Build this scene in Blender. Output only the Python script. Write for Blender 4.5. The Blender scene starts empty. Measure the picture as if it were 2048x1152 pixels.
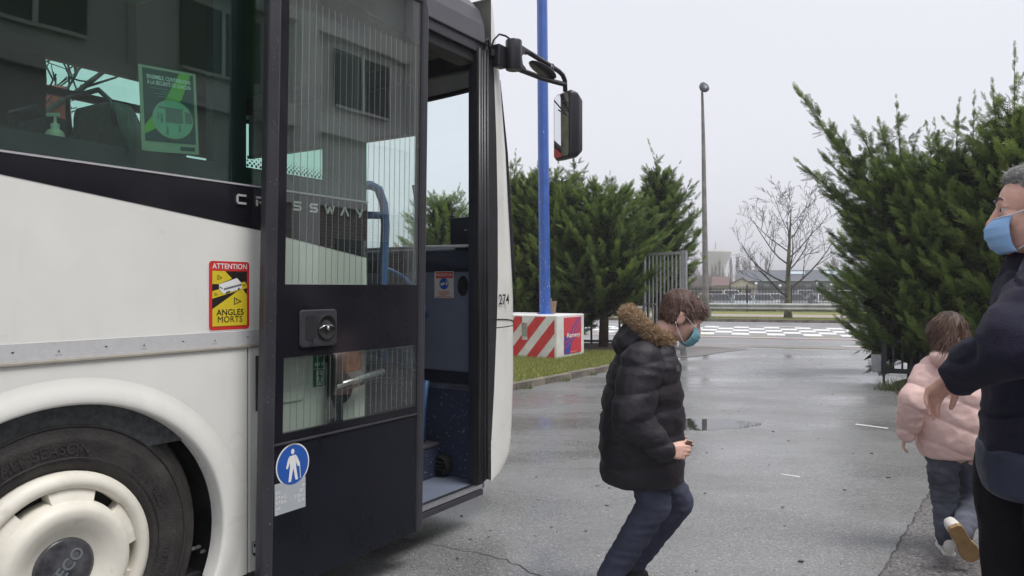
import bpy, bmesh, math, random
import numpy as np
from mathutils import Vector, Matrix, noise as mnoise

SC = bpy.context.scene
COL = SC.collection
R = math.radians
PI = math.pi

# ------------------------------------------------------------------ camera, light, exposure
EYE = 1.43
cam_d = bpy.data.cameras.new('camera'); cam = bpy.data.objects.new('camera', cam_d); COL.objects.link(cam)
cam.location = (0, 0, EYE); cam.rotation_euler = (R(90), 0, 0)
cam_d.sensor_width = 36.0; cam_d.lens = 26.0; cam_d.clip_start = 0.05; cam_d.clip_end = 3000
SC.camera = cam

SUN_EL, SUN_AZ = R(64), R(118)      # azimuth measured from +Y (north) towards +X
world = bpy.data.worlds.new('World'); SC.world = world; world.use_nodes = True
wn, wl = world.node_tree.nodes, world.node_tree.links
wn.clear()
w_out = wn.new('ShaderNodeOutputWorld'); w_bg = wn.new('ShaderNodeBackground')
w_sky = wn.new('ShaderNodeTexSky'); w_sky.sky_type = 'NISHITA'; w_sky.sun_disc = False
w_sky.sun_elevation = SUN_EL; w_sky.sun_rotation = SUN_AZ
w_sky.air_density = 1.0; w_sky.dust_density = 3.0; w_sky.ozone_density = 1.0
w_hs = wn.new('ShaderNodeHueSaturation'); w_hs.inputs['Saturation'].default_value = 0.3
w_mix = wn.new('ShaderNodeMix'); w_mix.data_type = 'RGBA'; w_mix.inputs['Factor'].default_value = 0.9
wl.new(w_sky.outputs[0], w_hs.inputs['Color']); wl.new(w_hs.outputs[0], w_mix.inputs['A'])
w_mix.inputs['B'].default_value = (4.75, 4.8, 5.2, 1)          # the overcast deck
w_tc = wn.new('ShaderNodeTexCoord'); w_nz = wn.new('ShaderNodeTexNoise'); w_nz.inputs['Scale'].default_value = 1.6
w_nz.inputs['Detail'].default_value = 4
w_mp = wn.new('ShaderNodeMapping'); w_mp.inputs['Scale'].default_value = (1, 1, 3)
w_mr = wn.new('ShaderNodeMapRange'); w_mr.inputs['To Min'].default_value = 0.965; w_mr.inputs['To Max'].default_value = 1.035
w_mul = wn.new('ShaderNodeMix'); w_mul.data_type = 'RGBA'; w_mul.blend_type = 'MULTIPLY'; w_mul.inputs['Factor'].default_value = 1
wl.new(w_tc.outputs['Generated'], w_mp.inputs[0]); wl.new(w_mp.outputs[0], w_nz.inputs['Vector'])
wl.new(w_nz.outputs[0], w_mr.inputs['Value']); wl.new(w_mix.outputs['Result'], w_mul.inputs['A']); wl.new(w_mr.outputs[0], w_mul.inputs['B'])
wl.new(w_mul.outputs['Result'], w_bg.inputs['Color']); w_bg.inputs['Strength'].default_value = 0.1
wl.new(w_bg.outputs[0], w_out.inputs['Surface'])

sun_d = bpy.data.lights.new('sun', 'SUN'); sun_d.energy = 1.5; sun_d.angle = R(25); sun_d.color = (1.0, 0.97, 0.93)
sun = bpy.data.objects.new('sun', sun_d); COL.objects.link(sun)
sdir = Vector((math.sin(SUN_AZ) * math.cos(SUN_EL), math.cos(SUN_AZ) * math.cos(SUN_EL), math.sin(SUN_EL)))
sun.rotation_euler = (-sdir).to_track_quat('-Z', 'Y').to_euler(); sun.location = sdir * 50

SC.view_settings.view_transform = 'Standard'; SC.view_settings.look = 'None'
SC.view_settings.exposure = 0.92; SC.view_settings.gamma = 1.0; SC.view_settings.use_curve_mapping = False
SC.render.engine = 'CYCLES'
SC.cycles.max_bounces = 8; SC.cycles.transparent_max_bounces = 24; SC.cycles.diffuse_bounces = 3
SC.cycles.glossy_bounces = 4; SC.cycles.caustics_reflective = False; SC.cycles.caustics_refractive = False
SC.cycles.use_denoising = True

# ------------------------------------------------------------------ materials
def mat(name, col, rough=0.5, metal=0.0, spec=0.5, vary=0.0, vscale=8.0, bump=0.0, bscale=60.0, coat=0.0, sheen=0.0,
        col2=None, detail=4.0, rvary=0.0, sss=0.0):
    m = bpy.data.materials.new(name); m.use_nodes = True
    nt = m.node_tree; b = nt.nodes['Principled BSDF']
    b.inputs['Base Color'].default_value = (*col, 1); b.inputs['Roughness'].default_value = rough
    b.inputs['Metallic'].default_value = metal; b.inputs['Specular IOR Level'].default_value = spec
    if coat: b.inputs['Coat Weight'].default_value = coat; b.inputs['Coat Roughness'].default_value = 0.08
    if sheen: b.inputs['Sheen Weight'].default_value = sheen; b.inputs['Sheen Roughness'].default_value = 0.5
    if sss: b.inputs['Subsurface Weight'].default_value = sss; b.inputs['Subsurface Radius'].default_value = (0.01, 0.004, 0.002)
    tc = nt.nodes.new('ShaderNodeTexCoord')
    if vary or col2 or rvary:
        n = nt.nodes.new('ShaderNodeTexNoise'); n.inputs['Scale'].default_value = vscale; n.inputs['Detail'].default_value = detail
        n.inputs['Roughness'].default_value = 0.6
        nt.links.new(tc.outputs['Object'], n.inputs['Vector'])
        if vary or col2:
            r = nt.nodes.new('ShaderNodeValToRGB')
            a = tuple(c * (1 - vary) for c in col); z = col2 if col2 else tuple(min(1, c * (1 + vary)) for c in col)
            r.color_ramp.elements[0].position = 0.32; r.color_ramp.elements[1].position = 0.68
            r.color_ramp.elements[0].color = (*a, 1); r.color_ramp.elements[1].color = (*z, 1)
            nt.links.new(n.outputs[0], r.inputs[0]); nt.links.new(r.outputs[0], b.inputs['Base Color'])
        if rvary:
            mr = nt.nodes.new('ShaderNodeMapRange'); mr.inputs['From Min'].default_value = 0.3; mr.inputs['From Max'].default_value = 0.7
            mr.inputs['To Min'].default_value = max(0.02, rough - rvary); mr.inputs['To Max'].default_value = min(1, rough + rvary)
            nt.links.new(n.outputs[0], mr.inputs[0]); nt.links.new(mr.outputs[0], b.inputs['Roughness'])
    if bump:
        n2 = nt.nodes.new('ShaderNodeTexNoise'); n2.inputs['Scale'].default_value = bscale; n2.inputs['Detail'].default_value = 3
        nt.links.new(tc.outputs['Object'], n2.inputs['Vector'])
        bp_ = nt.nodes.new('ShaderNodeBump'); bp_.inputs['Strength'].default_value = bump; bp_.inputs['Distance'].default_value = 0.01
        nt.links.new(n2.outputs[0], bp_.inputs['Height']); nt.links.new(bp_.outputs[0], b.inputs['Normal'])
    return m

def glass_mat(name, tint, ior=1.5, rough=0.0):
    m = bpy.data.materials.new(name); m.use_nodes = True; nt = m.node_tree; nt.nodes.clear()
    o = nt.nodes.new('ShaderNodeOutputMaterial'); mx = nt.nodes.new('ShaderNodeMixShader')
    t = nt.nodes.new('ShaderNodeBsdfTransparent'); t.inputs[0].default_value = (*tint, 1)
    g = nt.nodes.new('ShaderNodeBsdfGlossy'); g.inputs['Roughness'].default_value = rough
    f = nt.nodes.new('ShaderNodeFresnel'); ge = nt.nodes.new('ShaderNodeNewGeometry'); mi = nt.nodes.new('ShaderNodeMapRange')
    mi.inputs['To Min'].default_value = ior; mi.inputs['To Max'].default_value = 1/ior      # the same reflection from both sides of the pane
    nt.links.new(ge.outputs['Backfacing'], mi.inputs[0]); nt.links.new(mi.outputs[0], f.inputs[0])
    tc = nt.nodes.new('ShaderNodeTexCoord'); nz = nt.nodes.new('ShaderNodeTexNoise'); nz.inputs['Scale'].default_value = 1.3
    bm_ = nt.nodes.new('ShaderNodeBump'); bm_.inputs['Strength'].default_value = 0.06; bm_.inputs['Distance'].default_value = 0.02
    nt.links.new(tc.outputs['Object'], nz.inputs['Vector']); nt.links.new(nz.outputs[0], bm_.inputs['Height']); nt.links.new(bm_.outputs[0], g.inputs['Normal'])
    nt.links.new(f.outputs[0], mx.inputs[0]); nt.links.new(t.outputs[0], mx.inputs[1]); nt.links.new(g.outputs[0], mx.inputs[2])
    nt.links.new(mx.outputs[0], o.inputs[0])
    return m

def leaf_mat(name, dark, light, trans=0.25, rough=0.55):
    m = bpy.data.materials.new(name); m.use_nodes = True; nt = m.node_tree; b = nt.nodes['Principled BSDF']; o = nt.nodes['Material Output']
    a = nt.nodes.new('ShaderNodeAttribute'); a.attribute_name = 'tint'
    r = nt.nodes.new('ShaderNodeValToRGB'); r.color_ramp.elements[0].color = (*dark, 1); r.color_ramp.elements[1].color = (*light, 1)
    nt.links.new(a.outputs['Fac'], r.inputs[0]); nt.links.new(r.outputs[0], b.inputs['Base Color'])
    b.inputs['Roughness'].default_value = rough; b.inputs['Specular IOR Level'].default_value = 0.35
    t = nt.nodes.new('ShaderNodeBsdfTranslucent'); nt.links.new(r.outputs[0], t.inputs[0])
    mx = nt.nodes.new('ShaderNodeMixShader'); mx.inputs[0].default_value = trans
    nt.links.new(b.outputs[0], mx.inputs[1]); nt.links.new(t.outputs[0], mx.inputs[2]); nt.links.new(mx.outputs[0], o.inputs[0])
    return m

def asphalt_mat(name, base, spread, wet_lo=0.16, wet_hi=0.55, wscale=0.45, stain=0.35, bump=0.5, agg=85.0, fleck=1.0):
    """worn asphalt: aggregate speckle, broad damp patches that change gloss, a few stains"""
    m = bpy.data.materials.new(name); m.use_nodes = True; nt = m.node_tree; b = nt.nodes['Principled BSDF']; L = nt.links.new
    tc = nt.nodes.new('ShaderNodeTexCoord')
    def nz(scale, detail=3, rough=0.6):
        n = nt.nodes.new('ShaderNodeTexNoise'); n.inputs['Scale'].default_value = scale; n.inputs['Detail'].default_value = detail
        n.inputs['Roughness'].default_value = rough; L(tc.outputs['Object'], n.inputs['Vector']); return n
    def ramp(src, p0, c0, p1, c1):
        r = nt.nodes.new('ShaderNodeValToRGB'); e = r.color_ramp.elements
        e[0].position = p0; e[1].position = p1; e[0].color = (*c0, 1); e[1].color = (*c1, 1); L(src, r.inputs[0]); return r
    def mul(a, c, f=1.0):
        x = nt.nodes.new('ShaderNodeMix'); x.data_type = 'RGBA'; x.blend_type = 'MULTIPLY'; x.inputs['Factor'].default_value = f
        L(a, x.inputs['A']); L(c, x.inputs['B']); return x.outputs['Result']
    ag = nz(agg, 2, 0.7)
    lo = tuple(c * (1 - spread) for c in base); hi = tuple(c * (1 + spread) for c in base)
    c0 = ramp(ag.outputs[0], 0.3, lo, 0.7, hi).outputs[0]
    vo = nt.nodes.new('ShaderNodeTexVoronoi'); vo.inputs['Scale'].default_value = 120.0; L(tc.outputs['Object'], vo.inputs['Vector'])
    fl = ramp(vo.outputs['Color'], 0.80, (1, 1, 1), 0.86, (1 + fleck, 1 + fleck, 1 + 0.95 * fleck)).outputs[0]
    c1 = mul(c0, fl)
    st = ramp(nz(0.55, 5, 0.65).outputs[0], 0.36, (1 - stain, 1 - stain * 1.02, 1 - stain * 1.08), 0.6, (1, 1, 1)).outputs[0]
    c2 = mul(c1, st)
    L(c2, b.inputs['Base Color'])
    wn_ = nz(wscale, 4, 0.55); wm = nt.nodes.new('ShaderNodeMapping'); wm.inputs['Scale'].default_value = (0.8, 1.9, 1); wm.inputs['Rotation'].default_value = (0, 0, R(-14))
    L(tc.outputs['Object'], wm.inputs[0]); L(wm.outputs[0], wn_.inputs['Vector'])
    mr = nt.nodes.new('ShaderNodeMapRange'); mr.inputs['From Min'].default_value = 0.38; mr.inputs['From Max'].default_value = 0.62
    mr.inputs['To Min'].default_value = wet_lo; mr.inputs['To Max'].default_value = wet_hi
    L(wn_.outputs[0], mr.inputs[0]); L(mr.outputs[0], b.inputs['Roughness'])
    b.inputs['Specular IOR Level'].default_value = 0.6
    bm_ = nt.nodes.new('ShaderNodeBump'); bm_.inputs['Distance'].default_value = 0.006
    m2 = nt.nodes.new('ShaderNodeMath'); m2.operation = 'MULTIPLY'; L(mr.outputs[0], m2.inputs[0]); m2.inputs[1].default_value = bump * 1.6
    L(m2.outputs[0], bm_.inputs['Strength']); L(ag.outputs[0], bm_.inputs['Height']); L(bm_.outputs[0], b.inputs['Normal'])
    return m

M = {}
M['white_paint'] = mat('white_paint', (0.80, 0.797, 0.755), 0.32, coat=0.2, vary=0.05, vscale=2.2, rvary=0.08)
M['cream_plastic'] = mat('cream_plastic', (0.72, 0.69, 0.61), 0.5, vary=0.07, vscale=9)
def grime(m, col, scale, lo, hi, amt, stretch=(1,1,1)):
    nt = m.node_tree; b = nt.nodes['Principled BSDF']; src = b.inputs['Base Color'].links[0].from_socket
    tc = nt.nodes.new('ShaderNodeTexCoord'); mp = nt.nodes.new('ShaderNodeMapping'); mp.inputs['Scale'].default_value = stretch; n = nt.nodes.new('ShaderNodeTexNoise'); n.inputs['Scale'].default_value = scale; n.inputs['Detail'].default_value = 7; n.inputs['Roughness'].default_value = 0.65
    r = nt.nodes.new('ShaderNodeMapRange'); r.inputs['From Min'].default_value = lo; r.inputs['From Max'].default_value = hi; r.inputs['To Max'].default_value = amt
    mx = nt.nodes.new('ShaderNodeMix'); mx.data_type = 'RGBA'; mx.inputs['B'].default_value = (*col, 1)
    L = nt.links.new; L(tc.outputs['Object'], mp.inputs[0]); L(mp.outputs[0], n.inputs['Vector']); L(n.outputs[0], r.inputs[0]); L(r.outputs[0], mx.inputs['Factor']); L(src, mx.inputs['A']); L(mx.outputs['Result'], b.inputs['Base Color'])
grime(M['cream_plastic'], (0.20, 0.165, 0.13), 13, 0.60, 0.80, 0.55); grime(M['white_paint'], (0.36, 0.32, 0.27), 5, 0.56, 0.85, 0.18, (2.2, 2.2, 0.55)); grime(M['white_paint'], (0.15, 0.13, 0.11), 90, 0.70, 0.76, 0.5)
M['black_gloss'] = mat('black_gloss', (0.012, 0.012, 0.017), 0.10, spec=0.35, vary=0.2, vscale=3)
M['black_satin'] = mat('black_satin', (0.022, 0.022, 0.028), 0.35, vary=0.25, vscale=5)
M['door_black'] = mat('door_black', (0.009, 0.010, 0.017), 0.3, spec=0.25, vary=0.2, vscale=3, rvary=0.06, bump=0.05, bscale=400)
M['grey_satin'] = mat('grey_satin', (0.075, 0.072, 0.085), 0.42, vary=0.15, vscale=3)
M['rubber'] = mat('rubber', (0.018, 0.018, 0.021), 0.6, vary=0.3, vscale=9)
M['frame_grey'] = mat('frame_grey', (0.036, 0.035, 0.044), 0.42, vary=0.15, vscale=6, rvary=0.08)
M['tyre'] = mat('tyre', (0.024, 0.022, 0.023), 0.75, vary=0.45, vscale=7, col2=(0.05, 0.045, 0.042), bump=0.4, bscale=120)
M['dark'] = mat('dark', (0.012, 0.012, 0.014), 0.8, vary=0.3, vscale=5)
M['mud'] = mat('mud', (0.05, 0.048, 0.045), 0.7, vary=0.6, vscale=14)
M['liner'] = mat('liner', (0.03, 0.032, 0.036), 0.65, vary=0.6, vscale=4, col2=(0.11, 0.115, 0.12))
M['tape'] = mat('tape', (0.56, 0.56, 0.57), 0.35, vary=0.05, vscale=30, bump=0.15, bscale=300)
M['trim_olive'] = mat('trim_olive', (0.36, 0.34, 0.29), 0.5, vary=0.1, vscale=20)
M['bead'] = mat('bead', (0.45, 0.44, 0.46), 0.35)
M['chrome'] = mat('chrome', (0.72, 0.72, 0.72), 0.18, metal=1.0)
M['alu'] = mat('alu', (0.62, 0.62, 0.64), 0.32, metal=1.0, vary=0.1, vscale=30)
M['blue_grey'] = mat('blue_grey', (0.15, 0.175, 0.235), 0.5, vary=0.08, vscale=5, bump=0.06, bscale=500)
M['navy_plastic'] = mat('navy_plastic', (0.028, 0.033, 0.055), 0.5, vary=0.1, vscale=5)
M['rail_blue'] = mat('rail_blue', (0.06, 0.14, 0.32), 0.4, vary=0.08, vscale=10)
M['seat_cloth'] = mat('seat_cloth', (0.07, 0.075, 0.08), 0.95, vary=0.4, vscale=40)
M['cab_green'] = mat('cab_green', (0.075, 0.17, 0.06), 0.7, vary=0.2, vscale=4)
M['ceiling'] = mat('ceiling', (0.10, 0.13, 0.09), 0.8)
M['glass_side'] = glass_mat('glass_side', (0.72, 0.90, 0.82), 1.68)
M['glass_door'] = glass_mat('glass_door', (0.95, 0.995, 0.97), 2.05)
M['glass_screen'] = glass_mat('glass_screen', (0.90, 0.98, 0.98), 1.45)
M['glass_dark'] = glass_mat('glass_dark', (0.25, 0.3, 0.3), 1.5)
M['water_drop'] = mat('water_drop', (0.3, 0.3, 0.32), 0.05, spec=1.0)
M['mirror'] = mat('mirror', (0.8, 0.82, 0.84), 0.01, metal=1.0)
M['orange_lens'] = mat('orange_lens', (0.75, 0.22, 0.03), 0.2, coat=0.4, vary=0.25, vscale=40)
M['silver'] = mat('silver', (0.70, 0.70, 0.69), 0.38, metal=0.35)
M['wire'] = mat('wire', (0.30, 0.33, 0.32), 0.5, metal=0.2)
# flat print inks
for nm, c in dict(red=(0.62, 0.035, 0.03), yellow=(0.70, 0.55, 0.03), ink=(0.02, 0.014, 0.014), white=(0.82, 0.82, 0.82), pale_grey=(0.42, 0.45, 0.48),
                  blue=(0.02, 0.10, 0.42), green=(0.03, 0.22, 0.10), teal=(0.015, 0.05, 0.065), lime=(0.16, 0.42, 0.05), cream=(0.62, 0.58, 0.50), poster=(0.34, 0.36, 0.30),
                  mint=(0.22, 0.42, 0.33), slate=(0.16, 0.18, 0.20), blue_sign=(0.05, 0.06, 0.36), red_sign=(0.60, 0.035, 0.06)).items():
    M['ink_' + nm] = mat('ink_' + nm, c, 0.42, vary=0.03, vscale=30)

# carpet of the stepwell: dark blue with light specks
def speck_mat():
    m = bpy.data.materials.new('speckled_floor'); m.use_nodes = True; nt = m.node_tree; b = nt.nodes['Principled BSDF']
    tc = nt.nodes.new('ShaderNodeTexCoord'); v = nt.nodes.new('ShaderNodeTexVoronoi'); v.inputs['Scale'].default_value = 130
    nt.links.new(tc.outputs['Object'], v.inputs['Vector'])
    r = nt.nodes.new('ShaderNodeValToRGB'); e = r.color_ramp.elements
    e[0].position = 0.86; e[0].color = (0.035, 0.045, 0.085, 1); e[1].position = 0.95; e[1].color = (0.35, 0.4, 0.48, 1)
    nt.links.new(v.outputs['Color'], r.inputs[0]); nt.links.new(r.outputs[0], b.inputs['Base Color']); b.inputs['Roughness'].default_value = 0.6
    return m
M['speckle'] = speck_mat()
M['asphalt'] = asphalt_mat('wet_asphalt', (0.205, 0.207, 0.21), 0.42, 0.11, 0.44, 0.42, stain=0.24, bump=0.42, fleck=0.6)
M['asphalt_rough'] = asphalt_mat('coarse_asphalt', (0.14, 0.132, 0.134), 0.75, 0.3, 0.6, 0.6, stain=0.35, bump=0.9, agg=60)
M['asphalt_road'] = asphalt_mat('road_asphalt', (0.20, 0.20, 0.205), 0.3, 0.2, 0.5, 0.2, stain=0.2, bump=0.3)
M['asphalt_patch'] = asphalt_mat('old_patch', (0.15, 0.135, 0.13), 0.5, 0.4, 0.7, 0.4, stain=0.4, bump=0.6)
M['apron'] = asphalt_mat('apron', (0.23, 0.21, 0.205), 0.4, 0.35, 0.6, 0.3, stain=0.25, bump=0.4)
M['road_white'] = mat('road_white', (0.72, 0.72, 0.71), 0.55, vary=0.12, vscale=6)
M['road_yellow'] = mat('road_yellow', (0.55, 0.40, 0.16), 0.6, vary=0.15, vscale=6)
M['road_red'] = mat('road_red', (0.30, 0.12, 0.10), 0.7, vary=0.3, vscale=6)
M['concrete'] = mat('concrete', (0.30, 0.28, 0.25), 0.85, vary=0.3, vscale=7, bump=0.5, bscale=50)
M['kerb_stone'] = mat('kerb_stone', (0.17, 0.15, 0.125), 0.85, vary=0.45, vscale=5, bump=0.6, bscale=40)
M['soil'] = mat('soil', (0.07, 0.052, 0.038), 0.95, vary=0.4, vscale=10, bump=0.8, bscale=30)
M['turf'] = mat('turf', (0.17, 0.195, 0.05), 0.95, vary=0.3, vscale=3, col2=(0.26, 0.26, 0.085), bump=0.8, bscale=60)
M['path'] = mat('path', (0.34, 0.30, 0.26), 0.85, vary=0.12, vscale=2)
M['block_white'] = mat('block_white', (0.70, 0.70, 0.69), 0.7, vary=0.10, vscale=6, bump=0.5, bscale=25)
M['block_red'] = mat('block_red', (0.58, 0.045, 0.045), 0.65, vary=0.12, vscale=9, bump=0.4, bscale=40)
M['pole_blue'] = mat('pole_blue', (0.05, 0.13, 0.46), 0.42, vary=0.12, vscale=5, rvary=0.1)
M['cardboard'] = mat('cardboard', (0.36, 0.24, 0.15), 0.9, vary=0.15, vscale=8)
M['galv'] = mat('galv', (0.36, 0.37, 0.38), 0.45, metal=0.55, vary=0.2, vscale=10)
M['galv_rail'] = mat('galv_rail', (0.46, 0.47, 0.48), 0.5, metal=0.35, vary=0.25, vscale=2)
M['fence_black'] = mat('fence_black', (0.022, 0.022, 0.03), 0.5)
M['water'] = mat('water', (0.03, 0.03, 0.032), 0.02, spec=1.0)
M['bark'] = mat('bark', (0.085, 0.06, 0.045), 0.9, vary=0.4, vscale=8, bump=0.8, bscale=25)
M['bark_grey'] = mat('bark_grey', (0.105, 0.10, 0.075), 0.9, vary=0.4, vscale=5, col2=(0.16, 0.16, 0.11), bump=0.6, bscale=25)
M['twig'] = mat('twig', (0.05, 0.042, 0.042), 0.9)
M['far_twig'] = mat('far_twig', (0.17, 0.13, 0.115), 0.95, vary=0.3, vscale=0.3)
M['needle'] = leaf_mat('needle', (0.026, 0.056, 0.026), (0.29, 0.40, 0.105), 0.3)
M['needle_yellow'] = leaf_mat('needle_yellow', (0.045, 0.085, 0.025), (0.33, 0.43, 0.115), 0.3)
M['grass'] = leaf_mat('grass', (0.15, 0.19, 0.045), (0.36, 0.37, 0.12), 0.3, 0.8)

# ------------------------------------------------------------------ mesh building
class MB:
    def __init__(s): s.v = []; s.f = []; s.m = []; s.s = []
    def add(s, verts, faces, m=0, smooth=False):
        o = len(s.v); s.v.extend([tuple(p) for p in verts])
        for fc in faces: s.f.append(tuple(i + o for i in fc)); s.m.append(m); s.s.append(smooth)
        return s
    def box(s, a, b, m=0):
        (x0, y0, z0), (x1, y1, z1) = [tuple(map(min, zip(a, b))), tuple(map(max, zip(a, b)))]
        return s.add([(x0,y0,z0),(x1,y0,z0),(x1,y1,z0),(x0,y1,z0),(x0,y0,z1),(x1,y0,z1),(x1,y1,z1),(x0,y1,z1)],
              [(0,3,2,1),(4,5,6,7),(0,1,5,4),(1,2,6,5),(2,3,7,6),(3,0,4,7)], m)
    def prism(s, poly, fr, d0, d1, m=0):
        """poly in a frame (O, X, Y), extruded along X x Y from d0 to d1"""
        O, X, Y = [Vector(q) for q in fr]; N = X.cross(Y).normalized(); n = len(poly)
        a = sum(poly[i][0] * poly[(i+1) % n][1] - poly[(i+1) % n][0] * poly[i][1] for i in range(n))
        if a < 0: poly = poly[::-1]
        if d1 < d0: d0, d1 = d1, d0
        vs = [O + X*p[0] + Y*p[1] + N*d0 for p in poly] + [O + X*p[0] + Y*p[1] + N*d1 for p in poly]
        fs = [tuple(range(n-1, -1, -1)), tuple(range(n, 2*n))] + [(i, (i+1) % n, n + (i+1) % n, n + i) for i in range(n)]
        return s.add(vs, fs, m)
    def flat(s, poly, fr, d, m=0):
        O, X, Y = [Vector(q) for q in fr]; N = X.cross(Y).normalized(); n = len(poly)
        a = sum(poly[i][0] * poly[(i+1) % n][1] - poly[(i+1) % n][0] * poly[i][1] for i in range(n))
        if a < 0: poly = poly[::-1]
        return s.add([O + X*p[0] + Y*p[1] + N*d for p in poly], [tuple(range(n))], m)
    def text(s, txt, fr, x, y, cap, d, m=0, width=None, align='LEFT', bold=0.0, sx=1.0):
        vs, fs, w = text_mesh(txt, bold); k = cap / 0.69; kx = k * sx
        if width and w > 0: kx = width / w
        ox = x - (w * kx if align == 'RIGHT' else w * kx / 2 if align == 'CENTER' else 0)
        O, X, Y = [Vector(q) for q in fr]; N = X.cross(Y).normalized()
        return s.add([O + X*(ox + p[0]*kx) + Y*(y + p[1]*k) + N*d for p in vs], fs, m)
    def tube(s, pts, rad, seg=8, m=0, caps=True, smooth=True):
        pts = [Vector(p) for p in pts]; n = len(pts)
        rad = rad if isinstance(rad, (list, tuple)) else [rad] * n
        up = None; vs = []; fs = []
        for i, p in enumerate(pts):
            t = (pts[min(i+1, n-1)] - pts[max(i-1, 0)])
            if t.length < 1e-9: t = Vector((0, 0, 1))
            t.normalize()
            if up is None: up = t.orthogonal().normalized()
            up = (up - t * up.dot(t));
            if up.length < 1e-6: up = t.orthogonal()
            up.normalize(); w = t.cross(up)
            for k in range(seg):
                a = 2*PI*k/seg; vs.append(p + (up*math.cos(a) + w*math.sin(a)) * rad[i])
        for i in range(n-1):
            for k in range(seg):
                a, b = i*seg + k, i*seg + (k+1) % seg; fs.append((a, b, b+seg, a+seg))
        s.add(vs, fs, m, smooth)
        if caps:
            o = len(s.v) - len(vs)
            s.f.append(tuple(range(o+seg-1, o-1, -1))); s.m.append(m); s.s.append(False)
            s.f.append(tuple(range(o+(n-1)*seg, o+n*seg))); s.m.append(m); s.s.append(False)
        return s
    def lathe(s, prof, fr, seg=32, m=0, a0=0.0, a1=2*PI, smooth=True, sx=1.0):
        """prof = [(radius, depth)], round the frame's N axis"""
        O, X, Y = [Vector(q) for q in fr]; N = X.cross(Y).normalized(); full = abs(a1 - a0 - 2*PI) < 1e-6
        cnt = seg if full else seg + 1; vs = []; fs = []
        for r, dd in prof:
            for k in range(cnt):
                a = a0 + (a1 - a0) * k / seg; vs.append(O + X*(r*math.cos(a)*sx) + Y*(r*math.sin(a)) + N*dd)
        for i in range(len(prof)-1):
            for k in range(seg):
                a, b = i*cnt + k, i*cnt + (k+1) % cnt; fs.append((a, b, b+cnt, a+cnt))
        return s.add(vs, fs, m, smooth)
    def ellipsoid(s, c, r, m=0, seg=20, rings=12, rot=None, smooth=True):
        vs = []; fs = []; c = Vector(c)
        for i in range(rings+1):
            t = PI*i/rings
            for k in range(seg):
                a = 2*PI*k/seg; p = Vector((r[0]*math.sin(t)*math.cos(a), r[1]*math.sin(t)*math.sin(a), r[2]*math.cos(t)))
                vs.append(c + (rot @ p if rot else p))
        for i in range(rings):
            for k in range(seg):
                a, b = i*seg+k, i*seg+(k+1) % seg; fs.append((a, a+seg, b+seg, b))
        return s.add(vs, fs, m, smooth)
    def capsule(s, a, b, ra, rb, m=0, seg=14):
        a, b = Vector(a), Vector(b); t = (b-a).normalized() if (b-a).length > 1e-6 else Vector((0,0,1))
        pts = []; rr = []
        for i in range(4): q = (PI/2)*(1 - i/4); pts.append(a - t*ra*math.sin(q)); rr.append(max(1e-4, ra*math.cos(q)))
        pts += [a, b]; rr += [ra, rb]
        for i in range(1, 5): q = (PI/2)*i/4; pts.append(b + t*rb*math.sin(q)); rr.append(max(1e-4, rb*math.cos(q)))
        return s.tube(pts, rr, seg, m)
    def loft(s, rings, m=0, closed=True, caps=True, smooth=True):
        n = len(rings[0]); vs = [p for r in rings for p in r]; fs = []
        for i in range(len(rings)-1):
            for k in range(n if closed else n-1):
                a, b = i*n+k, i*n+(k+1) % n; fs.append((a, b, b+n, a+n))
        if caps and closed: fs += [tuple(range(n-1, -1, -1)), tuple(range((len(rings)-1)*n, len(rings)*n))]
        return s.add(vs, fs, m, smooth)
    def mesh(s, name, mats):
        me = bpy.data.meshes.new(name); me.from_pydata([tuple(p) for p in s.v], [], s.f)
        for q in (mats if isinstance(mats, (list, tuple)) else [mats]): me.materials.append(q)
        me.polygons.foreach_set('material_index', s.m); me.polygons.foreach_set('use_smooth', s.s); me.update()
        return me
    def build(s, name, mats, parent=None, bevel=0.0, bseg=2, fix=False):
        me = s.mesh(name, mats)
        if fix:
            bm = bmesh.new(); bm.from_mesh(me); bmesh.ops.recalc_face_normals(bm, faces=bm.faces); bm.to_mesh(me); bm.free()
        o = bpy.data.objects.new(name, me); COL.objects.link(o)
        if parent: o.parent = parent
        if bevel:
            b = o.modifiers.new('bevel', 'BEVEL'); b.width = bevel; b.segments = bseg; b.limit_method = 'ANGLE'; b.angle_limit = R(35)
            b.harden_normals = False
        return o

_tc = {}
def text_mesh(txt, bold=0.0):
    key = (txt, bold)
    if key in _tc: return _tc[key]
    cu = bpy.data.curves.new('t', 'FONT'); cu.body = txt; cu.size = 1.0; cu.offset = bold; cu.resolution_u = 3
    ob = bpy.data.objects.new('t', cu); COL.objects.link(ob)
    dg = bpy.context.evaluated_depsgraph_get(); me = bpy.data.meshes.new_from_object(ob.evaluated_get(dg))
    vs = [(v.co.x, v.co.y) for v in me.vertices]; fs = [tuple(p.vertices) for p in me.polygons]
    if vs:
        x0 = min(p[0] for p in vs); vs = [(p[0]-x0, p[1]) for p in vs]; w = max(p[0] for p in vs)
    else: w = 0
    bpy.data.objects.remove(ob); bpy.data.curves.remove(cu); bpy.data.meshes.remove(me)
    _tc[key] = (vs, fs, w); return _tc[key]

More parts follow.
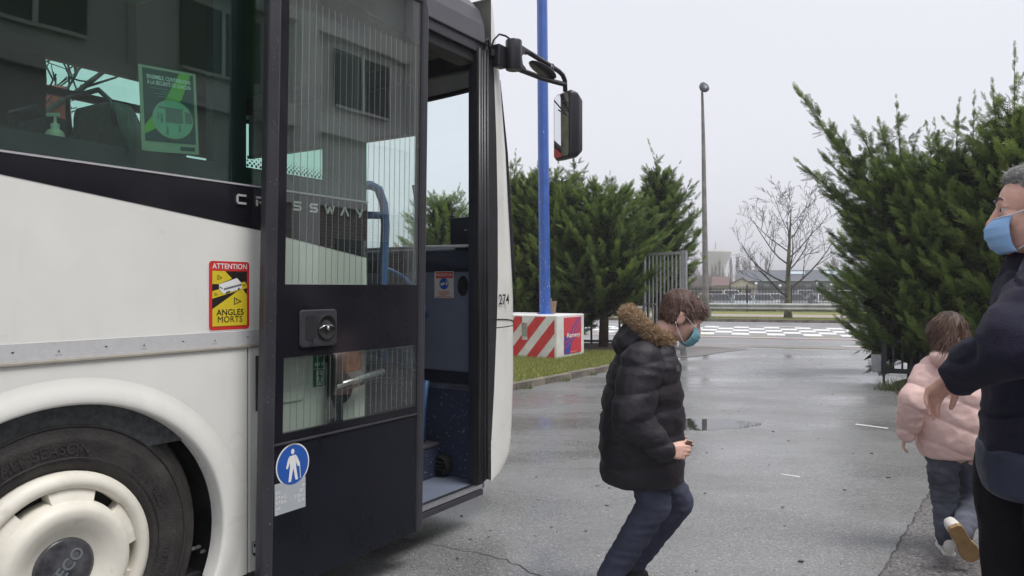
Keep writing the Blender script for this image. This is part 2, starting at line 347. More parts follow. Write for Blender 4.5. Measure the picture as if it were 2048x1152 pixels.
def rrect(x0, y0, x1, y1, r, n=5):
    pts = []
    for cx, cy, a in ((x1-r, y1-r, 0), (x0+r, y1-r, 90), (x0+r, y0+r, 180), (x1-r, y0+r, 270)):
        for i in range(n+1): t = R(a + 90*i/n); pts.append((cx + r*math.cos(t), cy + r*math.sin(t)))
    return pts
def circle(cx, cy, r, n=28, sx=1.0): return [(cx + sx*r*math.cos(2*PI*i/n), cy + r*math.sin(2*PI*i/n)) for i in range(n)]
def clip_rect(poly, x0, y0, x1, y1):
    for ax, lim, sg in ((0, x0, 1), (0, x1, -1), (1, y0, 1), (1, y1, -1)):
        out = []
        for i in range(len(poly)):
            a, b = poly[i], poly[(i+1) % len(poly)]; da, db = sg*(a[ax]-lim), sg*(b[ax]-lim)
            if da >= 0: out.append(a)
            if (da >= 0) != (db >= 0): t = da/(da-db); out.append((a[0]+t*(b[0]-a[0]), a[1]+t*(b[1]-a[1])))
        poly = out
        if len(poly) < 3: return []
    return poly
def bez(p0, p1, p2, n=8):
    p0, p1, p2 = Vector(p0), Vector(p1), Vector(p2)
    return [p0*(1-t)**2 + p1*2*t*(1-t) + p2*t*t for t in [i/n for i in range(n+1)]]

def tag(o, label=None, cat=None, group=None, kind=None):
    if label: o['label'] = label
    if cat: o['category'] = cat
    if group: o['group'] = group
    if kind: o['kind'] = kind
    return o
def thing(name, label, cat, loc=(0,0,0), rz=0.0, group=None):
    o = bpy.data.objects.new(name, None); COL.objects.link(o); o.empty_display_size = 0.2
    o.location = loc; o.rotation_euler = (0, 0, rz); return tag(o, label, cat, group)
def copy_tree(o, parent=None):
    c = o.copy(); COL.objects.link(c); c.parent = parent
    for ch in list(o.children): copy_tree(ch, c)
    return c
XY = ((0,0,0), (1,0,0), (0,1,0))
# ------------------------------------------------------------------ the bus: u = forward along its side, w = outwards from its right side, z = up
TH = math.atan2(934, 1479)
BD = Vector((math.sin(TH), math.cos(TH), 0)); BN = Vector((math.cos(TH), -math.sin(TH), 0))
BUS_O = Vector((-1.463, 2.42, 0))             # ground point under the front wheel's outer face
bus = thing('bus', 'white and black coach with its front passenger door standing open', 'bus', BUS_O, PI/2 - TH)
def V(u, w, z): return Vector((u, -w, z))
def SIDE(w=0.0): return ((0, -w, 0), (1, 0, 0), (0, 0, 1))
def world_of(u, w): return BUS_O + BD*u + BN*w
W_ = 2.55

def bp(name, mb, mats, par=None, bevel=0.0, fix=False, label=None):
    o = mb.build(name, mats, par or bus, bevel, 2, fix)
    if label: o['label'] = label
    return o

# -- lower side panels
arch = [(0.60*math.cos(t), 0.5 + 0.55*math.sin(t)) for t in [PI*(i/40)*1.12 - 0.06*PI*2 for i in range(41)]]
K = 1.07
def archk(k, n=44, a0=-22, a1=202): return [(0.60*k*math.cos(R(a0+(a1-a0)*i/n)), 0.5 + 0.55*k*math.sin(R(a0+(a1-a0)*i/n))) for i in range(n+1)]
outer = archk(1.12)
lo = [(0.712, 0.262), (0.712, 1.186), (-1.15, 1.186), (-1.15, 0.262), (outer[-1][0], 0.262)] + outer[::-1] + [(outer[0][0], 0.262)]
bp('wheel_arch_panel', MB().prism(lo, SIDE(), -0.02, 0.0), M['white_paint'])
# flared lip round the arch
lip = MB(); prof = [(0.985, -0.06), (0.988, 0.001), (0.994, 0.009), (1.006, 0.0125), (1.035, 0.0125), (1.065, 0.0105), (1.095, 0.0065), (1.125, 0.0025), (1.15, 0.0008)]
rings = []
for k, dd in prof: rings.append([V(p[0], dd, p[1]) for p in archk(k, 60)])
lip.loft(rings[::-1], closed=False, caps=False)
bp('wheel_arch_lip', lip, M['white_paint'])
bp('lower_panel', MB().prism([(0.722, 0.262), (1.40, 0.262), (1.40, 1.186), (0.722, 1.186)], SIDE(), -0.02, -0.001), M['white_paint'], bevel=0.003)
for x0, x1 in ((-2.75, -1.16), (-4.35, -2.76), (-5.35, -4.36), (-9.0, -7.3)):
    bp('lower_panel', MB().prism([(x0, 0.262), (x1, 0.262), (x1, 1.186), (x0, 1.186)], SIDE(), -0.02, -0.001), M['white_paint'], bevel=0.003)
bp('panel_gap', MB().prism([(0.708, 0.27), (0.726, 0.27), (0.726, 1.185), (0.708, 1.185)], SIDE(), -0.03, -0.012), M['dark'])
# upper white side, with the black band that falls towards the door
band = [(-9.0, 1.84), (-1.2, 1.842), (-0.7, 1.828), (-0.19, 1.778), (0.3, 1.724), (0.815, 1.665), (1.413, 1.577)]
bp('side_panel', MB().prism([(-9.0, 1.256), (1.413, 1.256)] + band[::-1], SIDE(), -0.02, 0.0), M['white_paint'])
bp('waist_band', MB().prism(band[1:] + [(1.413, 1.842), (-0.9, 1.846)], SIDE(), -0.02, 0.0015), M['black_gloss'])
bp('window_bead', MB().prism([(-9.0, 1.846), (1.42, 1.846), (1.42, 1.853), (-9.0, 1.853)], SIDE(), -0.01, 0.004), M['bead'])
bp('reflective_strip', MB().prism([(-9.0, 1.199), (1.413, 1.199), (1.413, 1.256), (-9.0, 1.256)], SIDE(), -0.01, 0.002), M['tape'])
bp('rub_rail', MB().prism([(-9.0, 1.1865), (1.413, 1.1865), (1.413, 1.1985), (-9.0, 1.1985)], SIDE(), -0.01, 0.009), M['trim_olive'], bevel=0.003)
mk = MB()
for i in range(-8, 4):
    u = -0.02 + 0.29*i
    fr = SIDE(0.0025)
    mk.flat([(u-0.004, 1.222), (u+0.004, 1.222), (u, 1.231)], fr, 0.0006); mk.text('ECE 104R', fr, u, 1.211, 0.0035, 0.0006, align='CENTER')
    mk.flat(rrect(u+0.15, 1.228, u+0.158, 1.2315, 0.001), fr, 0.0006, 1)
bp('strip_print', mk, [M['ink_slate'], M['ink_ink']])['kind'] = 'stuff'
# rear wheel arch zone kept simple, behind the picture's left edge
bp('rear_wheel_panel', MB().prism([(-7.3, 1.186), (-7.3, 0.262), (-6.95, 0.262), (-6.8, 0.8), (-6.5, 1.02), (-6.2, 1.02), (-5.85, 0.8), (-5.7, 0.262), (-5.36, 0.262), (-5.36, 1.186)], SIDE(), -0.02, -0.001), M['white_paint'])

# fuel flap and emergency release
fl = MB(); fl.prism(rrect(0.765, 0.935, 1.012, 1.168, 0.03), SIDE(), -0.004, 0.006)
fp = bp('filler_flap', fl, M['white_paint'], bevel=0.004)
bp('flap_hinge', MB().prism(rrect(0.754, 0.92, 0.766, 1.15, 0.004), SIDE(), 0, 0.012), M['rubber'], fp)
js = MB(); f_ = SIDE(0.0015)
js.flat(rrect(0.735, 0.335, 0.785, 0.385, 0.006) , f_, 0.0005, 1); js.flat(rrect(0.738, 0.338, 0.782, 0.382, 0.005), f_, 0.001, 0)
js.flat([(0.742, 0.362), (0.778, 0.362), (0.778, 0.376), (0.742, 0.376)], f_, 0.0015, 1); js.flat([(0.757, 0.345), (0.763, 0.345), (0.763, 0.362), (0.757, 0.362)], f_, 0.0015, 1)
js.flat([(0.735, 0.336), (0.785, 0.336), (0.76, 0.312)], f_, 0.0007, 1)
bp('jacking_sticker', js, [M['ink_white'], M['ink_ink']])
eg = MB(); f_ = SIDE(0.001)
eg.flat([(1.066, 0.985), (1.14, 0.985), (1.14, 1.062), (1.066, 1.062)], f_, 0.0005, 0); eg.flat([(1.066, 1.066), (1.14, 1.066), (1.14, 1.165), (1.066, 1.165)], f_, 0.0005, 0)
eg.flat([(1.085, 0.990), (1.122, 0.990), (1.122, 1.056), (1.085, 1.056)], f_, 0.001, 1)
eg.flat(circle(1.104, 1.047, 0.006, 10), f_, 0.0015, 0); eg.flat([(1.098, 1.04), (1.11, 1.038), (1.112, 1.018), (1.102, 1.016)], f_, 0.0015, 0)
eg.flat([(1.102, 1.018), (1.11, 1.018), (1.118, 0.995), (1.113, 0.994)], f_, 0.0015, 0); eg.flat([(1.100, 1.018), (1.107, 1.018), (1.096, 0.995), (1.091, 0.997)], f_, 0.0015, 0)
eg.flat([(1.088, 1.030), (1.099, 1.038), (1.101, 1.034), (1.09, 1.026)], f_, 0.0015, 0); eg.flat([(1.110, 1.037), (1.12, 1.028), (1.118, 1.024), (1.109, 1.031)], f_, 0.0015, 0)
for k in range(3): eg.flat([(1.075+0.02*k, 1.078), (1.086+0.02*k, 1.078), (1.086+0.02*k, 1.092), (1.075+0.02*k, 1.092)], f_, 0.001, 1)
for k in range(2): eg.flat([(1.075+0.024*k, 1.14), (1.09+0.024*k, 1.14), (1.085+0.024*k, 1.155), (1.078+0.024*k, 1.155)], f_, 0.001, 1)
bp('emergency_sticker', eg, [M['ink_green'], M['ink_white']])
bp('emergency_button', MB().lathe([(0.001, 0.016), (0.022, 0.016), (0.029, 0.010), (0.031, 0.0)], (V(1.15, 0, 1.12), (1,0,0), (0,0,1)), 20), M['rubber'])
ol = bp('side_marker_lamp', MB().prism(rrect(1.243, 1.035, 1.352, 1.142, 0.016), SIDE(), 0, 0.028), M['orange_lens'], bevel=0.008)
bp('lens_ridge', MB().box(V(1.262, 0.026, 1.100), V(1.335, 0.0305, 1.104)).box(V(1.262, 0.026, 1.074), V(1.335, 0.0305, 1.078)).box(V(1.262, 0.026, 1.055), V(1.335, 0.0305, 1.059)), M['orange_lens'], ol)

# warning sticker
st = MB(); u0, u1, z0, z1 = 0.534, 0.722, 1.264, 1.536; f_ = SIDE(0.0008); uw = u1-u0; zh = z1-z0
def S(px, py): return (u0 + uw*(px-100)/532, z1 - zh*(py-162)/880)      # drawn on the sticker's own grid
st.flat(rrect(u0-0.003, z0-0.003, u1+0.003, z1+0.003, 0.016), f_, 0.0004, 3); st.flat(rrect(u0, z0, u1, z1, 0.014), f_, 0.0009, 0)
x0, x1, ya, yb = S(140, 0)[0], S(596, 0)[0], S(0, 288)[1], S(0, 992)[1]
st.flat([(x0, yb), (x1, yb), (x1, ya), (x0, ya)], f_, 0.0014, 2)
def sp(pts, m, l): st.flat([S(*p) for p in pts], f_, l, m)
sp([(140,288),(305,288),(395,385),(230,455),(140,455)], 1, 0.0019)
sp([(140,545),(560,420),(572,435),(575,420),(580,440),(596,465),(596,505),(140,640)], 1, 0.0019)
sp([(140,772),(470,545),(540,522),(596,595),(596,992),(140,992)], 1, 0.0022)
def tri(px, py, s):
    sp([(px, py-s), (px+2.0*s, py+0.15*s), (px, py+s)], 2, 0.0026); sp([(px+0.2*s, py-0.68*s), (px+1.5*s, py+0.12*s), (px+0.2*s, py+0.7*s)], 1, 0.0030)
    sp([(px+0.35*s, py-0.45*s), (px+0.55*s, py-0.5*s), (px+0.85*s, py+0.15*s), (px+0.75*s, py+0.2*s)], 2, 0.0034)
tri(205, 370, 32); tri(420, 673, 52); tri(168, 585, 22); tri(545, 467, 20)
sp([(222,460),(460,375),(520,440),(282,500)], 3, 0.0030); sp([(222,460),(282,500),(278,580),(226,520)], 3, 0.0031); sp([(282,500),(520,440),(526,510),(278,580)], 3, 0.0032)
sp([(286,508),(520,447),(522,472),(286,534)], 4, 0.0036); sp([(228,480),(270,508),(270,522),(228,497)], 4, 0.0036)
for cx, cy in ((325,560),(353,552),(482,515)): st.flat([(p[0], p[1]) for p in [S(cx+12*math.cos(t), cy+14*math.sin(t)) for t in [2*PI*i/10 for i in range(10)]]], f_, 0.0040, 2)
st.text('ATTENTION', f_, S(142,0)[0], S(0,258)[1], zh*66/880, 0.0014, 3, width=uw*455/532, bold=0.012)
st.text('ANGLES', f_, S(190,0)[0], S(0,852)[1], zh*74/880, 0.0030, 2, width=uw*360/532, bold=0.012)
st.text('MORTS', f_, S(208,0)[0], S(0,945)[1], zh*78/880, 0.0030, 2, width=uw*325/532, bold=0.0)
bp('warning_sticker', st, [M['ink_red'], M['ink_yellow'], M['ink_ink'], M['ink_white'], M['ink_slate']], label='red and yellow blind spot warning sticker')

# raised chrome lettering on the black band
for i, ch in enumerate('CROSSWAY'):
    uc = 0.680 + 0.0962*i; mb = MB(); fr = SIDE(0.003); h = 0.040; zb = 1.769; w2 = 0.023
    if ch in 'COS' or ch == 'R' or ch == 'W' or ch == 'Y': pass
    def bar(a, b, t=0.0085, mb=mb, uc=uc, zb=zb):
        a, b = Vector(a), Vector(b); n_ = Vector((-(b-a).y, (b-a).x)).normalized()*t/2
        mb.prism([(uc+q.x, zb+q.y) for q in (a-n_, b-n_, b+n_, a+n_)], fr, 0, 0.005)
    if ch == 'C': bar((w2, h-0.004), (-w2+0.006, h-0.004)); bar((-w2+0.004, h-0.006), (-w2+0.004, 0.006)); bar((-w2+0.006, 0.004), (w2, 0.004))
    if ch == 'R': bar((-w2+0.004, 0), (-w2+0.004, 0.026)); bar((-w2, h-0.004), (w2-0.008, h-0.004)); bar((w2-0.004, h-0.006), (w2-0.006, 0.018)); bar((w2-0.006, 0.016), (-0.006, 0.016)); bar((0.0, 0.016), (w2-0.002, 0))
    if ch == 'O': bar((w2-0.004, h-0.004), (-w2+0.004, h-0.004)); bar((-w2+0.004, h-0.006), (-w2+0.004, 0.006)); bar((-w2+0.004, 0.004), (w2-0.004, 0.004)); bar((w2-0.004, h-0.006), (w2-0.004, 0.006))
    if ch == 'S': bar((w2, h-0.004), (-w2+0.006, h-0.004)); bar((-w2+0.004, h-0.006), (-w2+0.004, 0.022)); bar((-w2+0.004, 0.020), (w2-0.004, 0.020)); bar((w2-0.004, 0.018), (w2-0.004, 0.006)); bar((w2-0.004, 0.004), (-w2, 0.004))
    if ch == 'W': bar((-w2-0.004, h), (-0.012, 0.001)); bar((-0.012, 0.003), (0.002, h-0.006)); bar((0.002, h-0.006), (0.014, 0.003)); bar((0.013, 0.001), (w2+0.004, h))
    if ch == 'A': bar((-w2, 0), (-0.001, h-0.001)); bar((0.001, h-0.001), (w2, 0))
    if ch == 'Y': bar((-w2, h), (0.002, 0.013)); bar((w2, h), (0.0, 0.0))
    bp('lettering', mb, M['silver'])
bp('fleet_number', MB().text('274', SIDE(0.0025), 2.583, 1.328, 0.062, 0.0008, width=0.118, bold=0.012), M['ink_ink'])

# -- window belt
panes = [(-8.95, -7.46), (-7.44, -5.96), (-5.94, -4.46), (-4.44, -2.96), (-2.94, -1.46), (-1.44, 0.636), (0.644, 1.412)]
for a, b in panes:
    bp('side_window', MB().prism([(a, 1.853), (b, 1.853), (b, 2.9), (a, 2.9)], SIDE(), -0.006, 0.0), M['glass_side'])
for a, b in [(p[0]-0.09, p[0]+0.07) for p in panes[1:6]] + [(0.562, 0.716), (1.262, 1.40)]:
    bp('window_pillar', MB().prism([(a, 1.853), (b, 1.853), (b, 2.9), (a, 2.9)], SIDE(), -0.055, -0.010), M['black_satin'])
bp('window_border', MB().prism([(-9.0, 1.853), (1.41, 1.853), (1.41, 1.925), (-9.0, 1.925)], SIDE(), -0.044, -0.008), M['black_satin'])
fr_ = MB()
for i in range(24):
    for j in range(5): fr_.flat(circle(0.722 + i*0.0216 + (j % 2)*0.0108, 1.934 + j*0.010, 0.0062 - 0.001*j, 8), SIDE(), -0.009)
bp('dotted_border', fr_, M['black_satin'])
# lower inner wall of the right side, so the side has thickness
bp('inner_wall', MB().prism([(-9.0, 0.85), (1.235, 0.85), (1.235, 1.853), (-9.0, 1.853)], SIDE(), -0.10, -0.045), M['seat_cloth'])

# -- roof, far side, rear
sec = [(0.0, 2.902), (-0.012, 3.02), (-0.045, 3.12), (-0.12, 3.20), (-0.30, 3.26), (-1.275, 3.29), (-2.25, 3.26), (-2.43, 3.20), (-2.505, 3.12), (-2.538, 3.02), (-2.55, 2.902)]
rf = MB(); rf.loft([[V(u, w, z) for w, z in sec] for u in (-9.0, 2.44)][::-1], smooth=False)
roof = bp('roof', rf, M['grey_satin'], fix=True)
bp('roof_pod', MB().loft([[V(u, w*0.9-0.06, z) for w, z in [(-0.10, 3.20), (-0.14, 3.33), (-0.22, 3.38), (-2.4, 3.38), (-2.5, 3.2)]] for u in (0.2, 2.3)], smooth=False), M['grey_satin'], roof, fix=True)
bp('drip_rail', MB().tube([V(-9, 0.006, 2.902), V(2.44, 0.006, 2.902)], 0.008, 6), M['rubber'], roof)
FAR = ((0, W_, 0), (1, 0, 0), (0, 0, 1))
bp('far_side_panel', MB().prism([(-9, 0.262), (2.5, 0.262), (2.5, 1.84), (-9, 1.84)], FAR, 0.0, 0.03), M['white_paint'])
fp_ = [(-9.0, -7.5), (-7.4, -5.9), (-5.8, -4.3), (-4.2, -2.7), (-2.6, -1.1), (-1.0, 0.98), (1.06, 2.42)]
for a, b in fp_: bp('far_window', MB().prism([(a, 1.84), (b, 1.84), (b, 2.9), (a, 2.9)], FAR, 0.006, 0.012), M['glass_screen'])
for a, b in [(q[1]-0.02, q[1]+0.12) for q in fp_[:-2]] + [(0.55, 1.10), (2.42, 2.47)]:
    bp('far_pillar', MB().prism([(a, 1.84), (b, 1.84), (b, 2.9), (a, 2.9)], FAR, 0.02, 0.12), M['black_satin'])
bp('window_bar', MB().box(V(1.06, -2.50, 2.665), V(2.35, -2.46, 2.715)), M['black_satin'])
bp('rear_panel', MB().box(V(-9.05, 0, 0.262), V(-9.0, -W_, 3.2)), M['white_paint'])
bp('underbody', MB().box(V(-8.9, -0.62, 0.30), V(1.30, -W_+0.05, 0.42)), M['dark'])
bp('inner_wheel_wall', MB().box(V(-0.75, -0.58, 0.2), V(1.28, -0.60, 0.86)), M['dark'])

# -- wheel well and wheel
wl_ = MB(); wl_.loft([[V(0.66*math.cos(R(a)), w, 0.5 + 0.62*math.sin(R(a))) for a in range(-28, 209, 6)] for w in (-0.012, -0.58)], closed=False, caps=False)
bp('wheel_well', wl_, M['liner'])
mf = MB(); mf.box(V(0.42, -0.30, 0.17), V(0.57, -0.10, 0.30)); mf.box(V(0.44, -0.28, 0.30), V(0.50, -0.12, 0.42))
for k in range(7): mf.ellipsoid(V(0.44+0.022*k, -0.09, 0.45-0.012*k+0.012*(k % 2)), (0.016, 0.01, 0.009), 1, 8, 5)
bp('air_hose_bracket', mf, [M['rubber'], M['liner']], bevel=0.004)
def make_wheel(u, name='wheel'):
    WF = (V(u, -0.045, 0.512), (1, 0, 0), (0, 0, 1))        # N = outwards
    ty = MB(); ty.lathe([(0.29, -0.26), (0.45, -0.27), (0.520, -0.25), (0.534, -0.20), (0.534, -0.075), (0.530, -0.045), (0.516, -0.022), (0.500, -0.012), (0.490, -0.014), (0.482, -0.008),
              (0.45, 0.006), (0.42, 0.012), (0.414, 0.015), (0.405, 0.013), (0.37, 0.012), (0.345, 0.006), (0.338, 0.009), (0.330, 0.003), (0.30, -0.02), (0.285, -0.05)][::-1], WF, 72)
    wb = ty.build(name, M['tyre'], bus)
    O, X, Y = [Vector(q) for q in WF]; N = X.cross(Y)
    tl = MB()                                                 # raised sidewall writing and ribs
    def arc_text(txt, r, a0, cap):
        vs, fs, w = text_mesh(txt, 0.01); k = cap/0.69
        pts = []
        for x, y in vs:
            a = a0 - (x*k)/r; rr = r + y*k; pts.append(O + X*rr*math.cos(a) + Y*rr*math.sin(a) + N*0.0155)
        tl.add(pts, fs)
    arc_text('ALL SEASON', 0.368, R(118), 0.034); arc_text('295/80 R22.5', 0.368, R(48), 0.026); arc_text('TUBELESS', 0.368, R(-5), 0.026); arc_text('295/80 R22.5', 0.368, R(210), 0.026)
    for r_, wd in ((0.458, 0.003), (0.352, 0.002)): tl.lathe([(r_-wd, 0.006 if r_ > .4 else 0.011), (r_, 0.010 if r_ > .4 else 0.014), (r_+wd, 0.005 if r_ > .4 else 0.011)], WF, 64)
    tl.build('sidewall_relief', mat_tyre2, wb)
    # trim: outer ring, six bridges, domed centre
    rg = MB(); rg.lathe([(0.255, -0.03), (0.252, 0.018), (0.257, 0.032), (0.268, 0.040), (0.285, 0.038), (0.304, 0.024), (0.309, 0.008), (0.306, -0.02)][::-1], WF, 64)
    rg.build('rim', M['cream_plastic'], wb)
    ce = MB(); ce.lathe([(0.001, 0.034), (0.090, 0.035), (0.108, 0.040), (0.125, 0.052), (0.160, 0.072), (0.185, 0.078), (0.203, 0.070), (0.214, 0.050), (0.221, 0.02), (0.219, -0.03)][::-1], WF, 64)
    for k in range(6):
        c_ = 22 + 60*k; vs = []
        ce.loft([[O + X*r_*math.cos(R(c_+q)) + Y*r_*math.sin(R(c_+q)) + N*dd for r_, dd in ((0.205, 0.046), (0.256, 0.022), (0.256, -0.02), (0.205, -0.02))] for q in (-18, -9, 0, 9, 18)], smooth=False)
    ce.build('wheel_trim', M['cream_plastic'], wb, fix=True)
    hb = MB(); hb.lathe([(0.001, 0.046), (0.085, 0.045), (0.097, 0.040), (0.099, 0.030)][::-1], WF, 40)
    ca, sa = math.cos(R(47)), math.sin(R(47)); f2 = (O + N*0.046, X*ca + Y*sa, -X*sa + Y*ca)
    hb.text('IVECO', f2, -0.072, -0.020, 0.040, 0.0015, 1, width=0.144, bold=0.02)
    hb.build('hub_cap', [M['hub'], M['ink_slate']], wb)
    bk = MB(); bk.lathe([(0.001, -0.03), (0.29, -0.03)], WF, 32); bk.build('rim_back', M['dark'], wb)
    return wb
mat_tyre2 = mat('tyre_relief', (0.030, 0.028, 0.028), 0.75, vary=0.4, vscale=40)
M['hub'] = mat('hub_scuffed', (0.022, 0.022, 0.03), 0.3, vary=0.3, vscale=16, col2=(0.11, 0.11, 0.12), detail=8)
make_wheel(0.0); make_wheel(-6.35)

# -- door surround
bp('door_post', MB().prism([(1.242, 0.255), (1.415, 0.255), (1.415, 2.9), (1.242, 2.9)], SIDE(), -0.13, -0.004), M['black_satin'], bevel=0.004)
jm = MB(); jm.prism([(2.345, 0.235), (2.423, 0.262), (2.50, 0.5), (2.53, 0.8), (2.565, 1.30), (2.572, 1.5), (2.57, 1.9), (2.555, 2.35), (2.53, 2.74), (2.50, 2.905), (2.345, 2.905)], SIDE(), -0.03, 0.0025)
fj = bp('front_door_post', jm, M['rubber'])
for uu, r_ in ((2.362, 0.014), (2.392, 0.009), (2.418, 0.012), (2.452, 0.008)): bp('door_seal', MB().tube([V(uu, 0.006, 0.27), V(uu, 0.006, 2.86)], r_, 8), M['black_satin'], fj)
bp('door_post_inner', MB().box(V(2.375, -0.03, 0.25), V(2.44, -0.08, 2.9)), M['navy_plastic'])
bp('door_header', MB().box(V(1.415, -0.02, 2.775), V(2.36, -0.14, 2.901)), M['rubber'], bevel=0.008)
bp('header_strip', MB().prism([(0.8, 2.838), (2.52, 2.838), (2.52, 2.900), (0.8, 2.900)], SIDE(), -0.02, 0.003), M['frame_grey'], bevel=0.004)
sl = MB(); sl.box(V(1.36, 0.004, 0.228), V(2.40, -0.05, 0.252)); sl.box(V(1.36, 0.010, 0.19), V(2.40, -0.02, 0.222), 1); sl.box(V(1.36, -0.004, 0.2525), V(2.38, -0.018, 0.256), 0)
bp('door_sill', sl, [M['alu'], M['frame_grey']], bevel=0.006)

# -- stepwell, floor and cab front
bp('step_floor', MB().box(V(1.30, -0.05, 0.20), V(2.50, -0.66, 0.251)), M['blue_grey'])
s1 = MB(); s1.box(V(1.30, -0.62, 0.25), V(2.34, -1.0, 0.455)); s1.box(V(1.30, -0.95, 0.25), V(2.34, -1.30, 0.66)); s1.box(V(1.30, -0.60, 0.445), V(2.345, -0.66, 0.475), 1); s1.box(V(1.30, -0.93, 0.65), V(2.345, -0.99, 0.68), 1)
s1.box(V(2.20, -0.34, 0.25), V(2.42, -0.62, 0.440)); s1.box(V(2.19, -0.335, 0.440), V(2.42, -0.63, 0.462), 1)
bp('steps', s1, [M['speckle'], M['grey_satin']], bevel=0.006)
bp('aisle_floor', MB().box(V(-8.9, -0.63, 0.80), V(1.24, -W_+0.04, 0.86)), M['speckle'])
bp('cab_floor', MB().box(V(1.30, -1.28, 0.60), V(2.9, -W_+0.04, 0.66)), M['navy_plastic'])
bh = MB(); BF = ((2.45, 0, 0), (0, -1, 0), (0, 0, 1))         # faces the rear: x = -local y = w
def BP(mb, a, b, d0, d1, m=0): mb.prism([(a[0], a[1]), (b[0], a[1]), (b[0], b[1]), (a[0], b[1])], BF, d0, d1, m)
bp('cab_kick_panel', MB().prism([(-1.25, 0.25), (-0.06, 0.25), (-0.06, 0.795), (-1.25, 0.795)], BF, -0.05, 0.0), M['speckle'])
bp('kick_strip', MB().prism([(-1.25, 0.797), (-0.06, 0.797), (-0.06, 0.83), (-1.25, 0.83)], BF, -0.05, 0.012), M['alu'], bevel=0.003)
bp('cab_recess', MB().prism([(-1.25, 0.832), (-0.06, 0.832), (-0.06, 0.905), (-1.25, 0.905)], BF, -0.05, -0.02), M['navy_plastic'])
ft = bp('dash_panel', MB().prism([(-1.25, 0.91), (-0.06, 0.91), (-0.06, 1.541), (-1.25, 1.541)], BF, -0.05, 0.014), M['blue_grey'], bevel=0.012)
bp('dash_top', MB().loft([[V(2.45+dx, w, z) for dx, z in ((-0.02, 1.545), (-0.026, 1.60), (-0.012, 1.66), (0.03, 1.684), (0.10, 1.688), (dm, 1.60), (dm, 1.5), (0.0, 1.5))] for w, dm in ((-0.08, 0.15), (-0.12, 0.22), (-0.3, 0.42), (-1.3, 0.55), (-2.25, 0.42), (-2.45, 0.2))]), M['navy_plastic'], fix=True)
bp('dash_rim', MB().tube([V(2.44, -0.08, 1.690), V(2.44, -0.6, 1.692), V(2.44, -1.3, 1.69)], 0.010, 8), M['tape'])
bp('dash_ledge', MB().box(V(2.40, -0.06, 1.552), V(2.55, -0.25, 1.60)), M['navy_plastic'], bevel=0.01)
ov = MB(); ov.lathe([(0.03, 0.004), (0.05, 0.004), (0.06, 0.010), (0.064, 0.0)], ((2.45-0.012, 0.165, 1.443), (0, -0.62, 0), (0, 0, 1)), 24); ov.lathe([(0.001, 0.002), (0.05, 0.002)], ((2.45-0.014, 0.165, 1.443), (0, -0.62, 0), (0, 0, 1)), 24)
bp('speaker_grille', ov, M['dark'])
av = MB(); AF = ((2.44, 0.31, 0.325), (0, -1, 0), (0, 0, 1))
av.lathe([(0.001, 0.05), (0.042, 0.05), (0.046, 0.06), (0.055, 0.058), (0.062, 0.03), (0.062, 0.0)][::-1], AF, 28)
for k in (-1, 0, 1): av.box((2.373, 0.27, 0.323+0.022*k), (2.385, 0.35, 0.327+0.022*k), 1)
bp('air_vent', av, [M['dark'], M['frame_grey']])
sg = MB(); a, b = (-0.388, 1.368), (-0.236, 1.540)
sg.flat([a, (b[0], a[1]), b, (a[0], b[1])], BF, 0.0155, 0); sg.flat([(a[0]+0.012, b[1]-0.048), (b[0]-0.006, b[1]-0.048), (b[0]-0.006, b[1]-0.010), (a[0]+0.012, b[1]-0.010)], BF, 0.0162, 1)
sg.text('PREVENTION', BF, a[0]+0.016, b[1]-0.037, 0.018, 0.0168, 0, width=0.125, bold=0.02)
sg.flat(circle(-0.312, 1.457, 0.036), BF, 0.0162, 2); sg.flat([(-0.338, 1.445), (-0.318, 1.446), (-0.303, 1.458), (-0.306, 1.466), (-0.322, 1.462), (-0.338, 1.462)], BF, 0.0168, 0)
sg.flat([(-0.297, 1.448), (-0.283, 1.448), (-0.283, 1.466), (-0.297, 1.466)], BF, 0.0168, 0); sg.flat([(-0.294, 1.468), (-0.284, 1.468), (-0.284, 1.476), (-0.294, 1.476)], BF, 0.0168, 0)
for k, (x, y) in enumerate(((-0.36, -0.264), (-0.35, -0.27), (-0.355, -0.275), (-0.33, -0.3))): sg.flat([(x, 1.405-0.008*k), (y, 1.405-0.008*k), (y, 1.408-0.008*k), (x, 1.408-0.008*k)], BF, 0.0162, 1)
sg.flat([(-0.375, 1.374), (-0.25, 1.374), (-0.25, 1.377), (-0.375, 1.377)], BF, 0.0162, 1)
bp('prevention_notice', sg, [M['ink_cream'], M['ink_red'], M['ink_blue']])
tm = bp('ticket_machine', MB().prism(rrect(-0.268, 1.685, -0.115, 1.868, 0.012), ((2.44, 0, 0), (0, -1, 0), (0, 0, 1)), -0.06, 0.0), M['black_satin'], bevel=0.005)
bp('screen_mark', MB().prism([(-0.16, 1.785), (-0.135, 1.785), (-0.135, 1.79), (-0.16, 1.79)], ((2.44, 0, 0), (0, -1, 0), (0, 0, 1)), 0.0, 0.001), M['ink_pale_grey'], tm)
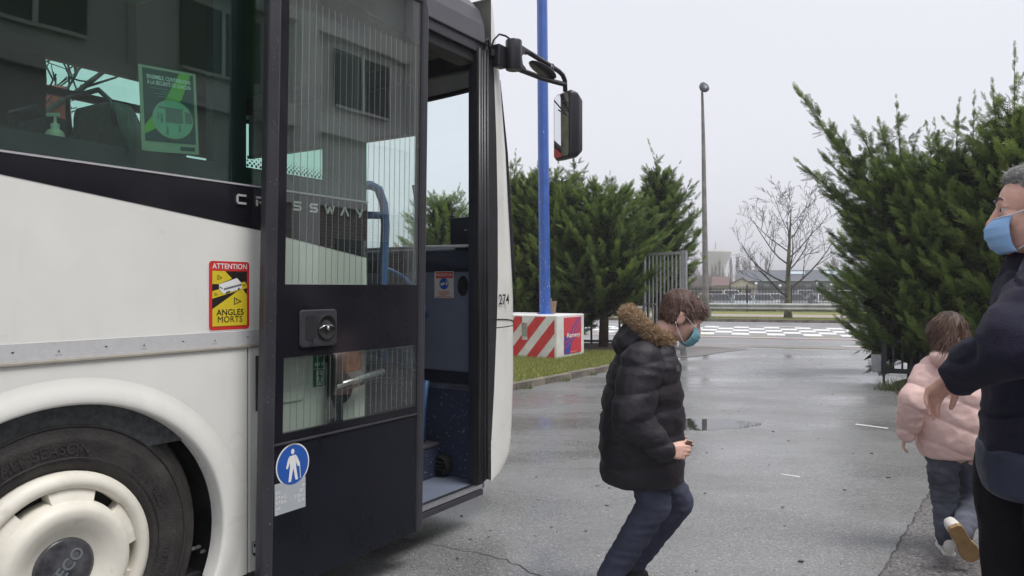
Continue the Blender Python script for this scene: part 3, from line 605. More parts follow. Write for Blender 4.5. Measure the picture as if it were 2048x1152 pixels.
# blue grab rails inside the door
bp('grab_rail', MB().tube([V(2.02, -0.45, 1.0), V(2.022, -0.45, 1.45), V(2.045, -0.45, 1.80), V(2.03, -0.45, 1.93), V(1.985, -0.45, 2.01), V(1.92, -0.45, 2.025), V(1.85, -0.5, 2.02)], 0.026, 12), M['rail_blue'])
bp('grab_rail', MB().tube([V(2.03, -0.45, 1.86), V(1.96, -0.62, 1.865), V(1.85, -0.85, 1.86)], 0.022, 12), M['rail_blue'])
bp('grab_rail', MB().tube(bez(V(2.03, -0.45, 1.55), V(2.3, -0.42, 1.5), V(2.40, -0.42, 1.25), 8), 0.012, 8), M['rail_blue'])
bp('grab_rail', MB().tube([V(2.36, -0.42, 0.42), V(2.36, -0.42, 0.66), V(2.37, -0.40, 0.85)], 0.018, 10), M['rail_blue'])
fs = MB(); fs.box(V(1.6, -0.98, 0.66), V(2.35, -1.06, 1.62)); bp('fare_counter', fs, M['navy_plastic'], bevel=0.02)
bp('counter_rim', MB().box(V(1.6, -0.955, 1.625), V(2.38, -1.09, 1.645)), M['tape'])
bp('red_ticket_pad', MB().box(V(1.99, -0.98, 1.646), V(2.13, -1.05, 1.675)), M['ink_red'], bevel=0.008)
swl = MB(); c_ = V(2.28, -1.85, 1.60); tx = Vector((0, 1, 0)); ty = Vector((0.75, 0, 0.66))
swl.tube([c_ + tx*0.23*math.cos(2*PI*i/28) + ty*0.23*math.sin(2*PI*i/28) for i in range(29)], 0.016, 8, caps=False)
for a in (90, 210, 330): swl.tube([c_, c_ + tx*0.22*math.cos(R(a)) + ty*0.22*math.sin(R(a))], 0.014, 6)
swl.tube([c_, c_ + Vector((0.3, 0, -0.35))], 0.035, 8); bp('steering_wheel', swl, M['rubber'])
def seat(u, w, z, cloth, nm='passenger_seat', hgt=0.82):
    s_ = MB(); s_.loft([[V(u+x, w+q, z+0.40+y) for q, y in ((-0.21, 0), (0.21, 0), (0.22, 0.09), (-0.22, 0.09))] for x in (0, 0.42)], smooth=False)
    o = bp(nm, s_, cloth, bevel=0.03)
    b_ = MB(); b_.loft([[V(u-0.02-0.16*(y/hgt)+t, w+q, z+0.46+y) for q, t in ((-hw, 0.05), (hw, 0.05), (hw, -0.05), (-hw, -0.05))] for y, hw in ((0, 0.21), (hgt*0.6, 0.22), (hgt*0.8, 0.20), (hgt*0.95, 0.15), (hgt, 0.12))], smooth=True)
    bp('seat_back', b_, cloth, o, bevel=0.02)
    bp('seat_leg', MB().tube([V(u+0.2, w, z), V(u+0.2, w, z+0.4)], 0.03, 8), M['rubber'], o)
    bp('seat_handle', MB().tube([V(u-0.22, w-0.16, z+1.18), V(u-0.235, w-0.15, z+1.27), V(u-0.255, w-0.11, z+1.31), V(u-0.255, w+0.11, z+1.31), V(u-0.235, w+0.15, z+1.27), V(u-0.22, w+0.16, z+1.18)], 0.010, 8), M['navy_plastic'], o)
    return o
for uu in (0.50, -0.35, -1.2, -2.05, -2.9):
    for ww in (-0.36, -0.82, -1.75, -2.2): seat(uu, ww, 0.86, M['seat_cloth'])
seat(1.55, -1.85, 0.72, M['seat_cloth'], 'driver_seat', 0.95)
bp('driver_partition', MB().box(V(1.28, -1.3, 0.86), V(1.32, -2.45, 2.35)), M['cab_green'], bevel=0.01)
bp('luggage_rack', MB().box(V(-8.9, -0.06, 2.62), V(0.55, -0.5, 2.86)), M['cab_green'], bevel=0.03)
bp('luggage_rack', MB().box(V(-8.9, -2.05, 2.93-0.03), V(1.2, -2.5, 2.70)), M['cab_green'], bevel=0.03) if False else None
bp('ceiling', MB().box(V(-8.9, -0.12, 2.885), V(2.43, -2.43, 2.898)), M['ceiling'])
bp('gear_cabinet', MB().box(V(0.02, -0.16, 0.86), V(0.28, -0.60, 1.93)), M['black_satin'], bevel=0.02)
# sun blinds behind the windscreen
bl = MB(); bl.box(V(2.62, -0.62, 2.475), V(2.63, -2.42, 2.90)); bl.box(V(2.605, -0.62, 2.465), V(2.645, -2.42, 2.485), 1)
bp('sun_blind', bl, [M['grey_satin'], M['rubber']])
bl = MB(); bl.box(V(2.52, -0.10, 2.80), V(2.60, -2.43, 2.93)); bp('screen_header', bl, M['rubber'], bevel=0.02)
bp('side_blind', MB().box(V(1.74, -2.47, 2.42), V(2.36, -2.455, 2.89)), M['grey_satin'])

# -- front: rounded white corner, windscreen, bumper
FT = [(0.240, -0.16), (0.248, 0.04), (0.284, 0.17), (0.359, 0.27), (0.517, 0.30), (0.848, 0.33), (1.015, 0.328), (1.18, 0.327), (1.35, 0.325), (1.483, 0.31), (1.846, 0.26), (2.326, 0.19), (2.786, 0.08), (2.927, 0.02), (3.073, -0.05), (3.16, -0.10), (3.21, -0.16)]
TS = list(range(0, 91, 5))
def plan(f):
    pts = [(2.5 + (0.24+f)*math.sin(R(t)), -0.32*(1-math.cos(R(t)))) for t in TS]
    mid = [(2.74 + f + 0.10*(1-((w+1.275)/0.955)**2), w) for w in [-0.32 - 1.91*i/16 for i in range(1, 16)]]
    return pts + mid + [(p[0], -W_ - p[1]) for p in pts[::-1]]
def fz(z):
    for (a, fa), (b, fb) in zip(FT, FT[1:]):
        if z <= b: return fa + (fb-fa)*max(0, (z-a)/(b-a))
    return FT[-1][1]
NP = len(plan(0)); i0 = 11; i1 = NP-1-4                      # the windscreen runs between these plan points
ZB = [0.240, 0.248, 0.266, 0.284, 0.32, 0.359, 0.43, 0.517, 0.68, 0.848, 1.015, 1.18]
ZM = [1.186, 1.27, 1.35, 1.42, 1.483]
ZW = [1.483, 1.6, 1.72, 1.846, 2.0, 2.16, 2.326, 2.48, 2.63, 2.786]
ZT = [2.786, 2.86, 2.927, 3.0, 3.073, 3.12, 3.16, 3.21]
def strip(mb, zs, a, b, off=0.0, m=0):
    rows = []
    for z in zs:
        p = plan(fz(z)); row = []
        for i in range(a, b+1):
            u, w = p[i]
            if off:
                q0, q1 = p[max(0, i-1)], p[min(NP-1, i+1)]; t = Vector((q1[0]-q0[0], q1[1]-q0[1])).normalized(); u += -t.y*off; w += t.x*off
            row.append(V(u, w, z))
        rows.append(row)
    mb.loft(rows, m, closed=False, caps=False)
fb = MB(); strip(fb, ZB, 0, NP-1)
bmp = bp('front_bumper', fb, M['white_paint'], fix=False)
fm = MB(); strip(fm, ZM, 0, NP-1); bp('front_panel', fm, M['white_paint'])
for rng in ((0, i0), (i1, NP-1)):
    cpn = MB(); strip(cpn, ZW, *rng); bp('corner_panel', cpn, M['white_paint'])
tp = MB(); strip(tp, ZT, 0, NP-1); tp.f.append(tuple(range(len(tp.v)-NP, len(tp.v)))); tp.m.append(0); tp.s.append(False)
bp('front_header', tp, M['white_paint'])
ws = MB(); strip(ws, ZW, i0, i1, 0.006); wso = bp('windscreen', ws, M['glass_screen'])
gk = MB(); edge = [plan(fz(z))[i0] for z in ZW]
gk.tube([V(u+0.008, w+0.010, z) for (u, w), z in zip(edge, ZW)], 0.016, 8)
gk.tube([V(u+0.004, w+0.010, 1.485) for u, w in plan(fz(1.483))[i0:i1+1]], 0.018, 8); gk.tube([V(u, w+0.008, 2.78) for u, w in plan(fz(2.786))[i0:i1+1]], 0.018, 8)
gk.tube([V(u, w-0.01, z) for (u, w), z in zip([plan(fz(z))[i1] for z in ZW], ZW)], 0.016, 8)
bp('windscreen_gasket', gk, M['rubber'], wso)
sm = MB(); pts = []
for i in range(0, 16): u, w = plan(fz(1.30 - 0.010*i))[i]; pts.append(V(u+0.001, w+0.0015, 1.236 - 0.0055*i*(i/15)))
sm.tube(pts, 0.0035, 6); bp('bumper_seam', sm, M['dark'], bmp)
None and bp('tow_cover', MB().ellipsoid(V(plan(fz(1.01))[15][0]-0.002, plan(fz(1.01))[15][1], 1.015), (0.02, 0.02, 0.03)), M['white_paint'], bmp)
for s_ in (1, -1):
    hl = MB(); zs = [0.62, 0.66, 0.76, 0.86, 0.90]
    a_ = (16, 20) if s_ == 1 else (NP-21, NP-17); strip(hl, zs, a_[0], a_[1], 0.006); bp('headlamp', hl, M['glass_dark'], bmp)
wp = MB(); wp.tube([V(3.13, -0.9, 1.42), V(3.12, -1.0, 1.55), V(3.02, -1.05, 2.2)], 0.012, 6); wp.tube([V(3.13, -1.7, 1.42), V(3.12, -1.8, 1.55), V(3.02, -1.85, 2.2)], 0.012, 6)
bp('wiper', wp, M['rubber'], wso)

# -- mirror on its arm
mr_ = MB(); mr_.prism(rrect(2.505, 2.79, 2.60, 2.925, 0.012), SIDE(), 0.0, 0.055); mr_.box(V(2.47, 0.0, 2.84), V(2.53, 0.03, 2.885))
mirror = bp('wing_mirror', mr_, M['black_satin'], bevel=0.008)
kn = MB(); kn.tube([V(2.625, 0.085, 2.782), V(2.625, 0.085, 2.97)], 0.052, 16); kn.prism([(2.625, 2.795), (2.625, 2.962), (2.80, 2.952), (2.80, 2.925), (2.735, 2.92), (2.70, 2.885), (2.71, 2.84), (2.75, 2.825), (2.75, 2.795)], SIDE(0.105), -0.045, 0.0)
bp('arm_knuckle', kn, M['black_satin'], mirror, bevel=0.010)
at_ = MB(); at_.tube([V(2.66, 0.085, 2.948), V(2.85, 0.088, 2.938), V(3.06, 0.09, 2.926), V(3.20, 0.09, 2.918), V(3.255, 0.09, 2.905), V(3.287, 0.09, 2.875), V(3.293, 0.09, 2.80)], 0.0165, 10)
at_.tube([V(2.64, 0.085, 2.802), V(2.975, 0.09, 2.815), V(3.20, 0.09, 2.838), V(3.285, 0.09, 2.848)], 0.0165, 10)
bp('mirror_arm', at_, M['black_satin'], mirror)
hm = Matrix.Rotation(R(-27), 3, 'Z')
def MH(x, y, z): q = hm @ Vector((x, -y, z)); return Vector((3.27, -0.075, 2.56)) + q     # x = away from the glass, y = outwards
mh = MB(); rr = []
for x, g in ((0.0, 0.94), (0.02, 1.0), (0.07, 0.96), (0.115, 0.80), (0.135, 0.5)):
    rr.append([MH(x, p[0]*g, p[1]*g - 0.01*x) for p in rrect(-0.105, -0.235, 0.105, 0.235, 0.03, 4)])
mh.loft(rr); bp('mirror_housing', mh, M['black_satin'], mirror, fix=True)
mg = MB(); mg.add([MH(-0.004, p[0], p[1]) for p in rrect(-0.088, -0.218, 0.088, 0.218, 0.02, 4)], [tuple(range(20))]); bp('mirror_glass', mg, M['mirror'], mirror)
km = MB(); km.ellipsoid(V(2.98, 0.09, 2.872), (0.155, 0.06, 0.017), 0, 20, 10, Matrix.Rotation(R(8), 3, 'Y')); km.tube([V(3.08, 0.09, 2.87), V(3.085, 0.09, 2.935)], 0.024, 10)
bp('kerb_mirror', km, M['black_satin'], mirror)
cb = MB(); cb.tube([V(2.46, 0.02, 2.87), V(2.455, 0.05, 2.93), V(2.50, 0.06, 2.975), V(2.57, 0.06, 2.985), V(2.62, 0.08, 2.965)], 0.006, 6); cb.tube([V(2.40, 0.01, 2.865), V(2.385, 0.04, 2.905), V(2.41, 0.04, 2.925), V(2.45, 0.02, 2.88)], 0.007, 6)
bp('mirror_cable', cb, M['rubber'], mirror)

# -- the open door leaf, hanging 12 cm outside the body
DW = 0.115
def DL(u, z): return (u + 0.02*(z-1.4), z)
DFR = SIDE(DW)
def DP(pts): return [DL(*p) for p in pts]
def dn(name, mb, mats, par, bevel=0.0, fix=False): return mb.build(name, mats, par, bevel, 2, fix)
UL, UR, ZBm, ZTp = 0.704, 1.712, 0.185, 2.93
fo, fi = (UL, ZBm, UR, ZTp), (UL+0.055, ZBm+0.03, UR-0.052, ZTp-0.06)
door = MB()
for poly in ([(UL, 0.19), (UL+0.058, 0.19), (UL+0.058, 2.93), (UL, 2.93)], [(UR-0.052, 0.19), (UR, 0.19), (UR, 2.87), (UR-0.02, 2.925), (UR-0.052, 2.93)], [(UL+0.058, 2.885), (UR-0.052, 2.885), (UR-0.052, 2.93), (UL+0.058, 2.93)]):
    door.prism(DP(poly), DFR, -0.035, 0.012)
d_ = bp('door', door, M['frame_grey'], bevel=0.011)
iu0, iu1 = UL+0.058, UR-0.052
dn('door_panel', MB().prism(DP([(iu0, 0.195), (iu1, 0.195), (iu1, 0.785), (iu0, 0.785)]), DFR, -0.03, 0.004), M['door_black'], d_, bevel=0.002)
dn('door_ledge', MB().prism(DP([(iu0, 0.787), (iu1, 0.787), (iu1, 0.797), (iu0, 0.797)]), DFR, -0.01, 0.011), M['frame_grey'], d_, bevel=0.003)
g0, g1 = 0.806, 1.655
dn('door_panel', MB().prism(DP([(iu0, 1.142), (iu1, 1.142), (iu1, 1.445), (iu0, 1.445)]), DFR, -0.022, 0.003), M['black_gloss'], d_)
fr2 = MB()
for poly in ([(iu0, 0.799), (g0, 0.799), (g0, 1.142), (iu0, 1.142)], [(g1, 0.799), (iu1, 0.799), (iu1, 1.142), (g1, 1.142)], [(g0, 0.799), (g1, 0.799), (g1, 0.832), (g0, 0.832)],
             [(iu0, 1.445), (g0, 1.445), (g0, 2.885), (iu0, 2.885)], [(g1, 1.445), (iu1, 1.445), (iu1, 2.885), (g1, 2.885)]):
    fr2.prism(DP(poly), DFR, -0.022, 0.0028)
tl_ = [(g0, 2.70)] + [(g0 + (g1-g0)*i/10, 2.70 + 0.035*math.sin(PI*i/10) - 0.02*i/10) for i in range(1, 11)]
fr2.prism(DP(tl_ + [(g1, 2.885), (g0, 2.885)]), DFR, -0.022, -0.0035)
dn('glass_border', fr2, M['black_gloss'], d_)
dn('door_window', MB().prism(DP([(g0, 1.445), (g1, 1.445), (g1, 2.885), (g0, 2.885)]), DFR, -0.003, 0.0022), M['glass_door'], d_)
dn('door_window', MB().prism(DP([(g0, 0.832), (g1, 0.832), (g1, 1.142), (g0, 1.142)]), DFR, -0.003, 0.0022), M['glass_door'], d_)
hw = MB(); n_ = 22
for i in range(1, n_+1):
    u = g0 + 0.006 + (g1-g0-0.02)*i/(n_+0.4); jig = 0.0015*math.sin(i*2.3)
    for za, zb in ((1.45, 2.66), (0.84, 1.135)): hw.prism(DP([(u-0.0011+jig, za), (u+0.0011+jig, za), (u+0.0011, zb), (u-0.0011, zb)]), DFR, -0.0062, -0.0048)
for za in (1.135,): hw.prism(DP([(g0+0.015, za), (g1-0.02, za), (g1-0.02, za+0.002), (g0+0.015, za+0.002)]), DFR, -0.0062, -0.0048)
dn('heating_wires', hw, M['wire'], d_)
# inside of the leaf: swing post, disc, push bar
dn('swing_post', MB().prism([(1.118, 0.40), (1.172, 0.40), (1.172, 1.14), (1.118, 1.14)], SIDE(0.03), 0.0, 0.055), M['rubber'], d_, bevel=0.008)
dn('swing_disc', MB().lathe([(0.001, 0.02), (0.068, 0.02), (0.075, 0.012), (0.077, 0.0)], (V(1.215, 0.012, 0.965), (1,0,0), (0,0,1)), 28), M['rubber'], d_)
dn('push_bar', MB().tube([V(1.13, 0.075, 0.985), V(1.25, 0.07, 1.0), V(1.46, 0.06, 1.022), V(1.475, 0.04, 1.01)], 0.014, 10), M['alu'], d_)
dn('push_bar', MB().tube([V(1.13, 0.075, 0.955), V(1.42, 0.06, 0.995)], 0.008, 8), M['rubber'], d_)
# lock plate
hp = MB(); hx0, hx1, hz0, hz1 = 0.876, 1.088, 1.178, 1.338; HF = SIDE(DW+0.003)
hp.prism(rrect(hx0, hz0, hx1, hz1, 0.02), HF, 0, 0.012)
hd = dn('door_handle', hp, M['frame_grey'], d_, bevel=0.006)
# (sub-parts of the lock plate stay in the handle's own mesh: third level)
hp2 = MB(); hp2.prism(rrect(hx0+0.03, hz0+0.03, hx0+0.085, hz1-0.025, 0.012), HF, 0.010, 0.0135, 0)
hp2.lathe([(0.001, 0.013), (0.045, 0.013), (0.050, 0.020), (0.056, 0.018), (0.058, 0.010)][::-1], ((0.1+hx0+0.047, -(DW+0.003), hz0+0.082), (0.95,0,0), (0,0,1)), 32, 0)
dn('handle_recess', hp2, M['dark'], d_)
hp3 = MB(); hc = Vector((hx0+0.147, -(DW+0.020), hz0+0.082))
hp3.tube([hc + Vector((-0.046, 0, -0.004)), hc + Vector((-0.02, -0.006, 0.008)), hc + Vector((0.02, -0.006, 0.008)), hc + Vector((0.046, 0, -0.004))], 0.0025, 6)
hp3.ellipsoid(hc + Vector((0, -0.006, -0.004)), (0.007, 0.006, 0.009))
dn('lock_cylinder', hp3, M['chrome'], d_)
hp4 = MB(); hp4.lathe([(0.001, 0.0), (0.03, -0.001), (0.042, -0.006)], (hc + Vector((0, 0.003, 0)), (1,0,0), (0,0,1)), 24, 0, 0, PI)
dn('lock_lever', hp4, M['frame_grey'], d_)
hp4 = MB(); hp4.box(hc + Vector((-0.092, -0.004, -0.062)), hc + Vector((-0.064, -0.012, -0.05)))
dn('handle_lip', hp4, M['frame_grey'], d_)
# pedestrian disc
pd = MB(); pf = SIDE(DW+0.0045); cu_, cz_ = 0.846, 0.697; rr_ = 0.088
def C2(x, y): return (cu_ + x*rr_, cz_ + y*rr_)
pd.flat(circle(cu_, cz_, rr_, 40), pf, 0.0003, 1); pd.flat(circle(cu_, cz_, rr_*0.93, 40), pf, 0.0009, 0)
pd.flat([C2(0.10*math.cos(t)-0.02, 0.62+0.13*math.sin(t)) for t in [2*PI*i/14 for i in range(14)]] , pf, 0.0015, 1)
for q in ([(-0.2,0.42),(0.15,0.45),(0.2,0.40),(0.18,-0.1),(-0.18,-0.12)], [(-0.2,0.42),(-0.3,0.3),(-0.42,-0.12),(-0.32,-0.15),(-0.15,0.2)], [(0.15,0.45),(0.24,0.36),(0.42,-0.02),(0.38,-0.14),(0.28,-0.12),(0.14,0.2)],
          [(-0.18,-0.1),(0.02,-0.1),(-0.12,-0.78),(-0.28,-0.78)], [(0.0,-0.1),(0.18,-0.1),(0.3,-0.76),(0.14,-0.74)], [(0.38,-0.08),(0.42,-0.08),(0.47,-0.72),(0.43,-0.72)]):
    pd.flat([C2(*p) for p in q], pf, 0.0015, 1)
dn('pedestrian_sticker', pd, [M['ink_blue'], M['ink_white']], d_)
wpq = MB(); a, b = (0.752, 0.506), (0.914, 0.634)
wpq.flat([a, (b[0], a[1]), b, (a[0], b[1])], pf, 0.0004, 0)
for k, (l, r_) in enumerate((('', '11'), ('P.V.:', '18'), ('P.T.A.C.', '20.5'), ('P.T.R.A.', '2.55x13'), ('LxL.', '33.10'), ('S', ''))):
    z = b[1] - 0.018 - 0.0205*k
    if l: wpq.text(l, pf, a[0]+0.006, z-0.006, 0.014, 0.001, 1, bold=0.01, sx=0.85)
    if r_: wpq.text(r_, pf, b[0]-0.006, z, 0.014, 0.001, 1, bold=0.01, align='RIGHT', sx=0.85)
dn('weight_plate', wpq, [M['plate_ink'] if 'plate_ink' in M else M['ink_pale_grey'], M['ink_white']], d_)
# rain drops on the frame
random.seed(5); rd = MB()
for i in range(90):
    z = random.uniform(0.25, 2.85); side = random.random() < 0.75
    u = (UL + random.uniform(0.012, 0.048)) if side else (UR - random.uniform(0.01, 0.04)); s_ = random.uniform(0.0008, 0.0021)
    uu, zz = DL(u, z); rd.ellipsoid(V(uu, DW+0.0125, zz), (s_, s_*0.6, s_*1.3), 0, 6, 4)
dn('rain_drops', rd, M['water_drop'], d_)['kind'] = 'stuff'

# -- safety poster inside the window
po = MB(); PF = ((0.262, 0.022, 1.925), (0.226, 0.0, 0.016), (0.012, 0, 0.308)); 
PFn = SIDE(-0.022)
def Q(x, y): return (0.277 - 0.015*y + 0.230*x, 1.925 + 0.310*y + 0.018*x*y + 0.020*x*(1-y))
def pq(pts, m, l): po.flat([Q(*p) for p in pts], PFn, l, m)
pq([(0,0),(1,0),(1,1),(0,1)], 0, 0.0); pq([(0.06,0.12),(0.95,0.12),(0.95,0.97),(0.06,0.97)], 1, 0.0008)
pq([(0.06,0.2),(0.06,0.30),(0.42,0.62),(0.7,0.97),(0.9,0.97),(0.72,0.66),(0.3,0.30)], 2, 0.0014)
po.flat([Q(0.55+0.36*math.cos(2*PI*i/36), 0.40+0.235*math.sin(2*PI*i/36)) for i in range(36)], PFn, 0.002, 0)
po.flat([Q(0.55+0.345*math.cos(2*PI*i/36), 0.40+0.225*math.sin(2*PI*i/36)) for i in range(36)], PFn, 0.0026, 3)
pq([(0.42,0.36),(0.72,0.36),(0.72,0.52),(0.42,0.52)], 4, 0.0032); pq([(0.3,0.52),(0.74,0.52),(0.74,0.54),(0.3,0.54)], 4, 0.0032); pq([(0.76,0.37),(0.89,0.37),(0.88,0.50),(0.76,0.51)], 4, 0.0032)
for cx, cy, s_ in ((0.35,0.40,1.0), (0.44,0.26,0.9), (0.66,0.30,0.8), (0.29,0.42,0.7)):
    pq([(cx-0.018*s_,cy-0.05*s_),(cx+0.018*s_,cy-0.05*s_),(cx+0.018*s_,cy+0.02*s_),(cx-0.018*s_,cy+0.02*s_)], 4, 0.0036); po.flat([Q(cx+0.018*s_*math.cos(2*PI*i/10), cy+0.04*s_+0.014*s_*math.sin(2*PI*i/10)) for i in range(10)], PFn, 0.0036, 4)
pq([(0.66,0.035),(0.93,0.035),(0.93,0.085),(0.66,0.085)], 1, 0.0008); pq([(0.6,0.04),(0.635,0.04),(0.635,0.08),(0.6,0.08)], 3, 0.0008)
vs, fs, w = text_mesh('ENSEMBLE, CONTRIBUONS', 0.015); po.add([V(*(lambda q: (q[0], -0.022+0.002, q[1]))(Q(0.13 + 0.76*p[0]/w, 0.855 + 0.045*p[1]/0.69))) for p in vs], fs, 5)
vs, fs, w = text_mesh('\u00c0 LA S\u00c9CURIT\u00c9 DE CHACUN', 0.015); po.add([V(*(lambda q: (q[0], -0.022+0.002, q[1]))(Q(0.13 + 0.76*p[0]/w, 0.79 + 0.045*p[1]/0.69))) for p in vs], fs, 5)
for k, (xa, xb) in enumerate(((0.18, 0.72), (0.35, 0.68), (0.22, 0.70), (0.3, 0.6))): pq([(xa, 0.745-0.03*k), (xb, 0.745-0.03*k), (xb, 0.75-0.03*k), (xa, 0.75-0.03*k)], 3, 0.002)
bp('safety_poster', po, [M['ink_poster'], M['ink_teal'], M['ink_lime'], M['ink_mint'], M['ink_slate'], M['ink_white']], label='dark green safety poster with white border')

# hand gel on the cabinet behind the window
hg = thing('sanitizer_bottle', 'white pump bottle of hand gel on a cabinet behind the bus side window', 'bottle', world_of(0.165, -0.4) + Vector((0, 0, 1.93)))
hg.scale = (0.62, 0.62, 0.85)
b_ = MB(); b_.lathe([(0.001, 0), (0.05, 0.0), (0.052, 0.01), (0.052, 0.09), (0.042, 0.105), (0.02, 0.115), (0.02, 0.13), (0.001, 0.13)], XY, 20); b_.build('bottle_body', M['ink_cream'], hg)
b_ = MB(); b_.lathe([(0.022, 0.112), (0.024, 0.112), (0.024, 0.135), (0.008, 0.14), (0.008, 0.17), (0.001, 0.17)], XY, 16); b_.box((-0.05, -0.009, 0.168), (0.028, 0.009, 0.184)); b_.build('pump', M['ink_white'], hg, 0.003)
# ------------------------------------------------------------------ the ground and what lies flat on it

def sheet(name, poly, z, m, kind='structure', sub=0):
    mb = MB(); mb.flat(poly, ((0,0,z), (1,0,0), (0,1,0)), 0.0)
    o = mb.build(name, m); tag(o, kind=kind); return o
def px(x, y):                                    # picture pixel -> ground point
    t = EYE*1479/(y-576); return ((x-1024)/1479*t, t)
RE = Vector((0.953, -0.303, 0)); RG = Vector((0.303, 0.953, 0))     # along and across the far road
def rd(a, s, z=0.0): p = RE*a + RG*s; return Vector((p.x, p.y, z))
def RF(z): return ((0, 0, z), tuple(RE), tuple(RG))

gm = MB()                                         # one sheet to the horizon: falls half a metre beyond the palisade fence
ys = [-300, -60, 0, 32.6, 48.5, 56, 120, 1300]; zs = [0, 0, 0, 0, 0, -0.5, -0.5, -0.5]; xs = [-1200, -200, -60, 0, 60, 200, 1200]
vs = [tuple(RE*x + RG*y + Vector((0,0,z))) for y, z in zip(ys, zs) for x in xs]; n_ = len(xs)
gm.add(vs, [(j*n_+i, j*n_+i+1, (j+1)*n_+i+1, (j+1)*n_+i) for j in range(len(ys)-1) for i in range(n_-1)])
tag(gm.build('ground', M['turf']), kind='structure')

sheet('driveway', [(-60, -60), (60, -60), (60, 12), (30, 17.2), (9.0, 16.6), (3.4, 18.6), (-9, 22), (-60, 34)], 0.004, M['asphalt'])
sheet('road', [tuple((RE*a + RG*s).xy) for a, s in ((-150, 19.6), (150, 19.6), (150, 32.45), (-150, 32.45))], 0.0055, M['asphalt_road'])
sheet('road_apron', [px(1368, 706), px(1500, 694.5), px(1640, 697.5), px(1790, 704), (9.5, 16.4), tuple((RE*16 + RG*19.62).xy), tuple((RE*-22 + RG*19.62).xy), (-9, 19.2), (3.2, 16.6)], 0.0070, M['apron'])
sheet('asphalt_patch', [px(1340, 690), px(1400, 693), px(1497, 699), px(1440, 706), px(1395, 714), px(1360, 716), px(1330, 710)], 0.0086, M['asphalt_patch'])
sheet('rough_strip', [px(1760, 1152), px(1805, 1080), px(1842, 1010), px(1880, 952), px(1905, 905), (3.95, 7.2), (6.2, 8.6), (8, 4), (5, -3), (1.2, 0.8)], 0.0055, M['asphalt_rough'])
M['asphalt_dark'] = mat('crack', (0.07, 0.066, 0.064), 0.7, vary=0.5, vscale=20)
# seam of tar between the two asphalts, and a crack under the door
def ribbon(name, pts, w, z, m):
    mb = MB(); L = []; n = len(pts); random.seed(len(pts))
    for i, p in enumerate(pts):
        a, b = Vector(pts[max(0, i-1)]), Vector(pts[min(n-1, i+1)]); t = (b-a).normalized(); q = Vector((-t.y, t.x))*w*random.uniform(0.25, 0.6)
        L.append(((p[0]-q.x, p[1]-q.y, z), (p[0]+q.x, p[1]+q.y, z)))
    mb.add([v for l in L for v in l], [(2*i, 2*i+2, 2*i+3, 2*i+1) for i in range(n-1)])
    return tag(mb.build(name, m), kind='structure')
def wiggle(a, b, n, amp, seed):
    random.seed(seed); return [(a[0] + (b[0]-a[0])*i/n + random.uniform(-amp, amp), a[1] + (b[1]-a[1])*i/n + random.uniform(-amp, amp)) for i in range(n+1)]
ribbon('tar_seam', wiggle(px(1755, 1160), px(1880, 952), 40, 0.014, 2), 0.013, 0.0068, M['asphalt_dark'])
ribbon('asphalt_crack', wiggle(px(805, 1078), px(1010, 1120), 20, 0.012, 3) + wiggle(px(1010, 1120), px(1090, 1160), 9, 0.012, 4)[1:], 0.010, 0.0052, M['asphalt_dark'])
None and ribbon('damp_streak', wiggle(px(1035, 915), px(1260, 975), 18, 0.015, 8), 0.13, 0.0125, M['asphalt_patch'])
# puddle
random.seed(11); pts = []
for i in range(60):
    a = 2*PI*i/60; k = 1 + 0.16*math.sin(2*a+0.6) + 0.10*math.sin(3*a+2) + 0.05*math.sin(7*a+1) + random.uniform(-0.02, 0.02)
    pts.append((2.05 + 0.46*k*math.cos(a), 7.74 + 0.34*k*math.sin(a)))
sheet('puddle', pts, 0.0056, M['water'])
M['wet_film'] = mat('wet_film', (0.09, 0.092, 0.096), 0.09, spec=0.9, vary=0.2, vscale=30, bump=0.02, bscale=60)
def blob_sheet(name, cx, cy, rx, ry, seed, z=0.0115):
    random.seed(seed); ph = [random.uniform(0, 6.28) for _ in range(4)]; pts = []
    for i in range(72):
        a = 2*PI*i/72; k = 1 + 0.22*math.sin(2*a+ph[0]) + 0.16*math.sin(3*a+ph[1]) + 0.09*math.sin(5*a+ph[2]) + 0.06*math.sin(9*a+ph[3]) + random.uniform(-0.03, 0.03)
        pts.append((cx + rx*k*math.cos(a), cy + ry*k*math.sin(a)))
    return sheet(name, pts, z, M['wet_film'])
for i, (x_, y_, rx, ry) in enumerate(() and ((1500, 868, 0.55, 0.16), (1480, 760, 0.8, 0.35), (1560, 728, 1.0, 0.35), (1620, 800, 0.8, 0.2), (1690, 905, 0.45, 0.10), (1440, 826, 0.6, 0.16), (1640, 748, 0.7, 0.3))):
    blob_sheet('wet_patch', *px(x_, y_), rx, ry, 40+i)
M['litter'] = mat('litter', (0.10, 0.075, 0.05), 0.8, vary=0.6, vscale=3, col2=(0.40, 0.37, 0.32))
random.seed(77); lt = MB()
for i in range(420):
    Y_ = 2.4 + 15*random.random()**1.6; X_ = random.uniform(-0.2, 0.62)*Y_; s_ = random.choice([random.uniform(0.003, 0.008), random.uniform(0.006, 0.018)]); a = random.uniform(0, 6.28); n_ = random.choice([3, 4, 5, 6])
    pts = [(X_ + s_*random.uniform(0.5, 1.2)*math.cos(a + 6.28*k/n_), Y_ + s_*0.6*random.uniform(0.5, 1.2)*math.sin(a + 6.28*k/n_)) for k in range(n_)]
    lt.prism(pts, ((0, 0, 0.0062), (1, 0, 0), (0, 1, 0)), 0, s_*random.uniform(0.1, 0.5))
tag(lt.build('grit', M['litter']), kind='stuff')
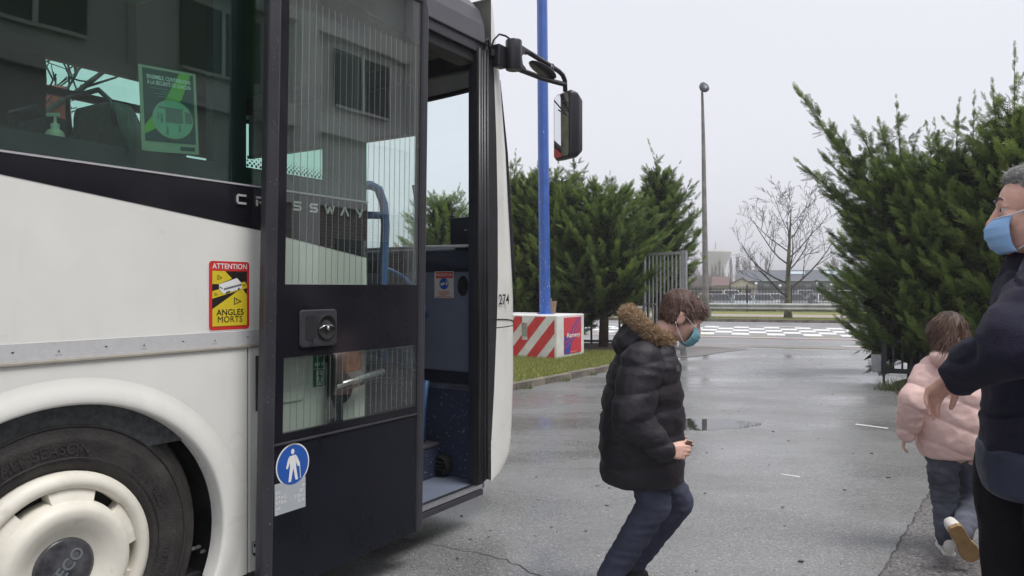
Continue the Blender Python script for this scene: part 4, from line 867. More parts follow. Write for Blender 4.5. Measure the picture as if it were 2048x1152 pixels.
# short worn white lines on the yard
def line(a, b, w, name='yard_line'):
    a, b = Vector(px(*a)), Vector(px(*b)); t = (b-a).normalized(); q = Vector((-t.y, t.x))*w/2
    return sheet(name, [tuple(a-q), tuple(b-q), tuple(b+q), tuple(a+q)], 0.0054, M['road_white'])
line((1711, 849), (1776, 857.5), 0.045); line((1562, 949), (1600, 955), 0.02)

# painted markings of the road hump: chequer squares, each its own piece
cq = MB(); cq.flat([(-0.257, -0.505), (0.257, -0.505), (0.257, 0.505), (-0.257, 0.505)], RF(0), 0); cqm = cq.mesh('chequer_square', M['road_white'])
hump = thing('road_hump_marking', 'black and white chequered road marking across the far road', 'road marking', (0, 0, 0))
S0 = 23.55
hump['kind'] = 'structure'
for i in range(-13, 24):
    for j in range(5):
        if (i + j) % 2: continue
        o = bpy.data.objects.new('chequer_square', cqm); COL.objects.link(o); o.parent = hump
        o.location = rd(-0.2 + 0.52*i, S0 + 0.5 + 1.0*j, 0.0085)
def rsheet(name, a0, a1, s0, s1, m, z=0.0088):
    return sheet(name, [tuple((RE*a + RG*s).xy) for a, s in ((a0, s0), (a1, s0), (a1, s1), (a0, s1))], z, m)
for i in range(-5, 8): rsheet('white_dash', 0.3 + 3.1*i, 1.9 + 3.1*i, 29.05, 29.25, M['road_white'])
for i in range(-7, 9): rsheet('yellow_dash', -0.1 + 1.75*i, 0.8 + 1.75*i, 23.05, 23.2, M['road_yellow'])
rsheet('edge_line', -20, 20, 22.35, 22.5, M['road_white']); rsheet('red_line', -6, 3.4, 22.0, 22.2, M['road_red'], 0.0082)
rsheet('edge_line', -20, 20, 31.9, 32.05, M['road_white'])
ar = MB()
for poly in ([(2.2, 19.6), (5.15, 19.62), (5.15, 19.78), (2.2, 19.76)], [(4.9, 19.30), (6.0, 19.68), (4.95, 20.15), (5.3, 19.70)], [(3.75, 18.7), (4.2, 18.62), (4.2, 19.35), (3.75, 19.4)], [(5.6, 18.9), (6.4, 18.9), (6.4, 19.0), (5.6, 19.0)]):
    ar.flat(poly, RF(0.0092), 0)
tag(ar.build('cycle_arrow', M['road_white']), kind='structure')

# far kerb, verge, path
def kerb_run(name, pts, w, h, m, label, seg=1.0, parent_label=None):
    """a run of kerb stones along pts (2-D), each stone its own piece"""
    root = thing(name, label, 'kerb'); root['kind'] = 'structure'
    random.seed(len(pts)*7 + int(w*100))
    for a, b in zip(pts, pts[1:]):
        a, b = Vector(a), Vector(b); L = (b-a).length; n = max(1, int(round(L/seg))); t = (b-a)/L; ang = math.atan2(t.y, t.x)
        for i in range(n):
            l = L/n - 0.012; key = (round(l, 3), w, h)
            if key not in _km:
                mb = MB(); r_ = 0.02
                prof = [(-w/2, -0.02), (-w/2, h-0.004), (-w/2+r_, h), (w/2-r_, h), (w/2, h-r_), (w/2, -0.02)]
                mb.loft([[(x, y, z) for y, z in prof] for x in (-l/2, l/2)], smooth=False); _km[key] = mb.mesh('kerb_stone', m)
            o = bpy.data.objects.new('kerb_stone', _km[key]); COL.objects.link(o); o.parent = root
            c = a + t*(L/n)*(i+0.5); o.location = (c.x, c.y, random.uniform(-0.004, 0.004)); o.rotation_euler = (0, 0, ang + random.uniform(-0.004, 0.004))
    return root
_km = {}
kerb_run('far_kerb', [tuple((RE*a + RG*32.55).xy) for a in (-24, 24)], 0.18, 0.13, M['kerb_stone'], 'dark kerb along the far side of the road')
rsheet('verge_soil', -60, 60, 32.66, 33.3, M['soil'], 0.06)
rsheet('footpath', -60, 60, 37.6, 41.6, M['path'], 0.02)
gk_pts = [(-1.7, 7.9), (0.01, 10.38), (0.9, 11.65), (1.77, 12.95), (2.2, 13.75), (2.55, 14.7), (2.75, 15.6)]
kerb_run('lawn_kerb', gk_pts, 0.13, 0.10, M['kerb_stone'], 'grey kerb of short stones edging the lawn beside the bus', 0.9)
lawn_poly = [(-1.78, 8.0), (-0.06, 10.46), (0.82, 11.72), (1.68, 13.02), (2.1, 13.8), (2.46, 14.74), (2.7, 15.7), (2.7, 18.2), (-12, 18.2), (-12, 8.0)]
sheet('lawn', lawn_poly, 0.07, M['turf'])
sheet('hedge_bed', [(-11.9, 16.1), (0.4, 15.9), (1.4, 15.75), (2.68, 15.6), (2.68, 18.1), (-11.9, 18.1)], 0.085, M['soil'])
def inside(p, poly):
    c = False
    for (x0, y0), (x1, y1) in zip(poly, poly[1:] + poly[:1]):
        if (y0 > p[1]) != (y1 > p[1]) and p[0] < (x1-x0)*(p[1]-y0)/(y1-y0) + x0: c = not c
    return c
def grass_patch(name, poly, n, z, hmin, hmax, seed, m):
    rng = np.random.default_rng(seed); xs_ = [p[0] for p in poly]; ys_ = [p[1] for p in poly]; P = []
    while len(P) < n:
        q = (rng.uniform(min(xs_), max(xs_)), rng.uniform(min(ys_), max(ys_)))
        if inside(q, poly): P.append(q)
    P = np.array(P); a = rng.uniform(0, 2*PI, n); h = rng.uniform(hmin, hmax, n); l = rng.normal(0, 0.45, (n, 2))*h[:, None]; w = rng.uniform(0.003, 0.006, n)
    v = np.zeros((n, 3, 3)); v[:, 0, :2] = P; v[:, 1, :2] = P; v[:, 0, 0] += np.cos(a)*w; v[:, 0, 1] += np.sin(a)*w; v[:, 1, 0] -= np.cos(a)*w; v[:, 1, 1] -= np.sin(a)*w
    v[:, 2, :2] = P + l; v[:, 2, 2] = h; v[:, :, 2] += z
    return raw_mesh(name, v.reshape(-1, 3), np.arange(n*3).reshape(-1, 3), m, np.repeat(rng.beta(2, 2, n), 3))
def raw_mesh(name, V3, F3, m, tint=None, parent=None):
    me = bpy.data.meshes.new(name); nv, nf = len(V3), len(F3)
    me.vertices.add(nv); me.vertices.foreach_set('co', np.asarray(V3, dtype=np.float32).ravel())
    me.loops.add(nf*3); me.loops.foreach_set('vertex_index', np.asarray(F3, dtype=np.int32).ravel())
    me.polygons.add(nf); me.polygons.foreach_set('loop_start', np.arange(0, nf*3, 3, dtype=np.int32)); me.polygons.foreach_set('loop_total', np.full(nf, 3, dtype=np.int32))
    if tint is not None:
        at = me.attributes.new('tint', 'FLOAT', 'POINT'); at.data.foreach_set('value', np.asarray(tint, dtype=np.float32))
    me.materials.append(m); me.update(calc_edges=True)
    o = bpy.data.objects.new(name, me); COL.objects.link(o)
    if parent: o.parent = parent
    return o
vis_lawn = [(-0.3, 9.9), (-0.06, 10.46), (0.82, 11.72), (1.68, 13.02), (2.1, 13.8), (2.46, 14.74), (2.7, 15.7), (1.2, 16.0), (-0.8, 16.0)]
tag(grass_patch('grass', vis_lawn, 26000, 0.07, 0.02, 0.075, 3, M['grass']), kind='stuff')
tufts = [(p[0]+random.uniform(-.08, .08), p[1]+random.uniform(-.05, .1)) for p in gk_pts[1:5] for _ in range(1)]
tag(grass_patch('grass', [tuple((RE*a + RG*s).xy) for a, s in ((-4, 33.2), (9, 33.2), (9, 37.5), (-4, 37.5))], 14000, 0.0, 0.04, 0.14, 4, M['grass']), kind='stuff')
M['weed'] = leaf_mat('weed', (0.06, 0.10, 0.03), (0.20, 0.24, 0.09), 0.3)
def weeds(name, cx, cy, r_, n, h, seed, m, z=0.0):
    poly = [(cx + r_*math.cos(t), cy + r_*0.6*math.sin(t)) for t in [2*PI*i/14 for i in range(14)]]
    return tag(grass_patch(name, poly, n, z, h*0.3, h, seed, m), kind='stuff')
for i, (x_, y_) in enumerate(((0.15, 10.5), (0.75, 11.35), (1.25, 12.1))): weeds('kerb_weeds', x_, y_, 0.16, 120, 0.10, 60+i, M['weed'], 0.0)

# ------------------------------------------------------------------ striped concrete block with the blue pole
bc = Vector((0.86, 14.1, 0.06)); bx = Vector((0.49, 0.872, 0)); by = Vector((-0.872, 0.49, 0)); BWX, BWY, BH = 1.28, 1.60, 0.845
blk = MB(); blk.prism(rrect(0, 0, BWX, BWY, 0.03, 3), (bc, bx, by), 0, BH)
block = blk.build('concrete_block', M['block_white'], None, 0.02)
tag(block, 'white concrete block with red diagonal stripes on the lawn under the blue pole', 'concrete block')
SF = (bc + by*BWY, -by, (0, 0, 1))                # stripe side, seen from its front: x runs towards the near corner
stp = MB(); hgt = BH
bands = []
for x0 in (-1.30, -0.86, -0.42, 0.02, 0.46, 0.90, 1.34):
    bands.append([(x0, 0.0), (x0+0.23, 0.0), (x0+0.23+0.70, hgt), (x0+0.70, hgt)])
for b_ in bands:
    for rc in ((0.05, 0.004, 0.84, hgt-0.03), (0.96, 0.004, 1.545, hgt-0.03)) if True else ():
        q = clip_rect(b_, *rc)
        if q: stp.flat(q, SF, 0.004)
for b_ in ([(0.84, 0.03), (0.96, 0.03)],): pass
mid = [clip_rect(b_, 0.84, 0.004, 0.96, 0.36) for b_ in bands]
for q in mid:
    if q: stp.flat(q, SF, 0.004)
stp.build('red_stripes', M['block_red'], block)
sl_ = MB(); sl_.prism([(0.845, 0.44), (0.955, 0.44), (0.955, 0.70), (0.845, 0.70)], SF, 0.0, 0.03); sl_.build('lifting_slot', M['concrete'], block, 0.008)
for c_, h in ((0.0, 0.0),): pass
NF = (bc, bx, (0, 0, 1))                           # sign side
sgn = MB(); sx0, sx1, sz0, sz1 = 0.30, 1.10, 0.08, 0.79
sgn.prism([(sx0, sz0), (sx1, sz0), (sx1, sz1), (sx0, sz1)], NF, 0.0, 0.012, 0)
def swoosh(c, wd, m, l):
    L = []
    for i in range(15):
        t = i/14; x = sx0 + (sx1-sx0)*(c[0] + (c[2]-c[0])*t); z = sz0 + (sz1-sz0)*(c[1] + (c[3]-c[1])*(t**c[4])); L.append((x, z, wd*(0.3 + 0.7*math.sin(PI*t)**0.5)))
    a = [(min(sx1, max(sx0, x)), min(sz1, max(sz0, z + w))) for x, z, w in L]; b_ = [(min(sx1, max(sx0, x)), min(sz1, max(sz0, z - w))) for x, z, w in L][::-1]
    sgn.flat(a + b_, NF, l, m)
blue_pl = [(sx0, sz0), (sx0 + 0.24, sz0)] + [(sx0 + 0.24 + 0.16*math.sin(t*1.5), sz0 + 0.50*t) for t in (0.15, 0.3, 0.45)] + [(sx0 + 0.30, sz0+0.36), (sx0+0.12, sz0+0.33), (sx0, sz0+0.35)]
sgn.flat(blue_pl, NF, 0.0128, 1)
swoosh((0.05, 0.35, 1.0, 0.98, 1.6), 0.022, 1, 0.0136); swoosh((0.1, 0.22, 1.0, 0.80, 1.7), 0.018, 1, 0.0136); swoosh((0.3, 0.5, 0.9, 1.0, 0.8), 0.028, 1, 0.0136); swoosh((0.0, 0.30, 0.55, 0.55, 1.4), 0.014, 0, 0.0146); swoosh((0.0, 0.18, 0.6, 0.5, 1.5), 0.010, 0, 0.0146)
sgn.text('Ramery', NF, sx0+0.12, sz0+0.32, 0.085, 0.0156, 2, width=0.62, bold=0.02)
sgn.text('www.ramery.fr', NF, sx0+0.28, sz0+0.022, 0.022, 0.0156, 2, width=0.28)
sgn.build('company_sign', [M['ink_red_sign'], M['ink_blue_sign'], M['ink_white']], block, label='red and blue company sign') if False else sgn.build('company_sign', [M['ink_red_sign'], M['ink_blue_sign'], M['ink_white']], block)
bt = bc + bx*0.62 + by*0.57 + Vector((0, 0, BH))
pole = MB(); pole.tube([(0, 0, 0), (-0.035, 0, 3.3), (-0.085, 0.0, 9.5)], [0.112, 0.11, 0.10], 8, smooth=False)
pob = thing('blue_pole', 'tall blue painted steel pole standing on the striped concrete block', 'pole', bt); pole.build('shaft', M['pole_blue'], pob)
pl = MB(); pl.tube([(0, 0, 0.0), (0, 0, 0.02)], 0.17, 12); pl.build('foot_plate', M['pole_blue'], pob)
M['chip'] = mat('paint_chip', (0.55, 0.56, 0.60), 0.6)
random.seed(9); ch = MB()
for i in range(46):
    z = random.choice([random.uniform(0.05, 1.9), random.uniform(0.05, 6)]); a = random.uniform(-2.7, -0.6); rr_ = 0.1125 - 0.0005*z; s_ = random.uniform(0.0025, 0.009)
    c = Vector((rr_*math.cos(a) - 0.0105*z, rr_*math.sin(a), z)); t = Vector((-math.sin(a), math.cos(a), 0)); 
    ch.add([c - t*s_ - Vector((0,0,s_)), c + t*s_*0.7 - Vector((0,0,s_*1.4)), c + t*s_ + Vector((0,0,s_*1.6)), c - t*s_*0.5 + Vector((0,0,s_*random.uniform(1, 6)))], [(0,1,2,3)])
ch.build('paint_chips', M['chip'], pob)['kind'] = 'stuff'
cbd = MB(); cbd.prism([(-0.14, 0), (0.14, 0), (0.16, 0.26), (0.06, 0.26), (0.05, 0.32), (-0.03, 0.32), (-0.04, 0.26), (-0.16, 0.24)], ((0,0,0), (1,0,0), (0,-0.15,0.988)), 0, 0.012)
co = cbd.build('cardboard_sheet', M['cardboard']); co.location = bt + Vector((0.08, 0.16, 0)); co.rotation_euler = (0, 0, R(12)); tag(co, 'brown cardboard sheet propped behind the blue pole', 'cardboard')

# ------------------------------------------------------------------ gates, fences, rail
def bars(mb, x0, x1, n, z0, z1, w=0.03, d=0.03, m=0):
    for i in range(n): x = x0 + (x1-x0)*i/(n-1); mb.box((x-w/2, -d/2, z0), (x+w/2, d/2, z1), m)
gp0, gp1 = Vector((2.92, 16.45)), Vector((3.66, 15.5)); gl = (gp1-gp0).length
gate = thing('steel_gate', 'grey galvanised bar gate folded back beside the conifer hedge', 'gate', (gp0.x, gp0.y, 0), math.atan2(gp1.y-gp0.y, gp1.x-gp0.x))
fr = MB(); fr.box((0, -0.03, 0.12), (0.06, 0.03, 2.2)); fr.box((gl-0.06, -0.03, 0.06), (gl, 0.03, 2.2)); fr.box((0.06, -0.028, 2.14), (gl-0.06, 0.028, 2.198)); fr.box((0.06, -0.028, 0.12), (gl-0.06, 0.028, 0.18)); fr.box((0.06, -0.028, 1.06), (0.35, 0.028, 1.09))
fr.build('gate_frame', M['galv'], gate, 0.004)
for i in range(9):
    mb = MB(); x = 0.06 + (gl-0.12)*(i+1)/10; mb.box((x-0.014, -0.014, 0.18), (x+0.014, 0.014, 2.14)); mb.build('bar', M['galv'], gate)
gp = thing('gate_post', 'thick grey steel post the bar gate hangs from', 'post', (gp1.x + 0.02, gp1.y + 0.35, 0))
mb = MB(); mb.box((-0.06, -0.06, 0), (0.06, 0.06, 2.22)); mb.build('shaft', M['galv'], gp, 0.006); mb = MB(); mb.box((-0.07, -0.07, 2.22), (0.07, 0.07, 2.235)); mb.build('cap', M['galv'], gp)
for i in range(4):
    mb = MB(); x = -0.03 - 0.045*i; mb.box((x-0.4-0.012, 0.1, 0.1), (x-0.4+0.012, 0.124, 2.15)); mb.build('bar', M['galv'], gp) if False else None
df = thing('dark_fence', 'dark metal bar fence behind the trunk of the left hedge', 'fence', (-1.2, 18.3, 0), R(-6))
n_ = 14
mb = MB(); mb.box((0, -0.02, 1.35), (4.6, 0.02, 1.40)); mb.build('rail', M['fence_black'], df); mb = MB(); mb.box((0, -0.02, 0.12), (4.6, 0.02, 0.17)); mb.build('rail', M['fence_black'], df)
for i in range(n_):
    mb = MB(); x = 0.1 + 4.4*i/(n_-1); mb.box((x-0.025, -0.025, 0), (x+0.025, 0.025, 1.5)); mb.build('bar', M['fence_black'], df)
# dark gate leaf under the right hedge
rg_ = thing('dark_gate', 'dark steel gate leaf half hidden under the right hedge', 'gate', (5.62, 11.25, 0), R(-24))
mb = MB(); mb.box((0, -0.03, 0.12), (0.07, 0.03, 0.66)); mb.box((0.07, -0.025, 0.14), (2.6, 0.025, 0.21)); mb.box((0.07, -0.025, 0.60), (2.6, 0.025, 0.66)); mb.box((2.53, -0.028, 0.215), (2.6, 0.028, 0.595)); mb.build('gate_frame', M['fence_black'], rg_)
for i in range(20):
    mb = MB(); x = 0.16 + 2.3*i/19; mb.box((x-0.014, -0.014, 0.21), (x+0.014, 0.014, 0.60)); mb.build('bar', M['fence_black'], rg_)
mb = MB(); mb.box((-0.14, -0.05, 0.16), (-0.005, 0.05, 0.42)); mb.build('lock_box', M['galv'], rg_, 0.006); mb = MB(); mb.box((0.015, -0.02, 0.0), (0.05, 0.02, 0.12)); mb.build('drop_bolt', M['fence_black'], rg_)
kt = thing('kerb_edging', 'concrete edging corner round bare soil below the dark gate', 'kerb', (5.55, 10.5, 0))
mb = MB(); mb.prism([(0.1, 0.0), (0.2, -0.02), (1.3, 0.42), (1.25, 0.52)], XY, 0.0, 0.10); mb.build('edging_stone', M['concrete'], kt, 0.01)
mb = MB(); mb.prism([(0.12, -0.02), (0.2, -0.12), (1.6, -0.12), (1.6, -0.02)], XY, 0.0, 0.09); mb.build('edging_stone', M['concrete'], kt, 0.01)
mb = MB(); mb.flat([(0.2, -0.02), (1.6, -0.02), (1.3, 0.42)], ((0,0,0.02), (1,0,0), (0,1,0)), 0); mb.build('soil_bed', M['soil'], kt)
sheet('leaf_litter', [(5.1, 9.75), (5.45, 9.9), (6.6, 9.7), (7.4, 10.6), (7.2, 12.6), (5.8, 11.2), (5.4, 10.6)], 0.013, M['soil'])
weeds('kerb_weeds', 5.35, 10.35, 0.30, 260, 0.26, 71, M['weed']); weeds('kerb_weeds', 5.75, 10.3, 0.3, 120, 0.12, 72, M['weed'])

# guard rail over the road
gr = thing('guard_rail', 'galvanised roadside crash barrier in front of the bare tree', 'guard rail')
prof = [(-0.02, 0.745), (0.0, 0.755), (0.03, 0.735), (0.045, 0.69), (0.03, 0.645), (-0.005, 0.625), (-0.02, 0.60), (-0.005, 0.575), (0.03, 0.555), (0.045, 0.515), (0.03, 0.475), (0.0, 0.455), (-0.02, 0.465)]
for k in range(-3, 8):
    mb = MB(); mb.loft([[rd(a, 35.4 - y*1.0, z - 0.02) for y, z in prof] + [rd(a, 35.4 - y + 0.012, z - 0.02) for y, z in prof[::-1]] for a in (-8.0 + 4.0*k, -4.005 + 4.0*k)], smooth=False)
    mb.build('rail_beam', M['galv_rail'], gr, fix=True)
for k in range(-6, 16):
    mb = MB(); c = rd(-7.1 + 5.6*k*0.5 if False else -1.62 + 5.62*(k-2), 35.5); mb.box(c + Vector((-0.05, 0.03, 0)), c + Vector((0.05, 0.09, 0.72))); mb.build('rail_post', M['galv'], gr) if -6 < k-2 < 5 else None
# palisade fence
pf_ = thing('palisade_fence', 'black palisade fence between the footpath and the car park', 'fence')
mb = MB(); z0 = -0.05
for i in range(700): a = -20 + 0.0835*i; c = rd(a, 47.0); mb.box(c + Vector((-0.017, -0.012, 0.0)), c + Vector((0.017, 0.012, 1.52 + 0.02*((i*7) % 3)*0.1)))
mb.build('pickets', M['fence_black'], pf_)['kind'] = 'stuff'
for zz in (0.22, 1.34): 
    mb = MB(); mb.loft([[rd(a, 47.03+y, z) for y, z in ((0, zz), (0.05, zz), (0.05, zz+0.05), (0, zz+0.05))] for a in (-20, 38)], smooth=False); mb.build('rail', M['fence_black'], pf_, fix=True)
for i in range(24): c = rd(-20 + 2.5*i, 47.12); mb = MB(); mb.box(c + Vector((-0.04, -0.03, -0.05)), c + Vector((0.04, 0.03, 1.6))); mb.build('fence_post', M['fence_black'], pf_)

# street lamp
M['lamp_pole'] = mat('lamp_pole', (0.19, 0.175, 0.165), 0.8, vary=0.35, vscale=3)
M['lamp_dark'] = mat('lamp_dark', (0.04, 0.042, 0.06), 0.4)
lp = thing('street_lamp', 'tall tapered street lamp with small oval head by the far road', 'street lamp', (8.66, 33.0, 0))
H_ = 10.5; mb = MB(); pts = [(0, 0, 0), (-0.02, 0, 1), (-0.06, 0, 4), (-0.12, 0, 8), (-0.16, 0, 9.7), (-0.2, -0.1, 10.15), (-0.22, -0.35, 10.35)]
mb.tube(pts, [0.15, 0.14, 0.115, 0.082, 0.06, 0.05, 0.045], 12); mb.build('lamp_post', M['lamp_pole'], lp)
rot = Matrix.Rotation(R(52), 3, 'X'); hd_ = MB(); c = Vector((-0.235, -0.42, 10.42))
rings = []
for t, wx, wz in ((0, 0.03, 0.03), (0.08, 0.13, 0.07), (0.2, 0.19, 0.1), (0.35, 0.22, 0.12), (0.5, 0.20, 0.11), (0.6, 0.12, 0.07), (0.64, 0.02, 0.02)):
    rings.append([c + rot @ Vector((wx*math.cos(2*PI*i/16), 0.1-t, wz*math.sin(2*PI*i/16))) for i in range(16)])
hd_.loft(rings); hdo = hd_.build('lamp_head', M['lamp_dark'], lp, fix=True)
mb = MB(); mb.ellipsoid(c + rot @ Vector((0, -0.27, -0.085)), (0.15, 0.2, 0.06)); mb.build('lamp_glass', M['tape'], hdo)

# sign post seen nearly edge-on
M['maroon'] = mat('maroon', (0.12, 0.025, 0.035), 0.5)
c = rd(0.953*18.45 - 0.303*39.8, 0.303*18.45 + 0.953*39.8); sp_ = thing('road_sign', 'round road sign on a maroon post, seen from its edge', 'road sign', (18.45, 39.8, 0), R(0))
mb = MB(); mb.tube([(0, 0, 0), (0, 0, 2.1)], 0.055, 8); mb.build('post', M['maroon'], sp_)
dv = Vector((0.35, -0.94, 0)); dd = Vector((0.94, 0.35, 0)); rr_ = 0.33
mb = MB(); SFm = (Vector((0.10, -0.02, 1.72)), Vector((0.42, 0.91, 0)), Vector((0, 0, 1))); mb.lathe([(0.001, 0.012), (rr_, 0.012), (rr_, -0.012), (0.001, -0.012)], SFm, 28, smooth=False); mb.build('sign_disc', M['ink_white'], sp_, fix=True)
mb = MB(); mb.lathe([(rr_+0.001, 0.03), (rr_+0.02, 0.03), (rr_+0.02, -0.03), (rr_+0.001, -0.03), (rr_+0.001, 0.03)], SFm, 28, smooth=False); mb.build('sign_rim', M['maroon'], sp_, fix=True)
mb = MB(); mb.box((0.06, -0.02, 0.92), (0.13, 0.0, 1.25)); mb.build('small_plate', M['ink_white'], sp_)
# ------------------------------------------------------------------ beyond the fence: cars, buildings, trees
M['slate_roof'] = mat('slate_roof', (0.085, 0.095, 0.115), 0.7, vary=0.08, vscale=0.6)
M['wall_grey'] = mat('wall_grey', (0.17, 0.18, 0.20), 0.8, vary=0.06, vscale=1)
M['strip_window'] = mat('strip_window', (0.05, 0.045, 0.05), 0.3)
M['cream_wall'] = mat('cream_wall', (0.55, 0.50, 0.42), 0.85, vary=0.08, vscale=1)
M['roof_tile'] = mat('roof_tile', (0.15, 0.095, 0.085), 0.85, vary=0.15, vscale=2)
M['tower_concrete'] = mat('tower_concrete', (0.40, 0.39, 0.35), 0.9, vary=0.08, vscale=0.2)
M['pale_metal'] = mat('pale_metal', (0.42, 0.52, 0.58), 0.5)
M['orange_wall'] = mat('orange_wall', (0.45, 0.13, 0.05), 0.8)
M['white_wall'] = mat('white_wall', (0.72, 0.72, 0.72), 0.7)
def at(pxx, Y, z=0.0): return Vector(((pxx-1024)/1479*Y, Y, z))
EA = math.atan2(RE.y, RE.x)
GZ = -0.5
wb = thing('long_building', 'long low grey building with a slate roof beyond the car park', 'building', at(1478, 113, GZ), EA)
mb = MB(); mb.box((0, 0, 0), (23, 9, 2.6)); mb.build('wall', M['wall_grey'], wb)
mb = MB(); mb.prism([(-0.4, 3.08), (6, 4.75), (6.2, 4.75), (10, 3.1)], ((0,0,0), (0,1,0), (0,0,1)), -0.3, 23.4); mb.build('roof', M['slate_roof'], wb)
mb = MB(); mb.box((0.1, 0.35, 2.605), (22.9, 8.9, 3.06)); mb.build('window_strip', M['strip_window'], wb)
mb = MB(); mb.box((-0.3, -0.52, 3.0), (23.4, -0.41, 3.12)); mb.build('gutter', M['pale_metal'], wb)
for i in range(3): mb = MB(); mb.prism([(3.0, 4.02), (4.6, 4.44), (4.6, 4.52), (3.0, 4.10)], ((0,0,0), (0,1,0), (0,0,1)), 7.2 + 5.2*i, 9.6 + 5.2*i); mb.build('skylight', M['pale_metal'], wb)
mb = MB(); mb.box((21.4, -0.6, 0.3), (23.2, -0.05, 3.0)); mb.build('orange_panel', M['orange_wall'], wb)
for i in range(7): mb = MB(); mb.box((1.5+2.9*i, -0.03, 2.0), (3.6+2.9*i, 0.02, 2.5)); mb.build('window', M['strip_window'], wb)
ph_ = thing('pale_hall', 'pale blue metal hall showing above the long grey roof', 'building', at(1664, 165, GZ), EA)
mb = MB(); mb.box((0, 0, 0), (5.0, 8, 5.9)); mb.box((5.01, 0, 0), (10, 8, 6.6)); mb.build('wall', M['pale_metal'], ph_); mb = MB(); mb.box((-0.1, -0.1, 5.91), (4.95, 8, 6.0)); mb.build('roof', M['galv'], ph_)
hs = thing('gable_house', 'small cream gabled house left of the long grey building', 'house', at(1447, 92, GZ), EA)
mb = MB(); mb.prism([(0, 0), (3.1, 0), (3.1, 2.1), (1.3, 3.05), (0, 2.4)], ((0.9,0,0), (1,0,0), (0,0,1)), -7, 0); mb.build('wall', M['cream_wall'], hs)
mb = MB(); mb.loft([[(0.7-2.2*s, y, z) for y, z in ((-0.1+8*0, 2.25), (0.2, 2.30), (4, 3.4), (8, 2.3), (8.1, 2.2), (4, 3.2))] for s in (0, 1)], smooth=False); mb.build('roof', M['roof_tile'], hs, fix=True)
mb = MB(); mb.prism([(-0.15, 2.35), (1.3, 3.07), (3.25, 2.02), (3.25, 2.14), (1.3, 3.22), (-0.15, 2.48)], ((0.9,0,0), (1,0,0), (0,0,1)), -7.2, 0.2); mb.build('gable_roof', M['roof_tile'], hs)
mb = MB(); mb.box((-1.4, 0.3, 0), (0.68, 7.6, 2.2)); mb.build('wall', M['cream_wall'], hs)
for x_ in (1.4, 2.6): mb = MB(); mb.box((x_, -0.04, 0.9), (x_+0.7, 0.02, 1.8)); mb.build('window', M['strip_window'], hs)
cb_ = thing('white_cabin', 'long white site cabin behind the fence at the right', 'cabin', at(1643, 76, GZ), EA)
mb = MB(); mb.box((0, 0, 0.1), (6.2, 2.4, 1.83)); mb.build('wall', M['white_wall'], cb_)
mb = MB(); mb.box((-0.05, -0.05, 1.832), (6.25, 2.45, 1.9)); mb.build('roof', M['galv'], cb_)
for i in range(12): mb = MB(); mb.box((0.25+0.5*i, -0.025, 0.15), (0.29+0.5*i, -0.001, 1.80)); mb.build('panel_rib', M['galv'], cb_)
dc = thing('dark_container', 'dark blue storage container behind the fence by the street lamp', 'container', at(1408, 75, GZ), EA)
mb = MB(); mb.box((0, 0, 0.05), (1.75, 2.4, 1.62)); mb.build('container_body', mat('navy_paint', (0.03, 0.035, 0.07), 0.5), dc, 0.03)
for i in range(6): mb = MB(); mb.box((0.15+0.27*i, -0.03, 0.15), (0.20+0.27*i, -0.001, 1.5)); mb.build('panel_rib', M['navy_plastic'], dc)

# water tower
wt = thing('water_tower', 'pale concrete water tower with flaring bowl in the far haze', 'water tower', at(1431, 350, GZ))
mb = MB(); mb.lathe([(4.6, 0), (4.1, 6), (3.9, 9), (4.3, 11), (5.2, 13.5), (6.3, 16), (7.35, 18.6), (7.4, 19.0), (7.0, 19.05)], XY, 40); mb.build('tower_shaft', M['tower_concrete'], wt)
mb = MB(); mb.lathe([(7.0, 19.05), (5, 19.55), (2.6, 20.0), (0.9, 20.3), (0.001, 20.35)], XY, 40); mb.build('roof', M['tower_concrete'], wt)
mb = MB(); mb.tube([(0, 0, 20.2), (0, 0, 24.9)], [0.22, 0.08], 6); 
for z in (21.4, 22.6, 23.4): mb.tube([(-0.5, 0, z), (0.5, 0, z)], 0.08, 5)
mb.build('mast', M['galv'], wt)

# globe lamps of the car park
for (p_, yy, Y_, lab) in ((1512, 567.5, 66, 'white globe lamp just left of the bare roadside tree'), (1560, 572, 64, 'white globe lamp close behind the bare tree trunk'), (1635, 567, 66, 'white globe lamp above the left end of the white cabin'), (1662, 570, 72, 'smallest white globe lamp above the white cabin'), (1678.5, 565, 62, 'largest white globe lamp above the white cabin'), (1717, 567, 74, 'white globe lamp right of the round road sign')):
    z_ = EYE + (576-yy)/1479*Y_; g_ = thing('globe_lamp', lab, 'lamp', at(p_, Y_, GZ), 0, 'globe lamps in the car park')
    mb = MB(); mb.tube([(0, 0, 0), (0, 0, z_-GZ-0.1)], 0.035, 6); mb.build('post', M['pale_metal'], g_)
    mb = MB(); r_ = 0.135 if Y_ > 63 else 0.16; mb.ellipsoid((0, 0, z_-GZ), (r_, r_, r_), 0, 14, 8); mb.build('globe', M['white_wall'], g_)

